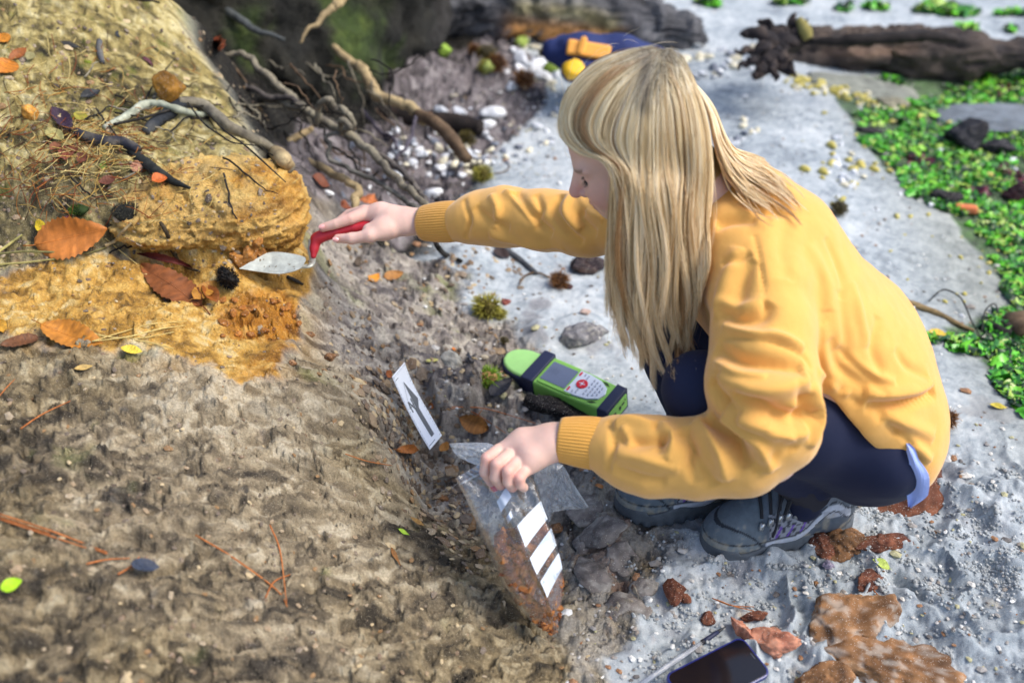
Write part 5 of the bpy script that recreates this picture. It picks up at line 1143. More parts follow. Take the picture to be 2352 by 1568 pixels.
leaf(cc('a',420,300), cc('a',560,340), 13, (50,48,50), 'long dark leaf on the upper sandy bank', 29, .1, .003); leaf(cc('a',980,405), cc('a',1050,470), 11, (96,54,66), 'plum coloured leaf on the sandy bank', 30, .1, .004, .4); leaf(cc('a',790,230), cc('a',835,262), 14, (36,42,56), 'tiny black leaf near the top of the bank', 31, .1, .003)
leaf(cc('a',330,915), cc('a',450,985), 26, (176,164,110), 'pale dry leaf in the needle heap', 32, .2, .008); leaf(cc('a',505,1030), cc('a',450,1130), 34, (136,74,56), 'reddish brown leaf under the needles', 33, .1, .006); leaf(cc('a',600,1080), cc('a',540,1130), 24, (116,66,50), 'brown leaf right of the reddish one under the needles', 34, .1, .006)
leaf(cc('a',895,1160), cc('a',985,1180), 26, (176,122,102), 'pinkish brown leaf in the middle of the needles', 35, .15, .008); leaf(cc('a',1045,1270), cc('a',1150,1250), 26, (196,96,30), 'bright orange leaf at the right of the needles', 36, .15, .010, .4); leaf(cc('a',800,1240), cc('a',680,1270), 20, (110,62,48), 'dark brown leaf low in the needles', 37, .1, .006)
leaf(cc('a',520,850), cc('a',590,810), 24, (150,140,50), 'olive yellow leaf among the needles', 38, .15, .008); leaf(cc('a',420,1000), cc('a',350,1050), 20, (140,84,56), 'rusty leaf at the left foot of the needle heap', 39, .1, .006)
leaf(cc('a',255,1560), cc('a',325,1545), 22, (236,200,40), 'yellow leaf above the large orange leaf', 40, .1, .006); leaf(cc('a',690,1140), cc('a',750,1160), 16, (110,130,50), 'green leaf low in the needle heap', 41, .1, .006)
leaf(cc('d',0,650), cc('d',30,740), 20, (206,150,50), 'ochre leaf at the left edge of the ledge', 42, .1, .004); leaf(cc('e',1020,1165), cc('e',1170,1050), 30, (38,38,52), 'blackish leaf under the open green burr', 43, .15, .006, .3)
leaf(cc('e',860,880), cc('e',905,940), 12, (46,50,70), 'small dark blue leaf on clay above the green burr', 44, .1, .004); leaf(cc('e',755,830), cc('e',785,850), 8, (212,120,34), 'tiny orange leaf on clay left of the dark lump', 45, .1, .003)
leaf(cc('e',690,1500), cc('e',740,1535), 22, (190,130,64), 'tan leaf between the card foot and the bag', 46, .1, .006); leaf(cc('e',300,990), cc('e',340,1030), 16, (166,90,40), 'rust leaf behind the top of the card', 47, .1, .004); leaf(cc('e',610,1215), cc('e',650,1240), 12, (180,110,60), 'small rust leaf right of the card', 48, .1, .004); leaf(cc('e',1510,1310), cc('e',1570,1270), 20, (186,130,66), 'tan leaf tucked behind the near cuff', 49, .1, .006)
leaf(cc('h',1755,215), cc('h',1800,245), 14, (190,120,60), 'small rust leaf under the near sleeve', 50, .1, .004); leaf(cc('g',880,790), cc('g',1075,815), 30, (52,60,84), 'dark slate blue leaf on the lower clay slope', 51, .05, .014, .1, 0)
leaf(cc('e',1045,165), cc('e',1160,215), 26, (60,44,44), 'dark brown leaf on sand under the outstretched sleeve', 52, .1, .006); leaf(cc('a',2140,1230), cc('a',2260,1290), 30, (120,66,48), 'dull red leaf in the hollow below the roots', 53, .1, .006); leaf(cc('a',1480,290), cc('a',1510,320), 20, (150,72,40), 'rust leaf on the ridge by the root bank', 54, .1, .004)

# ---- roots, twigs
def path3(pts, dflt=.004):
    """pts: (u,v) lies on the ground lifted a little, (u,v,y) floats at that distance"""
    out = []
    for p_ in pts:
        if len(p_) == 2:
            q = hit(p_[0], p_[1]); q = q+np.array([0, 0, dflt]); 
        else: q = PY(p_[0], p_[1], p_[2])
        out.append(q)
    return out
def root(pts, r, cols, label, name='root', cat='root', n=60, k=10, rough=.25, seed=0, parent=None, group=None, lift=.004, wob=.0):
    rs = np.atleast_1d(r).astype(float)*(.84 if name == 'root' else 1); path = catmull(path3(pts, lift), n); rr_ = np.interp(np.linspace(0, 1, n), np.linspace(0, 1, len(rs)), rs)
    if wob: path = path+wob*np.stack([fbm(np.linspace(0, n*.25, n), np.zeros(n)+i*7.3+seed, s=seed, o=3) for i in range(3)], 1)
    v, f = tube(path, rr_, k, True, rough, seed); col = paint(v*30, cols, 1.2, seed)
    o = obj(name, mesh(name, v, f, True, col), m_wood, None)
    if parent is not None: childw(o, parent)
    else: tag(o, label, cat, group)
    return o
GREY = [(60,56,50),(104,98,86),(140,132,112),(168,160,138)]; PALE = [(110,96,72),(160,140,104),(196,176,132)]; DARK = [(16,15,14),(34,32,30),(60,56,52)]; BROWN = [(54,42,32),(92,74,56),(130,108,84)]
def Q(k, *pts): return [cc(k, p_[0], p_[1])+tuple(p_[2:]) for p_ in pts]
rt = root(Q('a', (1240,735), (1400,760), (1600,920), (1800,1020), (1900,1095), (1990,1190)), (.010, .014, .015, .015, .017, .016), GREY, 'thick grey cut root lying along the ridge toward the hollow', k=16, seed=1, lift=.014)
root(Q('a', (1905,1095), (1950,1140), (2000,1195)), (.0172, .0175, .012), PALE, None, 'bare_end', parent=rt, n=14, k=14, rough=.1, lift=.016)
root(Q('a', (720,905), (870,825), (1000,745), (1100,738), (1250,785), (1400,812), (1470,790)), (.006, .010, .011, .010, .010, .008, .004), [(96,100,84),(150,154,136),(190,192,172)], 'lichen covered pale root crossing the bank', seed=2, rough=.4, lift=.008)
root(Q('a', (1000,930), (1080,860), (1180,790), (1260,730), (1330,715), (1440,750)), (.012, .016, .017, .015, .012, .010), [(20,22,26),(44,48,54),(80,80,78)], 'dark smooth root beneath the lichen covered one', seed=3, lift=.006)
root(Q('a', (530,940), (640,985), (760,1010), (850,1010), (960,1060)), (.010, .014, .015, .014, .010), [(20,20,24),(46,46,54),(120,112,96)], 'charred black root end in the needle heap', seed=4, lift=.010, k=14)
root(Q('a', (900,1050), (1000,1130), (1100,1200), (1200,1265), (1310,1305)), (.012, .013, .012, .009, .003), [(18,20,20),(40,42,40),(70,68,60)], 'dark root running down to the ochre block', seed=5, lift=.004)
root(Q('a', (800,925), (1000,880), (1180,825), (1400,795), (1530,785)), (.003, .003, .0026, .002, .0015), DARK, 'thin black twig crossing above the lichen covered root', 'twig', 'twig', seed=6, lift=.022, rough=.2, k=6)
root(Q('a', (1310,800), (1420,940), (1530,1020), (1620,1075), (1780,1095)), (.002, .002, .0018, .0012), DARK, 'fine dark twig hanging over the ochre block', 'twig', 'twig', seed=7, lift=.03, k=6)
root(Q('a', (1450,870), (1560,990), (1690,1085), (1850,1230), (1980,1350)), (.0022, .002, .0018, .001), DARK, 'long fine twig reaching past the ridge edge', 'twig', 'twig', seed=8, lift=.03, k=6)
root(Q('a', (1670,730), (1740,800), (1790,850), (1840,930)), (.002, .0028, .002, .001), GREY, 'short grey rootlet curling over the ridge', 'rootlet', 'root', seed=9, lift=.02, k=6, wob=.008)
root(Q('a', (1600,870), (1680,830), (1720,850), (1800,880)), (.002, .0022, .001), GREY, 'forked grey rootlet below the curling one', 'rootlet', 'root', seed=10, lift=.02, k=6, wob=.008)
root(Q('a', (690,300), (690,370), (710,450)), (.006, .0075, .005), [(40,44,50),(90,90,92),(120,112,90)], 'short blackened stick on the sandy bank', 'stick', 'stick', n=14, seed=11, lift=.006)
root(Q('a', (930,0), (1010,10), (1100,30)), (.004, .005, .002), DARK, 'dark stick at the top edge of the bank', 'stick', 'stick', n=14, seed=12)
root(Q('d', (1110,0), (1160,80), (1200,200), (1290,300), (1380,335)), (.0035, .004, .0045, .004, .002), [(40,34,26),(70,60,44),(110,96,66)], 'crooked dark twig hanging down the face of the ochre block', 'twig', 'twig', seed=13, lift=.012, rough=.5)
root(Q('d', (730,155), (800,120), (850,60), (910,0)), (.003, .0034, .003, .002), PALE, 'pale bent twig right of the large orange leaf', 'twig', 'twig', seed=14, lift=.010, k=6)
root(Q('d', (0,210), (180,195), (400,200), (600,205), (740,165)), (.0022, .0024, .002, .0016), [(90,86,50),(130,124,80)], 'thin green grey stem under the large orange leaf', 'stem', 'stem', seed=15, lift=.01, k=6)
root(Q('d', (0,270), (200,255), (390,232)), (.0022, .0022, .0016), [(140,130,80),(170,160,100)], 'pale straw lying below the large orange leaf', 'straw', 'straw', seed=16, lift=.006, k=6)
root(Q('d', (0,205), (90,140), (165,85)), (.0028, .0026, .002), [(140,136,80),(170,160,100)], 'pale straw at the left edge above the ledge', 'straw', 'straw', seed=17, lift=.012, k=6)
root(Q('d', (1975,345), (2040,375), (2085,400)), (.003, .004, .002), DARK, 'short black root stub below the trowel blade', 'stub', 'root', n=12, seed=18)
root(Q('d', (760,180), (930,150), (1100,210), (1160,270)), (.0018, .0016, .001), DARK, 'fine dark rootlet under the ochre block', 'rootlet', 'root', seed=19, k=6, lift=.008, wob=.006)
# in the hollow: free-hanging roots
root(Q('a', (1550,375,2.62), (1680,370,2.6), (1800,475,2.55), (1950,620,2.5), (2080,735,2.45), (2200,800,2.42)), (.007, .010, .012, .012, .011), GREY, 'grey root arching down across the hollow', seed=21, wob=.01)
root(Q('a', (1400,300,2.7), (1500,385,2.62), (1600,455,2.55), (1700,570,2.5)), (.005, .006, .006, .002), BROWN, 'short broken root above the arching grey root', seed=22)
root(Q('a', (1690,635,2.6), (1900,685,2.5), (2100,760,2.42), (2200,830,2.4))+Q('b', (0,905,2.35), (110,960,2.3), (240,1070,2.22), (330,1190,2.15), (420,1260,2.1), (500,1330,2.05), (600,1420,1.98)), (.012, .013, .012, .013, .012, .011, .010, .009), GREY, 'long twisted root reaching from the bank to the sleeve cuff', seed=23, n=90, wob=.012)
root(Q('a', (1630,560,2.55), (1800,630,2.5), (2000,690,2.46), (2340,880,2.4))+Q('b', (80,920,2.36), (300,1110,2.25), (450,1220,2.15), (540,1330,2.08), (570,1420,2.0)), (.008, .009, .010, .009, .008, .007), [(40,38,38),(84,78,74),(120,112,104)], 'second root twined with the long one', seed=24, n=90, wob=.014)
root(Q('a', (2170,860,2.40), (2200,720,2.36), (2260,690,2.34), (2320,750,2.35))+Q('b', (15,745,2.34), (50,800,2.32), (80,860,2.33), (10,900,2.34), (0,830,2.3), (60,870,2.28), (20,900,2.3)), (.009, .010, .010, .009, .008), GREY, 'knotted loop of root above the twined pair', seed=25, n=90, wob=.006)
root(Q('a', (2340,905,2.33), (2240,940,2.33), (2270,1000,2.3), (2260,1080,2.28), (2348,1140,2.25))+Q('b', (130,1200,2.2), (270,1265,2.15), (390,1345,2.08), (460,1400,2.02), (530,1445,1.98)), (.006, .0065, .007, .007, .006), [(40,40,38),(96,94,88),(140,136,124)], 'ropy dark root looping down to the wrist', seed=26, n=90, wob=.006)
root(Q('b', (-60,330,3.0), (0,380,2.95), (130,465,2.9), (190,560,2.85), (245,650,2.8), (400,705,2.75), (480,745,2.72), (560,815,2.66)), (.012, .015, .019, .018, .020, .017, .018, .02), PALE, 'thick pale root leaning out of the dark bank', seed=27, n=60, k=12, wob=.01)
root(Q('b', (520,790,2.68), (640,840,2.62), (740,930,2.55), (800,1010,2.5), (870,1095,2.45)), (.020, .022, .022, .021, .018), BROWN, 'dark lower length of driftwood below the pale root', seed=28, n=40, k=12)
root(Q('a', (2150,875,2.5), (2060,930,2.48), (1985,1000,2.45), (1990,1075,2.42), (2150,1130,2.35), (2348,1225,2.25))+Q('b', (70,1265,2.2), (130,1325,2.14), (90,1380,2.1), (85,1440,2.06)), (.008, .012, .013, .012, .011, .011, .012, .008), PALE, 'pale hooked root bending down behind the hand', seed=29, n=80, wob=.008)
root(Q('b', (150,750,2.8), (210,850,2.75), (330,940,2.6), (380,1020,2.5)), (.006, .007, .006, .004), [(50,46,54),(90,84,94)], 'thin violet grey root in the dark hollow', seed=30, n=40, wob=.01)
root(Q('b', (515,800,2.66), (500,900,2.6), (450,1000,2.5), (370,1100,2.45)), (.007, .007, .006, .004), [(50,46,54),(96,90,100)], 'thin root dropping from the pale root', seed=31, n=30, wob=.008)
root(Q('a', (2200,870,2.45), (2280,1000,2.4))+Q('b', (60,1090,2.36), (160,1210,2.3), (260,1180,2.2)), (.004, .004, .003), DARK, 'fine dark root crossing the hollow', seed=32, n=40, k=6, wob=.012)
root(Q('a', (1280,0,3.0), (1500,70,2.95), (1640,120,2.9), (1760,210,2.85), (1950,265,2.8)), (.012, .016, .014, .012, .006), [(40,44,48),(80,84,84),(110,110,104)], 'dark mossy root slanting across the upper bank', seed=34, n=40, wob=.008)
root(Q('a', (2348,0,2.9), (2280,60,2.85), (2180,160,2.8), (2060,290,2.75)), (.016, .013, .009, .004), PALE, 'pale splintered root at the top of the hollow', seed=35, n=30, wob=.012)
rg = np.random.default_rng(404)
for k in range(34):
    u0, v0 = rg.uniform(560, 860), rg.uniform(120, 330); a = rg.uniform(.2, 1.4); L0 = rg.uniform(60, 210); y0 = rg.uniform(2.3, 2.85)
    pts_ = [(u0, v0, y0)]; 
    for q in range(4): a += rg.normal(0, .35); u0 += L0/4*math.cos(a); v0 += L0/4*math.sin(a); y0 -= rg.uniform(0, .05); pts_.append((u0, v0, y0))
    root(pts_, (rg.uniform(.0022, .0042), .0022, .0009), [DARK, GREY, BROWN][k % 3], 'fine crooked rootlet in the tangle across the dark hollow', 'rootlet', 'root', n=26, k=5, seed=400+k, wob=.012, group='rootlets tangled in the hollow')
for k in range(22):
    u0, v0 = rg.uniform(120, 560), rg.uniform(180, 420); a = rg.uniform(-.6, .9); L0 = rg.uniform(50, 170); pts_ = [(u0, v0)]
    for q in range(3): a += rg.normal(0, .3); u0 += L0/3*math.cos(a); v0 += L0/3*math.sin(a); pts_.append((u0, v0))
    root(pts_, (.0022, .0018, .0008), [DARK, DARK, GREY][k % 3], 'thin dark rootlet lying over the sandy bank', 'rootlet', 'root', n=20, k=5, seed=450+k, wob=.006, lift=.008, group='rootlets lying on the sandy bank')
# sticks on the sand and clay near the arm
root([(1000,556,1.88),(1008,570,1.86),(1025,592),(1060,606)], (.006,.007,.008,.006), DARK, 'dark hooked root end under the outstretched cuff', seed=36, n=30, lift=.008)
root([(1130,560),(1165,580),(1200,605),(1232,632)], (.008,.008,.007,.006), [(60,64,70),(100,102,104)], 'grey stick on sand under the outstretched sleeve', 'stick', 'stick', seed=37, n=20, lift=.006)
root(Q('e', (1225,400), (1260,345), (1330,320), (1390,335), (1430,355)), (.002,.003,.003,.003), BROWN, 'curved stalk of the brown burr', 'stalk', 'stalk', seed=38, n=24, lift=.006, k=6)
root(Q('b', (1050,1200), (1100,1195), (1150,1170), (1150,1130)), (.002,.0022,.0015), BROWN, 'curled tendril on sand behind the sleeve', 'tendril', 'twig', seed=39, n=24, k=6)
root(Q('f', (1480,500), (1600,545), (1750,600), (1900,680), (2000,720)), (.007,.008,.007,.006,.003), [(70,58,40),(130,110,76),(150,130,96)], 'straight brown stick on the sand at right', 'stick', 'stick', seed=40, n=30, lift=.006)
root(Q('f', (1680,550), (1780,470), (1880,510), (1920,560), (1980,700), (2050,830)), (.002,.0022,.002,.002,.001), DARK, 'thin wiry dark twig beyond the straight stick', 'twig', 'twig', seed=41, n=40, lift=.02, k=5)
root(Q('f', (2035,780), (2060,640), (2120,590), (2140,640), (2100,700)), (.0018,.002,.0018,.001), DARK, 'wiry twig loop at the edge of the seaweed', 'twig', 'twig', seed=42, n=30, lift=.03, k=5)
for k, (a_, lb) in enumerate([(Q('f', (2110,670), (2160,720), (2230,750), (2290,760)), 'black curled weed stalk on the sand at right, lower of two'), (Q('f', (2180,665), (2230,710), (2250,760)), 'black curled weed stalk on the sand at right, upper of two'), (Q('f', (2348,770), (2300,720), (2290,680), (2348,660)), 'dark brown driftwood knot cut by the right edge')]):
    root(a_, (.006,.012,.010,.004) if k < 2 else (.03,.035,.03), DARK if k < 2 else BROWN, lb, 'driftwood', 'driftwood', seed=43+k, n=20, lift=.01)
root(Q('b', (220,770,3.05), (500,820,3.0), (800,850,2.98), (960,880,2.95)), (.030,.032,.030,.026), [(16,14,14),(36,30,28),(70,54,44)], 'dark waterlogged branch lying behind the pale root', 'branch', 'branch', seed=47, n=40, k=12)
# ---- pine needles: the pairs one can pick out, then the litter
def needle(line, lab, r=.0009, cols=((176,150,90), (206,186,120)), grp='pine needles lying on the bank', lift=.006, seed=0):
    return root(line, (r, r, r*.6), list(cols), lab, 'pine_needle', 'pine needle', seed=seed, n=18, k=5, rough=.05, lift=lift, group=grp)
for k, a_ in enumerate([((640,800),(850,735),(1050,680),(1290,660)), ((640,800),(900,765),(1100,715),(1280,690)), ((550,730),(760,770),(980,775),(1200,735)), ((560,725),(800,775),(1000,800),(1200,850)), ((730,90),(800,150),(950,270))]):
    needle(Q('d', *a_), ['upper curved pale needle over the orange leaf tip','middle curved pale needle over the orange leaf tip','pale needle sweeping right from the orange leaf','long low pale needle running down to the clay','rust needle beside the pale bent twig'][k], .0013, seed=k)
for k, a_ in enumerate([(('g',),(0,425),(350,540),(745,690)), (('g',),(0,445),(300,545),(745,700)), (('g',),(0,460),(330,570),(600,660)), (('g',),(1350,570),(1600,720),(1900,940),(1980,1060)), (('g',),(1860,500),(1930,680),(1975,1040)), (('g',),(1830,1000),(1890,890),(2000,840)), (('g',),(600,770),(740,740),(900,730)), (('g',),(820,840),(900,790),(965,720)), (('d',),(150,1400),(300,1300),(490,1210)), (('d',),(0,1180),(60,1110),(110,1060)), (('h',),(30,10),(180,60),(350,90)), (('e',),(750,1255),(900,1280),(1130,1425)), (('e',),(760,1245),(1000,1260),(1340,1360)), (('i',),(200,1000),(330,1050),(490,1060)), (('i',),(230,1010),(350,1055),(490,1090)), (('i',),(1260,890),(1340,980),(1430,1075)), (('i',),(1150,970),(1260,1040),(1430,1075)), (('e',),(930,1325),(950,1290),(970,1265))]):
    lbs = ['topmost rust needle of the bundle at the lower left edge','middle rust needle of the bundle at the lower left edge','lowest rust needle of the bundle at the lower left edge','long rust needle slanting over the lower clay slope','thin needle crossing the long one near its end','short orange needle crossing the foot of the long one','short orange needle left of the slate blue leaf','pale needle lying over the slate blue leaf','rust needle on the clay under the orange leaf','rust needle at the left edge of the clay','rust needle left of the cleft','brown needle from the curled leaf to the cuff','longer brown needle behind the curled leaf','upper rust needle in sand above the pen','lower rust needle in sand above the pen','right needle of the bent pair by the large ochre rock','left needle of the bent pair by the large ochre rock','short needle standing by the curled brown leaf']
    needle(Q(a_[0][0], *a_[1:]), lbs[k], .0013 if k < 9 else .0010, ((150,84,44), (196,124,70)), 'single pine needles on clay and sand', seed=50+k)
def litter():
    r = np.random.default_rng(77); M_ = MB()
    for i in range(620):
        if i < 420: u, v = cc('a', *(np.array([620, 1060])+r.normal(0, 1, 2)*np.array([330, 210])))
        else: u, v = cc('a', r.uniform(0, 1500), r.uniform(300, 1500))
        if not (0 < u < 700 and 60 < v < 560): continue
        p = hit(u, v); n = gnorm(p[0], p[1], .02); a = r.uniform(0, 6.28); L = r.uniform(.02, .075); b = rot_to(n); d = b[:, 0]*math.cos(a)+b[:, 1]*math.sin(a); w = b[:, 1]*math.cos(a)-b[:, 0]*math.sin(a)
        t = np.linspace(-1, 1, 5)[:, None]; path = p+n*(.002+.010*r.random())+d*t*L/2+w*(t**2)*L*r.normal(0, .12)+n*t*L*r.normal(0, .12)
        v_, f_ = tube(path, r.uniform(.0006, .0010), 3); c_ = [srgb(176,146,80), srgb(150,96,44), srgb(120,60,34), srgb(196,176,116), srgb(70,52,36)][r.integers(5)]; M_.add(v_, f_, c_)
    o = M_.build('needle_litter', m_wood); tag(o, 'heap of fallen pine needles covering the sandy bank around the roots', 'pine needles', kind='stuff')
litter()
def crumbs():
    """loose flakes and grit scattered over the clay and bank"""
    r = np.random.default_rng(78); M_ = MB(); base_, F0 = rock_v(3, 1, 8, .1)
    for i in range(2500):
        if i < 700: u, v = r.uniform(0, 1350), r.uniform(560, 1568)
        elif i < 1500: u, v = r.uniform(0, 640), r.uniform(0, 620)
        elif i < 2200:
            t = r.random(); u, v = np.array([860, 860])*(1-t)+np.array([1080, 1230])*t+r.normal(0, 1, 2)*np.array([45, 45])
        else: u, v = r.uniform(740, 1200), r.uniform(560, 880)
        p = hit(u, v); s = r.uniform(.0012, .0045)*(1 if r.random() < .93 else 2)*(1.7 if i > 1500 else 1); n = gnorm(p[0], p[1], .02); a = r.uniform(0, 6.28); b = rot_to(n, (math.cos(a), math.sin(a), 0)); V = (base_*np.array([1.5, .9, .5])*s)@b.T+p+n*s*.2
        c_ = [srgb(150,130,104), srgb(120,100,80), srgb(186,166,130), srgb(90,78,66), srgb(140,110,76), srgb(126,112,96), srgb(160,144,120), srgb(110,98,86)][r.integers(8)]; M_.add(V-n*s*.25, F0, c_)
    o = M_.build('loose_grit', m_stone, smooth=False); tag(o, 'loose crumbs of clay and grit scattered over the bank', 'grit', kind='stuff')
crumbs()
# moss cushion
def moss(u, v, px, label, seed, n=900, col=((34,54,10),(96,130,26))):
    r = np.random.default_rng(seed); p = hit(u, v); s = px/FPX*proj(p)[2]/2; M_ = MB(); V, F = rock_v(seed, 3, 20, .15); V = V*s*np.array([1, .8, .6]); M_.add(V+p, F, np.tile(srgb(*col[0]), (len(V), 1)))
    for i in range(n):
        d = r.normal(size=3); d /= np.linalg.norm(d); d[2] = abs(d[2]); b = p+d*s*np.array([1, .8, .6])*.95; e = b+d*s*.18+r.normal(0, s*.05, 3); w_ = np.cross(d, r.normal(size=3)); w_ *= s*.03/np.linalg.norm(w_)
        M_.add([b-w_, b+w_, e], [(0, 1, 2)], np.array([srgb(*col[0])]*2+[srgb(*col[1])]))
    o = M_.build('moss_cushion', m_moss); tag(o, label, 'moss')
moss(*cc('a',540,1450), 44, 'dark green moss cushion above the large orange leaf', 5); moss(*cc('a',870,1460), 66, 'grey green lichen mound beside the ochre block', 6, 500, ((30,30,24),(74,72,54)))
moss(*cc('a',490,820), 20, 'tiny yellow green moss tuft in the needles', 7, 120, ((110,120,30),(190,190,60))); moss(*cc('a',600,430), 22, 'tiny yellow green moss tuft on the upper bank', 8, 100, ((110,120,30),(180,180,60)))
# ================================================================== TOOLS AND KIT
def chld(name, me, m, parent): return obj(name, me, m, parent)
def Mfull(loc, R_):
    M = Matrix.Identity(4)
    for i in range(3):
        for j in range(3): M[i][j] = float(R_[i][j])
        M[i][3] = float(loc[i])
    return M
def prism(outline, z0, z1, bevel=.0, seg=3):
    """closed outline (n,2) -> solid with rounded upper and lower edges"""
    o = np.asarray(outline, float); n = len(o); c = o.mean(0); rings = []
    if bevel > 0:
        for k in range(seg+1): a = k/seg*math.pi/2; rings.append((z0+bevel*(1-math.sin(a)), bevel*(1-math.cos(a))))
        rings = [(z0+bevel*(1-math.sin(a)), bevel*(1-math.cos(a))) for a in np.linspace(math.pi/2, 0, seg+1)]+[(z1-bevel*(1-math.sin(a)), bevel*(1-math.cos(a))) for a in np.linspace(0, math.pi/2, seg+1)]
    else: rings = [(z0, 0), (z1, 0)]
    t = np.roll(o, -1, 0)-np.roll(o, 1, 0); nr = np.stack([t[:, 1], -t[:, 0]], 1); nr /= np.linalg.norm(nr, axis=1)[:, None]
    area = .5*np.sum(o[:, 0]*np.roll(o[:, 1], -1)-np.roll(o[:, 0], -1)*o[:, 1])
    if area < 0: nr = -nr
    V = []; 
    for z, ins in rings: V.append(np.c_[o-nr*ins, np.full(n, z)])
    V = np.concatenate(V); m = len(rings); F = []
    for i in range(m-1):
        for j in range(n):
            j2 = (j+1) % n; q = (i*n+j, i*n+j2, (i+1)*n+j2, (i+1)*n+j); F.append(q if area > 0 else q[::-1])
    top = tuple((m-1)*n+j for j in range(n)); bot = tuple(range(n-1, -1, -1)); F += [top if area > 0 else top[::-1], bot if area > 0 else bot[::-1]]
    return V, F
def rrect(w, h, r, n=6):
    out = []
    for cx, cy, a0 in ((w/2-r, h/2-r, 0), (-w/2+r, h/2-r, 90), (-w/2+r, -h/2+r, 180), (w/2-r, -h/2+r, 270)):
        for k in range(n+1): a = math.radians(a0+90*k/n); out.append((cx+r*math.cos(a), cy+r*math.sin(a)))
    return np.array(out)
# ---- trowel in the right hand
m_red = rmat('red_handle', (186,40,52), rough=.42, spec=.5, noise=.12, nscale=90, bump=.1, bscale=300)
m_steel = mat('dull_steel', (.50, .52, .46), rough=.5, metal=.45, noise=.3, nscale=70, speck=((.16, .12, .07), .33, 130))
tr = empty('trowel', hit(640, 620), 'hand trowel with red handle and dusty steel blade cutting the ochre earth', 'trowel')
f = Field((-.46, 1.6, .25), (-.18, 1.95, .50), .0018)
f.chain([J(850, 518, 1.965, 12), J(815, 522, 1.968, 13.5), J(775, 532, 1.972, 14), J(738, 543, 1.978, 13.5), J(728, 548, 1.98, 12.5)], .004); f.chain([J(727, 548, 1.98, 12), J(722, 570, 1.98, 9), J(720, 588, 1.978, 6.5)], .008)
V, F = f.nets(); V = relax(V, F, 1, .4); childw(obj('handle', mesh('handle', V, F), m_red), tr)
v_, f_ = tube(catmull([P(716, 550, 1.985), P(714, 575, 1.982), P(718, 596, 1.98), P(712, 610, 1.965), P(690, 612, 1.965)], 24), np.array([.0035]*24), 10, flat=1.9); childw(obj('tang', mesh('tang', v_, f_), m_steel), tr)
bp = [PZ(u, v, z) for u, v, z in [(555,624,.322),(590,604,.33),(625,587,.335),(668,589,.333),(704,598,.328),(703,612,.322),(690,626,.318),(650,636,.312),(600,631,.315)]]
c_ = np.mean(bp, 0); n_ = np.cross(bp[3]-bp[0], bp[7]-bp[0]); n_ /= np.linalg.norm(n_); n_ = n_ if n_[2] > 0 else -n_; vs = []; fs = []; K = len(bp); BO = catmull(bp+[bp[0]], 46)[:-1]; K = len(BO)
for q, s_ in ((1, 1.0), (1, .5), (1, 0.02), (-1, 1.0)): vs.append(c_+(BO-c_)*s_+n_*(.0008*q-.003*(1-s_)))
vs = np.concatenate(vs)
for a_, b_ in ((0, 1), (1, 2), (3, 0)):
    for j in range(K): fs.append((a_*K+j, a_*K+(j+1) % K, b_*K+(j+1) % K, b_*K+j))
fs.append(tuple(range(2*K, 3*K))); fs.append(tuple(range(4*K-1, 3*K-1, -1)))
childw(obj('blade', mesh('blade', vs+np.array([0, -.012, .014]), fs, False), m_steel), tr)
# ---- handheld field computer
m_grn = rmat('green_plastic', (126,182,82), rough=.5, noise=.08, speck=((.35, .30, .20), .30, 420)); m_lgrn = rmat('pale_green_plastic', (158,212,128), rough=.5, noise=.06, speck=((.40, .36, .26), .29, 420)); m_navy = rmat('navy_rubber', (26,34,66), rough=.6); m_lcd = rmat('grey_lcd', (98,108,132), rough=.25, noise=.08, nscale=200); m_slv = rmat('silver_keypad', (196,206,222), rough=.4); m_rbt = rmat('red_button', (190,22,40), rough=.4); m_key = rmat('key', (176,186,206), rough=.5); m_blk = rmat('dark_marks', (34,38,44), rough=.6)
A3 = PZ(1165, 810, .055); B3 = PZ(1408, 915, .055); ctr = (A3+B3)/2; xa = B3-A3; Ld = np.linalg.norm(xa); xa /= Ld; za = np.array([.10, -.30, 1.0]); za -= xa*np.dot(za, xa); za /= np.linalg.norm(za); ya = np.cross(za, xa); Rd = np.stack([xa, ya, za], 1); H_ = Ld/2+.008
gz = ground(ctr[0], ctr[1]); dev = empty('field_computer', ctr, 'green and navy handheld field computer with grey screen and silver keypad lying on clay', 'handheld device'); dev.matrix_world = Mfull(ctr-za*.028, Rd)
W2 = .043
def outl(x0, x1, n=24):
    out = []; 
    xs = np.linspace(x0, x1, n); wf = lambda x: (W2*math.sqrt(max(0, 1-((-(H_-.055)-x)/.055)**2)) if x < -(H_-.055) else W2-.006*np.clip((x-.02)/(H_-.02), 0, 1))
    out = [(x, wf(x)) for x in xs]+[(x, -wf(x)) for x in xs[::-1]]; out = np.array(out); keep = [0]
    for i in range(1, len(out)):
        if np.linalg.norm(out[i]-out[keep[-1]]) > 1e-4: keep.append(i)
    if np.linalg.norm(out[keep[-1]]-out[keep[0]]) < 1e-4: keep = keep[:-1]
    return out[keep]
ts = lambda n: -H_+(2*H_)*(n)
def pp_(name, ol, z0, z1, m, b=.002, parent=dev, smooth=False):
    v_, f_ = prism(ol, z0, z1, b); return chld(name, mesh(name, v_, f_, smooth), m, parent)
pp_('body', outl(-.050, H_-.012), -.026, .026, m_grn, .005)
pp_('bumper', outl(-H_, -.046), -.021, .019, m_navy, .005); 
o_ = outl(-H_, -.058); pp_('head_cap', o_*np.array([1, .90])+np.array([.003, 0]), -.019, .024, m_lgrn, .006)
v_, f_ = prism(rrect(.030, W2*2+.008, .004), -.030, .032, .003); v_ = v_+np.array([-.052, 0, 0]); chld('band', mesh('band', v_, f_, False), m_navy, dev)
pp_('end_bumper', outl(H_-.022, H_+.002, 8)*np.array([1, 1.07]), -.029, .029, m_navy, .003)
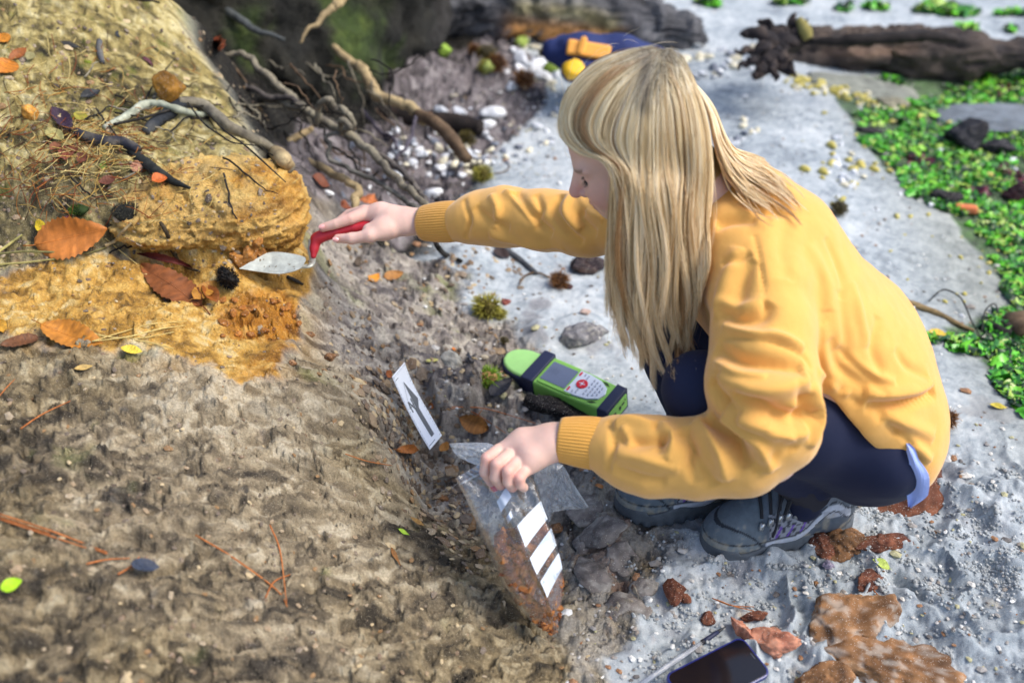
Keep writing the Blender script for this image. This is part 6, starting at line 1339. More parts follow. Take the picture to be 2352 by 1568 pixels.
v_, f_ = prism(rrect(.052, .068, .004), -.006, .006, .001); v_ = v_[:, [2, 1, 0]]*np.array([.3, 1, .72])+np.array([H_+.0022, 0, 0]); ep = chld('end_plate', mesh('end_plate', v_, [q[::-1] for q in f_], False), m_grn, dev)
for k, (yy, zz, w_, h_) in enumerate([(-.018, .000, .016, .007), (.006, .0, .006, .010), (.018, .003, .010, .004), (-.018, -.009, .014, .003), (.026, .008, .003, .003), (-.029, .010, .003, .003)]):
    v_, f_ = prism(rrect(h_, w_, .001, 2), -.0005, .0005); v_ = v_[:, [2, 1, 0]]+np.array([H_+.0045, yy, zz]); chld('port', mesh('port', v_, [q[::-1] for q in f_], False), m_blk, ep)
bz = pp_('screen_frame', rrect(.086, .074, .005)+np.array([.012, 0]), .0255, .029, m_grn, .001)
v_, f_ = prism(rrect(.062, .056, .002), .0292, .0300); v_ += np.array([.002, .0, 0]); scn = chld('screen', mesh('screen', v_, f_, False), m_lcd, dev)
kp = np.array([(.034, .034), (.060, .033), (.085, .029), (.105, .017), (.111, .0), (.105, -.017), (.085, -.029), (.060, -.033), (.034, -.034), (.036, 0)]); s_k = (H_-.012)/.125; kp = kp*np.array([s_k, 1])
kpo = pp_('keypad', kp, .0262, .0305, m_slv, .0008)
v_, f_ = prism(np.array([(math.cos(a), math.sin(a)) for a in np.linspace(0, 6.283, 25)[:-1]])*.0125, 0, .0022, .0006); v_ = v_+np.array([.057*s_k, 0, .0306]); chld('navigation_button', mesh('navigation_button', v_, f_, False), m_rbt, dev)
v_, f_ = prism(rrect(.006, .005, .001, 2), 0, .0006); v_ = v_+np.array([.057*s_k, 0, .0328]); chld('enter_key', mesh('enter_key', v_, f_, False), m_slv, dev)
for a in range(4):
    t_ = np.array([(.0075, 0), (.0048, .002), (.0048, -.002)]); ca_, sa_ = math.cos(a*math.pi/2), math.sin(a*math.pi/2); t_ = t_@np.array([[ca_, sa_], [-sa_, ca_]]); v_, f_ = prism(t_, 0, .0004); v_ = v_+np.array([.057*s_k, 0, .0330]); chld('arrow_mark', mesh('arrow_mark', v_, f_, False), m_slv, dev)
for sg in (-1, 1):
    v_, f_ = prism(rrect(.004, .012, .0015, 3), 0, .0012); v_ = v_+np.array([.0395*s_k, sg*.024, .0306]); chld('soft_key', mesh('soft_key', v_, f_, False), m_rbt, dev)
kv, kf = prism(rrect(.0042, .0062, .0014, 3), 0, .0014, .0004); km = mesh('key', kv, kf, False); km.materials.append(m_key)
mk_v, mk_f = prism(rrect(.0011, .003, .0002, 1), 0, .0003); mm = mesh('key_mark', mk_v, mk_f, False); mm.materials.append(m_blk)
for (x, ys_) in ((.050, (-.026, .026)), (.058, (-.025, .025, -.019, .019)), (.074, (-.021, -.011, 0, .011, .021)), (.0825, (-.019, -.0095, 0, .0095, .019)), (.091, (-.015, -.005, .005, .015)), (.0985, (-.010, 0, .010))):
    for y in ys_:
        k_ = obj('key', km, None, dev); k_.location = (x*s_k, y, .0306); q_ = obj('key_mark', mm, None, k_); q_.location = (0, 0, .0015)
for k in range(5):   # faint dark rows on the screen
    v_, f_ = prism(np.array([(-.0006, -.010+.002*(k % 2)), (.0006, -.010+.002*(k % 2)), (.0006, .006+.003*(k % 3)), (-.0006, .006+.003*(k % 3))]), .0301, .0302); v_ = v_+np.array([-.022+.0045*k, .004, 0]); chld('screen_text', mesh('screen_text', v_, f_, False), rmat('lcd_text', (66,76,98), rough=.4) if 'lcd_text' not in bpy.data.materials else bpy.data.materials['lcd_text'], scn)
for k in range(5):
    for sg in (-1, 1):
        v_, f_ = prism(rrect(.012, .0007, .0002, 1), .0262, .0266); v_ = v_+np.array([(.100+.0)*s_k-.002*k, sg*(.026+.0016*k), 0]); chld('speaker_slot', mesh('speaker_slot', v_, f_, False), m_blk, dev)
# ---- white north-arrow scale card
m_card = rmat('white_card', (244,248,252), rough=.45); m_ink = rmat('grey_ink', (104,108,110), rough=.6); m_fine = rmat('fine_ink', (130,136,146), rough=.6)
cp_ = [(P(900, 865, 1.925), P(929, 831, 1.955)), (P(918, 905, 1.93), P(943, 868, 1.958)), (P(940, 950, 1.925), P(966, 914, 1.95)), (P(965, 997, 1.91), P(993, 960, 1.935)), (P(987, 1033, 1.89), P(1015, 1000, 1.915))]
Lc = catmull([a for a, b in cp_], 41); Rc = catmull([b for a, b in cp_], 41)
def card_pt(s, t, off=0.0):
    s = np.clip(s, 0, 1)*40; i = np.minimum(s.astype(int) if hasattr(s, 'astype') else int(s), 39); fr = s-i; fr = fr[..., None] if hasattr(fr, 'shape') and np.ndim(fr) else fr
    a = Lc[i]*(1-fr)+Lc[i+1]*fr; b = Rc[i]*(1-fr)+Rc[i+1]*fr; tt = t[..., None] if np.ndim(t) else t
    n = np.cross(Lc[20]-Rc[20], Lc[40]-Lc[0]); n /= np.linalg.norm(n); n = n if n[1] < 0 else -n
    return a*(1-tt)+b*tt+n*off
card = empty('scale_card', (Lc[40]+Rc[40])/2, 'curved white scale card with grey north arrow propped against the clay step', 'scale card')
S_, T_ = np.meshgrid(np.linspace(0, 1, 41), np.linspace(0, 1, 9), indexing='ij'); a_ = card_pt(S_.ravel(), T_.ravel(), .0004); b_ = card_pt(S_.ravel(), T_.ravel(), -.0004); vs = np.vstack([a_, b_]); fs = []
for i in range(40):
    for j in range(8): q = (i*9+j, i*9+j+1, (i+1)*9+j+1, (i+1)*9+j); fs += [q, tuple(x+369 for x in q[::-1])]
for i in range(40): fs += [(i*9, (i+1)*9, (i+1)*9+369, i*9+369), (i*9+8, i*9+8+369, (i+1)*9+8+369, (i+1)*9+8)]
for j in range(8): fs += [(j, j+369, j+1+369, j+1), (40*9+j, 40*9+j+1, 40*9+j+1+369, 40*9+j+369)]
childw(obj('sheet', mesh('sheet', vs, fs), m_card), card)
def print_poly(pts, name, m, off=.0008, sub=6):
    """flat print following the card: quads or triangles in card coordinates (s down, t across)"""
    pts = [np.array(p_, float) for p_ in pts]; a, b, c, d = pts if len(pts) == 4 else (pts[0], pts[1], pts[2], pts[2]); V = []; F = []
    for i in range(sub+1):
        for j in range(sub+1):
            x, y = i/sub, j/sub; p_ = (a*(1-x)+b*x)*(1-y)+(d*(1-x)+c*x)*y; V.append(card_pt(float(p_[0]), float(p_[1]), off))
    for i in range(sub):
        for j in range(sub): F.append((i*(sub+1)+j, (i+1)*(sub+1)+j, (i+1)*(sub+1)+j+1, i*(sub+1)+j+1))
    return childw(obj(name, mesh(name, V, F, False), m), card)
print_poly([(.19, .50), (.475, .86), (.475, .50)], 'arrow_half', m_ink); print_poly([(.475, .50), (.60, .50), (.475, .86)], 'arrow_half', m_ink)
print_poly([(.52, .40), (.90, .44), (.90, .66), (.52, .64)], 'arrow_shaft', m_ink)
for q in ([(.40, .20), (.53, .20), (.53, .26), (.40, .26)], [(.40, .42), (.53, .42), (.53, .48), (.40, .48)], [(.40, .20), (.40, .27), (.53, .48), (.53, .41)]): print_poly(q, 'letter_stroke', m_ink, .0009)
for q in ([(.19, .50), (.475, .14), (.475, .155), (.205, .5)], [(.475, .14), (.475, .50), (.467, .50), (.467, .14)]): print_poly(q, 'arrow_outline', m_ink, .0009)
for k in range(21):
    s_ = .04+k*.046; L_ = .09 if k % 5 == 0 else .05
    print_poly([(s_, .03), (s_+.004, .03), (s_+.004, .03+L_), (s_, .03+L_)], 'scale_tick', m_fine, sub=1); print_poly([(s_, .97-L_), (s_+.004, .97-L_), (s_+.004, .97), (s_, .97)], 'scale_tick', m_fine, sub=1)
for k in range(12):
    t_ = .06+k*.08; print_poly([(.02, t_), (.045, t_), (.045, t_+.012), (.02, t_+.012)], 'scale_tick', m_fine, sub=1)
print_poly([(.955, .10), (.965, .10), (.965, .55), (.955, .55)], 'fine_print', m_fine, sub=2); print_poly([(.08, .10), (.09, .10), (.09, .30), (.08, .30)], 'fine_print', m_fine, sub=2)
# ---- plastic sample bags
def film(name, tint=(.96, .98, 1.0), haze=.10):
    m, t, b = new_mat(name); N, L = t.nodes, t.links; out = N['Material Output']; N.remove(b)
    tr_ = N.new('ShaderNodeBsdfTransparent'); tr_.inputs[0].default_value = (*tint, 1); gl = N.new('ShaderNodeBsdfGlossy'); gl.inputs['Roughness'].default_value = .12; df = N.new('ShaderNodeBsdfDiffuse'); df.inputs[0].default_value = (.8, .84, .88, 1)
    tc = N.new('ShaderNodeTexCoord'); n = N.new('ShaderNodeTexNoise'); n.inputs['Scale'].default_value = 38; n.inputs['Detail'].default_value = 5; L.new(tc.outputs['Object'], n.inputs['Vector']); bp = N.new('ShaderNodeBump'); bp.inputs['Strength'].default_value = 1.0; bp.inputs['Distance'].default_value = .006; L.new(n.outputs['Fac'], bp.inputs['Height'])
    L.new(bp.outputs[0], gl.inputs['Normal']); fr = N.new('ShaderNodeFresnel'); fr.inputs['IOR'].default_value = 1.55; L.new(bp.outputs[0], fr.inputs['Normal'])
    mx0 = N.new('ShaderNodeMixShader'); mx0.inputs[0].default_value = haze; L.new(tr_.outputs[0], mx0.inputs[1]); L.new(df.outputs[0], mx0.inputs[2])
    ad = N.new('ShaderNodeMath'); ad.operation = 'MULTIPLY_ADD'; ad.inputs[1].default_value = 1.1; ad.inputs[2].default_value = .02; L.new(fr.outputs[0], ad.inputs[0]); mn = N.new('ShaderNodeMath'); mn.operation = 'MINIMUM'; mn.inputs[1].default_value = .42; L.new(ad.outputs[0], mn.inputs[0])
    mx = N.new('ShaderNodeMixShader'); L.new(mn.outputs[0], mx.inputs[0]); L.new(mx0.outputs[0], mx.inputs[1]); L.new(gl.outputs[0], mx.inputs[2]); L.new(mx.outputs[0], out.inputs[0]); return m
m_film = film('clear_plastic', haze=.045); m_film2 = film('crumpled_plastic', haze=.30)
bag = empty('sample_bag', hit(1275, 1455), 'clear plastic sample bag with white write-on stripes holding rust rock chips', 'plastic bag')
LE = catmull([P(1046, 1098, 1.52), P(1075, 1155, 1.525), P(1112, 1240, 1.53), P(1160, 1350, 1.545), P(1215, 1420, 1.56), P(1272, 1462, 1.575)], 40)
RE = catmull([P(1100, 1066, 1.545), P(1215, 1090, 1.535), P(1250, 1165, 1.53), P(1280, 1250, 1.53), P(1294, 1330, 1.545), P(1278, 1463, 1.572)], 40)
def bag_pt(s, t, side, extra=0.0):
    i = min(int(s*39), 38); fr = s*39-i; a = LE[i]*(1-fr)+LE[i+1]*fr; b = RE[i]*(1-fr)+RE[i+1]*fr; c = a*(1-t)+b*t; w_ = np.linalg.norm(b-a)
    tow = cam_n(c); puff = (.003+.022*math.sin(min(1, s*1.05)*math.pi)**.8)*math.sqrt(max(0, 1-(2*t-1)**2)); fold = .0035*math.sin((t*2.2+s*.6)*5.5)*math.exp(-((s-.25)/.35)**2)+.004*math.exp(-((t-(.42+.15*s))/.035)**2)*(s < .95)
    return c+tow*(side*puff+(fold if side > 0 else -.5*fold)+extra)
def bag_sheet(side, n=40, m=30):
    V = [bag_pt(i/(n-1), j/(m-1), side) for i in range(n) for j in range(m)]; V = np.array(V); cr_ = facets(V[:, 0]*1.0+V[:, 1]*.6, V[:, 2], 34, 17+side, 1.2, .3)*.0032+facets(V[:, 0]+V[:, 1]*.6, V[:, 2], 75, 19+side, 1.2, .3)*.0012; V = V+cam_n(V.mean(0))*cr_[:, None]
    F = [(i*m+j, i*m+j+1, (i+1)*m+j+1, (i+1)*m+j) for i in range(n-1) for j in range(m-1)]; return V, F
for sd_, nm_ in ((1, 'front_film'), (-1, 'back_film')):
    V, F = bag_sheet(sd_); childw(obj(nm_, mesh(nm_, V, F, True), m_film), bag)
m_white = rmat('white_print', (232,240,250), rough=.45); m_strip = rmat('grey_print', (196,206,222), rough=.5)
def bag_patch(s0, s1, t0, t1, name, m, n=8, k=10, skew=.0):
    V = [bag_pt(min(.985, s0+(s1-s0)*i/(n-1)-skew*(j/(k-1))), t0+(t1-t0)*j/(k-1), 1, .0009) for i in range(n) for j in range(k)]; F = [(i*k+j, i*k+j+1, (i+1)*k+j+1, (i+1)*k+j) for i in range(n-1) for j in range(k-1)]
    childw(obj(name, mesh(name, V, F), m), bag)
for a_, b_ in ((.385, .485), (.535, .625), (.67, .77)): bag_patch(a_+.03, b_+.03, .53, .985, 'label_stripe', m_white, skew=.055)
bag_patch(.26, .32, .38, .60, 'label_stripe', m_strip, skew=.05); bag_patch(.355, .385, .42, .52, 'label_stripe', m_strip, skew=.02)
v_, f_ = tube(catmull([bag_pt(.055, t, 1, .0012) for t in np.linspace(.02, .6, 9)], 20), .0009, 5); childw(obj('zip_seal', mesh('zip_seal', v_, f_), m_film2), bag)
r = np.random.default_rng(31); Vr0, Fr0 = rock_v(7, 3, 12, .12); CM = []
for k in range(4):
    V, F = rock_v(200+k, 3, 12, .12); me = mesh('rock_chip', V, F, False, paint(V, [(70,38,20),(140,82,40),(186,120,62),(206,160,104)], 2, k)); me.materials.append(m_stone); CM.append(me)
n_ = 0; CG = MB()
for i in range(420):
    s = r.uniform(.34, .975)**.8; t = r.uniform(.10, .90); 
    if s < .5 and t > .5: continue
    w_ = np.linalg.norm(LE[min(39, int(s*39))]-RE[min(39, int(s*39))]); z = r.uniform(-.7, .5 if t < .5 else .0)*(.004+.018*math.sin(min(1, s*1.05)*math.pi)**.8)*math.sqrt(max(0, 1-(2*t-1)**2))
    c = bag_pt(s, t, 0)+cam_n(bag_pt(s, t, 0))*z; sz = min(.015 if s < .7 else .010, w_*.18)*r.uniform(.6, 1.0); 
    if i >= 110:
        Vq, Fq = rock_v(200+i % 4, 2, 12, .12); CG.add(Vq*np.array([1.2, .9, .7])*sz*.8@rot_to(r.normal(size=3)).T+c, Fq, paint(Vq, [(50,26,16),(110,62,32),(160,94,48)], 2, i)); continue
    o = obj('rock_chip', CM[r.integers(4)]); o.location = c; o.rotation_euler = r.uniform(0, 6, 3); o.scale = [sz*q for q in (1.2, .9, .7)]
    tag(o, 'rust brown rock chip inside the striped sample bag', 'rock chip', 'rock chips inside the sample bag'); n_ += 1
fv = []; FN, FM_ = 30, 22
for side in (1, -1):
    for i in range(FN):
        for j in range(FM_):
            s_ = .50+.485*i/(FN-1)-.05*(j/(FM_-1))*(1-i/(FN-1)); t_ = .06+.88*j/(FM_-1); c = bag_pt(s_, t_, 0); pf = (.003+.022*math.sin(min(1, s_*1.05)*math.pi)**.8)*math.sqrt(max(0, 1-(2*t_-1)**2))*math.sin(min(1, i/4+.15)*math.pi/2); fv.append(c+cam_n(c)*side*pf*.62)
fv = np.array(fv); bump_ = .0042*facets(fv[:, 0]+fv[:, 1]*.5, fv[:, 2], 70, 5, 1.2, .6)+.002*facets(fv[:, 0]+fv[:, 1]*.5, fv[:, 2], 150, 6, 1.2, .5); half_ = FN*FM_
fv[:half_] += cam_n(fv.mean(0))*(bump_[:half_]-.001)[:, None]
ff = [(k*half_+i*FM_+j, k*half_+i*FM_+j+1, k*half_+(i+1)*FM_+j+1, k*half_+(i+1)*FM_+j) for k in (0, 1) for i in range(FN-1) for j in range(FM_-1)]
tag(obj('soil', mesh('soil', fv, ff, False, paint(fv, [(44,26,16),(104,62,34),(160,100,54),(190,136,84)], 110, 3)), m_stone), 'orange brown soil filling the lower half of the sample bag', 'soil', kind='stuff')
tag(CG.build('rock_grit', m_stone, smooth=False), 'rust brown gravel filling the bottom of the sample bag', 'gravel', kind='stuff')
# crumpled empty bag behind the hand
def crumpled(outline, name, label, seed, d0, n=26, depth=.02):
    pts = [P(u, v, d) for u, v, d in outline]; E = empty(name, pts[0]*0+np.mean(pts, 0), label, 'plastic bag'); rows = []
    half = len(pts)//2; A_e = catmull(pts[:half], n); B_e = catmull(pts[half:][::-1], n); m = 22
    f1 = lambda x, y, s: facets(np.array([x]), np.array([y]), 1.0, s, 1.2, .4)[0]
    for side, nm in ((1, 'front_film'), (-1, 'back_film')):
        V = []
        for i in range(n):
            for j in range(m):
                t = j/(m-1); c = A_e[i]*(1-t)+B_e[i]*t; cr = f1(i/n*5.5+side, t*4.5, seed)*depth*.55+f1(i/n*11, t*9+side, seed+3)*depth*.25; c = c+cam_n(c)*(side*.008*math.sin(t*math.pi)+cr*math.sin(t*math.pi)**.4); V.append(c)
        F = [(i*m+j, i*m+j+1, (i+1)*m+j+1, (i+1)*m+j) for i in range(n-1) for j in range(m-1)]; childw(obj(nm, mesh(nm, V, F, False), m_film2), E)
    return E
crumpled([(1225, 1075, 1.60), (1262, 1062, 1.62), (1292, 1068, 1.62), (1320, 1115, 1.62), (1354, 1165, 1.63), (1338, 1168, 1.63), (1290, 1172, 1.63), (1268, 1178, 1.62), (1262, 1198, 1.61), (1238, 1210, 1.60)], 'empty_bag', 'crumpled empty plastic bag hanging behind the near hand', 5, 1.6)
crumpled([(1032, 1018, 1.60), (1070, 1016, 1.60), (1125, 1018, 1.58), (1150, 1040, 1.57), (1128, 1080, 1.56), (1075, 1060, 1.58), (1048, 1045, 1.59), (1034, 1024, 1.60)], 'bag_flap', 'milky plastic bag corner sticking out left of the fist', 9, 1.6, 18, .012)
# ---- phone and pen
c1 = PZ(1702, 1462, .045); e1 = PZ(1482, 1573, .045)-c1; e1 /= np.linalg.norm(e1); nph = np.array([.05, -.1, 1.0]); e1 -= nph*np.dot(e1, nph)/np.dot(nph, nph); e1 /= np.linalg.norm(e1); nph /= np.linalg.norm(nph); e2 = np.cross(e1, nph); e2 = e2 if np.dot(e2, PZ(1795, 1570, .045)-c1) > 0 else -e2
zc = nph if np.dot(np.cross(e1, e2), nph) > 0 else -nph
e2a = e2; Rp = np.stack([e1, np.cross(nph, e1), nph], 1); sgn = 1 if np.dot(Rp[:, 1], e2) > 0 else -1; Lp, Wp = .150, .074; cph = c1+e1*Lp/2+e2*Wp/2
ph = empty('phone', cph, 'black screened phone in a blue case lying at the bottom edge', 'phone'); ph.matrix_world = Mfull(cph, Rp)
m_case = rmat('blue_case', (20,32,104), rough=.3, coat=.4); m_scr = mat('phone_glass', (.004, .004, .008), rough=.08, spec=.5)
v_, f_ = prism(rrect(Lp, Wp, .013, 8), -.005, .0045, .002); chld('case', mesh('case', v_, f_, False), m_case, ph)
v_, f_ = prism(rrect(Lp-.006, Wp-.006, .011, 8), .003, .0048, .0004); chld('screen', mesh('screen', v_, f_, False), m_scr, ph)
v_, f_ = prism(rrect(.0016, .012, .0007, 3), .0049, .0052); v_ = v_+np.array([-Lp/2+.008, 0, 0]); chld('earpiece', mesh('earpiece', v_, f_, False), rmat('grey_slot', (60,64,72)), ph)
pa, pb = PZ(1470, 1572, .028), PZ(1667, 1438, .016); pn = empty('pen', (pa+pb)/2, 'clear barrelled ballpoint pen with dark tip pointing at the salmon rock', 'pen'); ax_ = pb-pa; 
m_clear = film('pen_barrel', (.86, .9, .98), .35)
def seg(t0, t1, r0, r1, name, m, k=12):
    v_, f_ = tube(np.linspace(pa+ax_*t0, pa+ax_*t1, 4), np.linspace(r0, r1, 4), k); childw(obj(name, mesh(name, v_, f_), m), pn)
seg(0, .70, .0042, .0042, 'barrel', m_clear, 6); seg(0, .70, .0014, .0014, 'ink_tube', rmat('ink_blue', (30,36,90)), 8); seg(.70, .73, .0045, .0045, 'ring', rmat('pen_black', (20,22,34)), 12); seg(.73, .90, .0042, .0034, 'cap', m_navy, 12); seg(.90, 1.0, .0030, .0008, 'tip', m_blk, 10)
# ================================================================== BEHIND
m_bark = mat('grey_bark', attr=True, rough=.9, noise=.35, nscale=60, bump=.9, bscale=90, bdist=.008, bump2=[(.6, 300, .003)])
m_earth = mat('mossy_earth', attr=True, rough=.95, noise=.5, nscale=50, bump=1.0, bscale=60, bdist=.012, bump2=[(.6, 220, .004)])
def blobmesh(prims, lo, hi, h, disp, it=1):
    f = Field(lo, hi, h)
    for p_ in prims: getattr(f, p_[0])(*p_[1:])
    V, F = f.nets(); V = relax(V, F, it, .5); N = vnorm(V, F); V = V+N*disp(V)[:, None]; return V, F
# dark root bank
f = Field((-2.3, 2.75, -.1), (.25, 4.3, 1.7), .018)
for (x, y, z, rx_, ry_, rz_) in [(-1.3,3.45,.55,.75,.5,.75),(-.75,3.5,.45,.48,.42,.66),(-.62,3.45,.9,.45,.40,.5),(-.42,3.62,.75,.28,.32,.45),(-.95,3.1,.25,.4,.25,.4),(-1.7,3.4,.9,.6,.6,.8),(-.66,3.22,.22,.22,.2,.30)]:
    f.ell((x, y, z), (rx_, ry_, rz_), None, .12)
V, F = f.nets(); V = relax(V, F, 1, .5); N = vnorm(V, F); q = V
V = V+N*(.07*fbm(q[:, 0]*5, q[:, 1]*5, q[:, 2]*5, s=5, o=5)+.03*facets(q[:, 0]+q[:, 1]*.4, q[:, 2]+q[:, 1]*.3, 9, 5)+.012*fbm(q[:, 0]*30, q[:, 1]*30, q[:, 2]*30, s=6, o=3))[:, None]
col = paint(V, [(12,12,12),(26,26,22),(44,42,34),(60,56,44)], 9, 1); g = sstep(.1, .5, fbm(V[:, 0]*5, V[:, 1]*5, V[:, 2]*5, s=44, o=4))[:, None]*.85; col = col*(1-g)+paint(V, [(30,44,20),(60,78,30),(92,104,42)], 20, 2)*g
yl = np.exp(-(np.linalg.norm(V-PY(618, 235, 3.1), axis=1)/.10)**2)[:, None]*.7; col = col*(1-yl)+srgb(150, 150, 60)*yl
tag(obj('root_bank', mesh('root_bank', V, F, True, col), m_earth), 'dark mossy bank of earth and roots behind the sandy ridge', 'earth bank')
# leaning tree trunk at the top
def trunk(chain, lo, hi, h, seed, cols, amp=.02, name='tree_trunk', label='', cat='tree trunk', extra=None, axis=(1, 0, 0)):
    f = Field(lo, hi, h); f.chain(chain, .03); V, F = f.nets(); V = relax(V, F, 1, .5); N = vnorm(V, F)
    x = V[:, 0]; y = V[:, 1]; z = V[:, 2]; rid = np.abs(fbm(x*5+.5*z*6, (y+z)*26, (z-y)*26, s=seed, o=4)); pl = facets(x*.7+z*.3, (z-y), 14, seed+1, 1, .6)
    V = V+N*(amp*(.6*pl+1.2*(.25-rid))+amp*1.3*fbm(x*4, y*4, z*4, s=seed+2, o=3))[:, None]
    c_ = paint(V, cols, 10, seed)
    if extra is not None: c_ = extra(V, c_)
    return tag(obj(name, mesh(name, V, F, True, c_), m_bark), label, cat)
def ex1(V, c_):
    u, v, d = proj(V); m = np.exp(-(pdist(u, v, [(1190, 72), (1280, 78), (1400, 92)])/30)**2)[:, None]*(fbm(V[:, 0]*8, V[:, 2]*30, s=4, o=3) > -.35)[:, None]; c_ = c_*(1-m)+srgb(196, 140, 80)*m
    m = np.exp(-(pdist(u, v, [(1200, 20), (1330, 30), (1400, 55)])/20)**2)[:, None]*.8; return c_*(1-m)+paint(V, [(60,50,36),(150,140,96),(190,180,140)], 20, 3)*m
BK = [(24,24,26),(58,58,62),(104,104,108),(150,150,150)]
trunk([J(700, -90, 3.75, 120), J(860, -25, 3.75, 105), J(985, 10, 3.75, 85), J(1130, 8, 3.8, 62), J(1280, 22, 3.85, 62), J(1400, 42, 3.9, 58), J(1500, 62, 3.9, 52), J(1575, 72, 3.9, 42), J(1612, 88, 3.9, 22)], (-1.3, 3.0, -.2), (1.1, 4.8, 1.3), .013, 11, BK, .042, label='fallen grey barked tree trunk with broken orange underside behind the backpack', extra=ex1)
trunk([J(985, 20, 3.7, 62), J(965, 90, 3.6, 48), J(935, 165, 3.5, 30)], (-.75, 3.0, -.2), (.05, 4.2, .9), .012, 12, [(20,20,20),(50,48,46),(86,82,78)], .022, name='root_flare', label='dark root flare running down from the fallen trunk', cat='root')
def ex2(V, c_):
    u, v, d = proj(V); m = np.exp(-(pdist(u, v, [(1900, 118), (2000, 122), (2100, 112)])/12)**2)[:, None]*.7; return c_*(1-m)+srgb(130, 104, 86)*m
dl = trunk([J(1765, 102, 3.95, 36), J(1840, 120, 3.9, 50), J(1950, 124, 3.85, 52), J(2080, 119, 3.85, 50), J(2220, 124, 3.85, 46), J(2420, 134, 3.85, 40)], (.85, 3.3, -.2), (2.3, 4.4, .5), .010, 21, [(20,18,20),(44,38,38),(84,72,64),(120,104,90)], .034, name='driftwood_log', label='long dark driftwood log lying on the wet sand at right', cat='log', extra=ex2)
rs_ = np.random.default_rng(12)
for k, (a_, b_, r0) in enumerate([((1800,112,3.34),(1742,38,3.42),.042), ((1795,118,3.32),(1700,74,3.32),.036), ((1780,125,3.26),(1828,172,3.12),.026), ((1790,125,3.25),(1735,178,3.12),.030), ((1830,100,3.40),(1822,34,3.46),.036), ((1770,112,3.3),(1690,120,3.25),.020), ((1765,122,3.26),(1700,160,3.16),.022), ((1800,105,3.36),(1778,52,3.42),.022), ((1785,135,3.24),(1778,185,3.10),.018), ((1850,96,3.38),(1856,50,3.44),.020)]):
    a_, b_ = np.array(a_), np.array(b_); m1 = a_*.6+b_*.4+np.array([rs_.normal(0, 7), rs_.normal(0, 6), 0]); m2 = a_*.25+b_*.75+np.array([rs_.normal(0, 7), rs_.normal(0, 6), 0])
    root([tuple(a_), tuple(m1), tuple(m2), tuple(b_)], (r0, r0*.75, r0*.5, r0*.12), [(14,13,16),(40,36,38),(96,82,72)], None, 'root_stub', parent=dl, n=24, k=9, rough=1.1, seed=70+k, wob=.02)
root([(1860,95,3.35),(1980,92,3.33),(2120,84,3.33),(2200,92,3.33)], (.010,.022,.020,.008), [(20,18,18),(50,44,42)], None, 'split_ridge', parent=dl, n=40, k=8, rough=.6, seed=77)
root([(1835,45,3.42),(1850,70,3.38),(1858,90,3.36)], (.012,.024,.016), [(120,110,60),(160,150,90)], None, 'lichen_patch', parent=dl, n=12, k=8, seed=78)
big_rock(2010, 205, .16, (1.5, .7, .16), 131, [(120,124,116),(150,152,140)], 'flat pale stone under the driftwood log', .1, .4, sub=4, name='flat_stone', cat='stone')
big_rock(2300, 278, .17, (1.6, .7, .10), 132, [(96,104,112),(130,138,146)], 'flat grey slate slab on the seaweed at the right edge', -.1, .2, sub=4, name='slate_slab', cat='slab', rough=.04)
big_rock(2215, 335, .080, (1.0, .8, .8), 133, [(20,20,26),(44,44,52)], 'rounded black rock in the seaweed, larger of two', .4, .2, sub=4)
big_rock(2290, 350, .055, (1.3, .6, .5), 134, [(20,20,26),(48,46,54)], 'low black rock touching the rounded one in the seaweed', .2, .2, sub=4)
big_rock(2170, 462, .040, (1.3, .8, .6), 135, [(18,18,22),(44,40,44)], 'small black rock above the brick fragment', .2, .2, sub=4)
big_rock(2000, 305, .030, (1.7, .7, .4), 136, [(24,24,28),(50,48,52)], 'black weed root at the upper edge of the seaweed', .1, .2, sub=3) 
big_rock(2045, 245, .045, (1.5, .8, .5), 137, [(110,106,90),(150,146,124)], 'rounded dull stone at the head of the seaweed', .1, .3, sub=4, name='stone', cat='stone')
big_rock(2338, 455, .05, (1.2, .7, .6), 138, [(30,16,22),(70,30,36)], 'dark maroon weed covered rock at the right edge', .1, .2, sub=4)
p_ = hit(2217, 487); v_, f_ = prism(rrect(.062, .030, .009, 4), 0, .022, .006); me = mesh('brick_fragment', v_, f_, False, np.tile(srgb(206, 118, 74), (len(v_), 1))); o = obj('brick_fragment', me, m_stone); o.location = p_; o.rotation_euler = (0, 0, -.2); tag(o, 'worn orange brick fragment at the edge of the seaweed', 'brick')
# ---- backpack
m_nv = rmat('navy_cloth', (24,40,92), rough=.8, noise=.2, nscale=60, bump=.5, bscale=120, bdist=.004); m_yl = rmat('orange_panel', (246,172,72), rough=.6); m_yb = rmat('yellow_strap', (236,184,30), rough=.6)
bpk = empty('backpack', hit(1370, 185), 'navy backpack with orange panel and yellow strap beside the fallen trunk', 'backpack')
V, F = blobmesh([('chain', [J(1272, 120, 3.30, 26), J(1330, 128, 3.3, 46), J(1420, 130, 3.32, 46), J(1500, 135, 3.35, 34)], .04), ('chain', [J(1265, 110, 3.3, 14), J(1290, 95, 3.35, 12), J(1340, 92, 3.4, 10)], .03), ('cone', P(1310, 165, 3.2), P(1400, 170, 3.22), .035, .04, .04)], (.05, 2.9, -.05), (.75, 3.7, .42), .007, lambda V: .008*fbm(V[:, 0]*14, V[:, 1]*14, V[:, 2]*14, s=3, o=3))
childw(obj('bag_body', mesh('bag_body', V, F), m_nv), bpk)
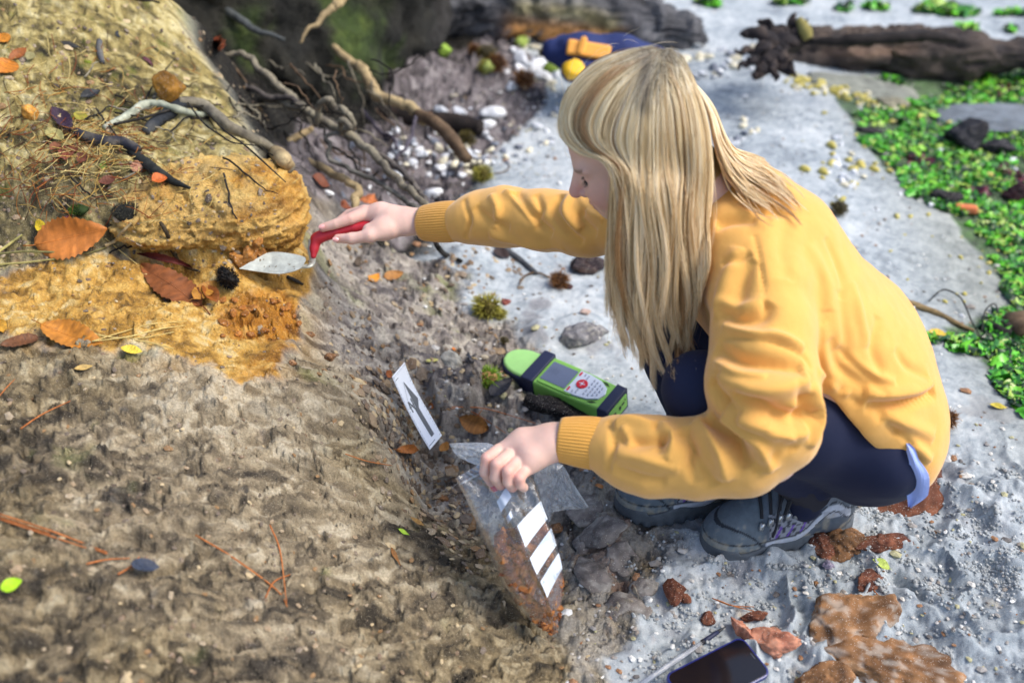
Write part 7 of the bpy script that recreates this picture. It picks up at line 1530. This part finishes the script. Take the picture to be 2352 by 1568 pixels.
def slab(a, b, w, th, name, m, up=(0, .3, 1)):
    a, b = np.array(a), np.array(b); x = b-a; L = np.linalg.norm(x); x /= L; z = np.array(up, float); z -= x*np.dot(z, x); z /= np.linalg.norm(z); y = np.cross(z, x); v_, f_ = prism(rrect(L, w, w*.18, 4), -th/2, th/2, th*.3); V = np.array(v_)@np.stack([x, y, z], 1).T+(a+b)/2; return childw(obj(name, mesh(name, V, f_, False), m), bpk)
slab(P(1302, 108, 3.22), P(1402, 124, 3.22), .050, .03, 'orange_panel', m_yl, (0, -.8, .5)); slab(P(1330, 104, 3.20), P(1345, 108, 3.20), .062, .02, 'orange_clip', m_yl, (0, -.8, .5))
V, F = rock_v(9, 3, 20, .05); V = V*np.array([.034, .03, .036]); V = V+P(1316, 164, 3.10); childw(obj('yellow_strap', mesh('yellow_strap', V, F), m_yb), bpk)
# ---- flints, pebbles and shells
r = np.random.default_rng(90); FM = []
for k in range(8):
    V, F = rock_v(300+k, 3, 11, .14, (1.2, .9, .65)); me = mesh('flint', V, F, True, paint(V, [[(150,150,150),(220,222,224),(240,240,240)], [(120,124,130),(200,204,210),(236,238,240)], [(160,150,120),(214,206,180),(230,226,206)], [(70,76,88),(110,116,128),(160,164,170)]][k % 4], 1.4, k)); me.materials.append(m_flint); FM.append(me)
YM = []
for k in range(3):
    V, F = rock_v(330+k, 2, 11, .10, (1.2, .9, .7)); me = mesh('pebble', V, F, True, paint(V, [(140,126,50),(190,176,90),(206,200,140)], 1.4, k)); me.materials.append(m_flint); YM.append(me)
def drop(me, name, u, v, px, label, cat, grp, sink=.3):
    p = hit(u, v); d = proj(p)[2]; s = px/FPX*d/2; o = obj(name, me); o.location = p+np.array([0, 0, s*(.65-sink)]); o.rotation_euler = (r.normal(0, .3), r.normal(0, .3), r.uniform(0, 6)); o.scale = (s, s, s); return tag(o, label, cat, grp)
for k, (X_, Y_, px, lb) in enumerate([(1040,815,62,'oblong white flint at the end of the dark branch, upper of two'), (1005,890,50,'white flint under the oblong one by the dark branch'), (990,940,30,'small white flint at the foot of the pair by the branch'), (1220,505,44,'white flint left of the brown burr near the backpack'), (1350,490,56,'large white flint below the backpack'), (1390,560,50,'second large white flint below the backpack'), (1240,440,46,'pale flint above the brown burr near the backpack'), (1240,262,52,'white flint by the broken trunk'), (1370,258,48,'white flint left of the orange wood'), (1330,225,36,'small white flint under the trunk'), (690,785,36,'grey white flint resting on the dark branch, left of two'), (815,795,36,'grey white flint resting on the dark branch, right of two'), (640,1360,50,'white flint beside the sleeve cuff'), (1340,890,36,'white flint on the sand before the face')]):
    u, v = cc('b', X_, Y_); drop(FM[[0, 0, 0, 0, 0, 0, 1, 0, 0, 0, 1, 1, 0, 0][k]], 'flint', u, v, px/1.25, lb, 'flint', None, .1)
def scatter(n, gen, meshes, name, label, cat, grp, lo, hi):
    for _ in range(n):
        u, v = gen()
        p = hit(u, v)
        if abs(p[1]-1.36) < .27 and .05 < p[0] < .85: continue
        drop(meshes[r.integers(len(meshes))], name, u, v, r.uniform(lo, hi), label, cat, grp)
scatter(80, lambda: cc('b', r.uniform(330, 900), r.uniform(900, 1230)), FM, 'flint', 'white or grey flint in the stony patch below the dark branch', 'flint', 'flints below the dark branch', 8, 26)
scatter(24, lambda: cc('b', r.uniform(880, 1300), r.uniform(1040, 1130)), FM, 'flint', 'pale flint on sand right of the driftwood length', 'flint', 'flints right of the driftwood', 6, 20)
scatter(34, lambda: cc('b', r.uniform(1120, 1520), r.uniform(190, 640)), FM[:3], 'flint', 'white flint strewn around the backpack', 'flint', 'flints around the backpack', 12, 30)
scatter(34, lambda: cc('b', r.uniform(700, 1500), r.uniform(640, 1000)), FM, 'flint', 'flint scattered on the sand before the face', 'flint', 'flints on the sand before the face', 5, 16)
scatter(40, lambda: cc('c', r.uniform(0, 620), r.uniform(330, 560)), FM, 'flint', 'flint at the foot of the driftwood root end', 'flint', 'flints by the driftwood root end', 8, 26)
scatter(36, lambda: cc('c', *(np.array([1130, 1180])+r.normal(0, 1, 2)*np.array([130, 130]))), FM[:3]+YM, 'flint', 'pale flint in the loose cluster right of her shoulder', 'flint', 'flints in the cluster right of the shoulder', 8, 26)
scatter(24, lambda: cc('c', r.uniform(150, 1500), r.uniform(600, 1500)), FM[:3]+YM, 'flint', 'small flint scattered on the sand behind her back', 'flint', 'flints on the sand behind the back', 4, 13)
scatter(14, lambda: cc('c', *(np.array([430, 900])+r.normal(0, 1, 2)*np.array([50, 50]))), FM, 'flint', 'flint in the small group beside the dark dents', 'flint', 'flints in the small group beside the dents', 8, 22)
def edge():
    t = r.random(); a = np.array([700, 530])*(1-t)+np.array([1500, 760])*t; return cc('c', *(a+r.normal(0, 28, 2)))
scatter(110, edge, YM+FM[2:3], 'pebble', 'yellowish pebble in the line above the seaweed', 'pebble', 'pebbles along the seaweed edge', 8, 20)
scatter(60, lambda: cc('c', r.uniform(1300, 2300), r.uniform(700, 1500)), YM+FM[:1], 'pebble', 'yellowish pebble lying among the seaweed', 'pebble', 'pebbles among the seaweed', 7, 20)
scatter(30, lambda: cc('f', r.uniform(1400, 2300), r.uniform(0, 700)), YM+FM[:1], 'pebble', 'small pebble on the sand beside the seaweed strip', 'pebble', 'pebbles beside the seaweed strip', 5, 13)
scatter(24, lambda: (r.uniform(740, 1200), r.uniform(330, 520)), FM[3:4]+FM[7:8]+FM[:1], 'flint', 'grey stone among the roots behind the hand', 'stone', 'stones among the roots', 8, 22)
# ---- seaweed
m_weed = mat('sea_lettuce', attr=True, rough=.35, spec=.5, noise=.3, nscale=60)
def weed(polys, n, cols, name, label, seed, smin=.007, smax=.024):
    rr_ = np.random.default_rng(seed); M_ = MB(); 
    P_ = [np.array(p_) for p_ in polys]; ar = np.array([abs(np.sum(p_[:, 0]*np.roll(p_[:, 1], -1)-np.roll(p_[:, 0], -1)*p_[:, 1])) for p_ in P_]); pr = ar/ar.sum(); k = 0
    while k < n:
        p_ = P_[rr_.choice(len(P_), p=pr)]; lo, hi = p_.min(0), p_.max(0); u, v = rr_.uniform(lo, hi)
        if not inpoly(np.array([u]), np.array([v]), p_)[0]: continue
        if fbm(np.array([u*.02]), np.array([v*.035]), s=seed+5, o=3)[0]+rr_.normal(0, .12) < -.22: k += 1; continue
        q = hit(u, v); s = smin+(smax-smin)*rr_.random()**2; a = rr_.uniform(0, 6.28); e1 = np.array([math.cos(a), math.sin(a), 0]); e2 = np.array([-math.sin(a), math.cos(a), 0]); c_ = srgb(*cols[rr_.integers(len(cols))])*rr_.uniform(.75, 1.25)
        m = 4; V = []
        for i in range(m):
            for j in range(m): x, y = i/(m-1)-.5, j/(m-1)-.5; V.append(q+e1*(x+.18*rr_.normal())*s*1.5+e2*(y+.18*rr_.normal())*s*(.7+.4*math.cos(3*x))+np.array([0, 0, .003+abs(rr_.normal(0, .34*s))]))
        F = [(i*m+j, (i+1)*m+j, (i+1)*m+j+1, i*m+j+1) for i in range(m-1) for j in range(m-1)]; M_.add(V, F, c_); k += 1
    tag(M_.build(name, m_weed), label, 'seaweed', kind='stuff')
ext = 2480
W_MAIN = [cc('c', *p_) for p_ in [(1420,700),(1560,690),(1700,660),(1830,600),(2000,560),(2200,520),(2348,470)]]+[(ext, 150), (ext, 1010), (2352, 960)]+[cc('f', *p_) for p_ in [(2300,1260),(2200,1130),(2130,1080),(2160,1000),(2100,880),(1900,860),(1700,800),(1690,740),(1800,760),(2000,760),(2100,640),(2200,560),(2348,560)]]+[(2360, 720)]+[cc('f', *p_) for p_ in [(2250,500),(2160,360),(2120,200),(2050,60)]]+[cc('c', *p_) for p_ in [(1900,1500),(1700,1420),(1530,1330),(1480,1180),(1340,1070),(1200,960),(1240,880),(1150,790),(1300,760)]]
greens = [(46,116,26),(72,156,30),(104,188,40),(30,80,24),(60,130,50),(140,200,60),(22,54,22),(30,60,20),(160,190,84),(90,180,40)]
weed([W_MAIN], 13500, greens, 'seaweed', 'mat of bright green sea lettuce on the wet sand at right', 3)
weed([[cc('c', *p_) for p_ in q] for q in [[(1530,1080),(1620,1080),(1780,1160),(1740,1200),(1600,1150)], [(2100,1160),(2348,1150),(2348,1330),(2200,1250)], [(2150,600),(2280,560),(2290,610),(2180,680)], [(1950,1310),(2100,1320),(2090,1350),(1960,1340)]]], 420, [(70,20,34),(100,34,48),(50,16,28)], 'red_seaweed', 'dark red seaweed tufts in the green sea lettuce', 4)
weed([[cc('c', *p_) for p_ in q] for q in [[(1600,80),(1750,30),(1900,60),(2040,90),(1950,120),(1780,110)], [(1030,50),(1160,60),(1120,85),(1040,80)], [(1270,50),(1380,55),(1370,70),(1280,70)], [(640,30),(800,0),(810,30),(680,50)], [(2160,100),(2348,90),(2348,110),(2180,115)], [(1530,170),(1620,180),(1600,200),(1540,200)], [(1920,190),(2020,200),(1980,225),(1930,220)], [(2170,210),(2340,200),(2300,230),(2180,235)], [(100,0),(260,20),(250,60),(140,40)], [(1880,490),(2080,520),(2090,555),(1960,540)], [(1370,590),(1480,600),(1500,560),(1250,600)]]], 900, greens[2:], 'seaweed_tufts', 'scattered green weed tufts on the far sand beyond the log', 6, .02, .05)

# ---- fine grit and shell fragments on the sand, too small to pick apart
def sand_grit():
    r = np.random.default_rng(178); M_ = MB(); base_, F0 = rock_v(3, 1, 8, .1)
    for i in range(2300):
        if i < 1000: u, v = r.uniform(950, 2352), r.uniform(150, 1000)
        elif i < 1800: u, v = r.uniform(1280, 2352), r.uniform(1000, 1568)
        else: u, v = cc('b', r.uniform(330, 1500), r.uniform(640, 1230))
        p = hit(u, v); s = r.uniform(.001, .0032)*(1 if r.random() < .9 else 2.4)*(1.5 if i < 1500 else 1); a = r.uniform(0, 6.28); b = rot_to((0, 0, 1), (math.cos(a), math.sin(a), 0)); V = (base_*np.array([1.5, .9, .6])*s)@b.T+p+np.array([0, 0, s*.2])
        c_ = [srgb(200,196,188), srgb(150,146,142), srgb(226,226,222), srgb(140,132,124), srgb(150,112,82), srgb(170,166,130), srgb(104,100,98), srgb(190,188,184)][r.integers(8)]; M_.add(V, F0, c_)
    tag(M_.build('sand_grit', m_stone, smooth=False), 'fine shell grit and tiny stones strewn over the pale sand', 'grit', kind='stuff')
sand_grit()

def clods():
    r = np.random.default_rng(181); M_ = MB(); B_ = [rock_v(20+k, 1, 30, .28)[0] for k in range(4)]; F0 = rock_v(3, 1, 8, .1)[1]
    for _ in range(150):
        u0, v0 = (r.uniform(1950, 2352), r.uniform(1080, 1400)) if r.random() < .5 else (r.uniform(1420, 2352), r.uniform(1180, 1568))
        if 1640 < u0 < 1930 and v0 < 1290: v0 = r.uniform(1290, 1340)
        a = r.uniform(-.2, .9); ln = r.uniform(10, 60)
        for i in range(r.integers(6, 26)):
            t = r.normal(0, .5); u = u0+math.cos(a)*ln*t+r.normal(0, 6); v = v0+math.sin(a)*ln*t+r.normal(0, 5)
            if v > 1580 or u > 2380: continue
            p = hit(u, v); s = r.uniform(.0014, .0048)*(1.6 if r.random() < .08 else 1); V = (B_[r.integers(4)]*s*np.array([1, 1, .8]))@rot_to(r.normal(size=3)).T+p+np.array([0, 0, s*.15]); g = r.uniform(.85, 1.08); M_.add(V, F0, srgb(178*g, 182*g, 182*g))
    tag(M_.build('sand_clods', mat_sand, smooth=True), 'damp sand crumbs heaped along the scuffed sand', 'sand', kind='stuff')
clods()
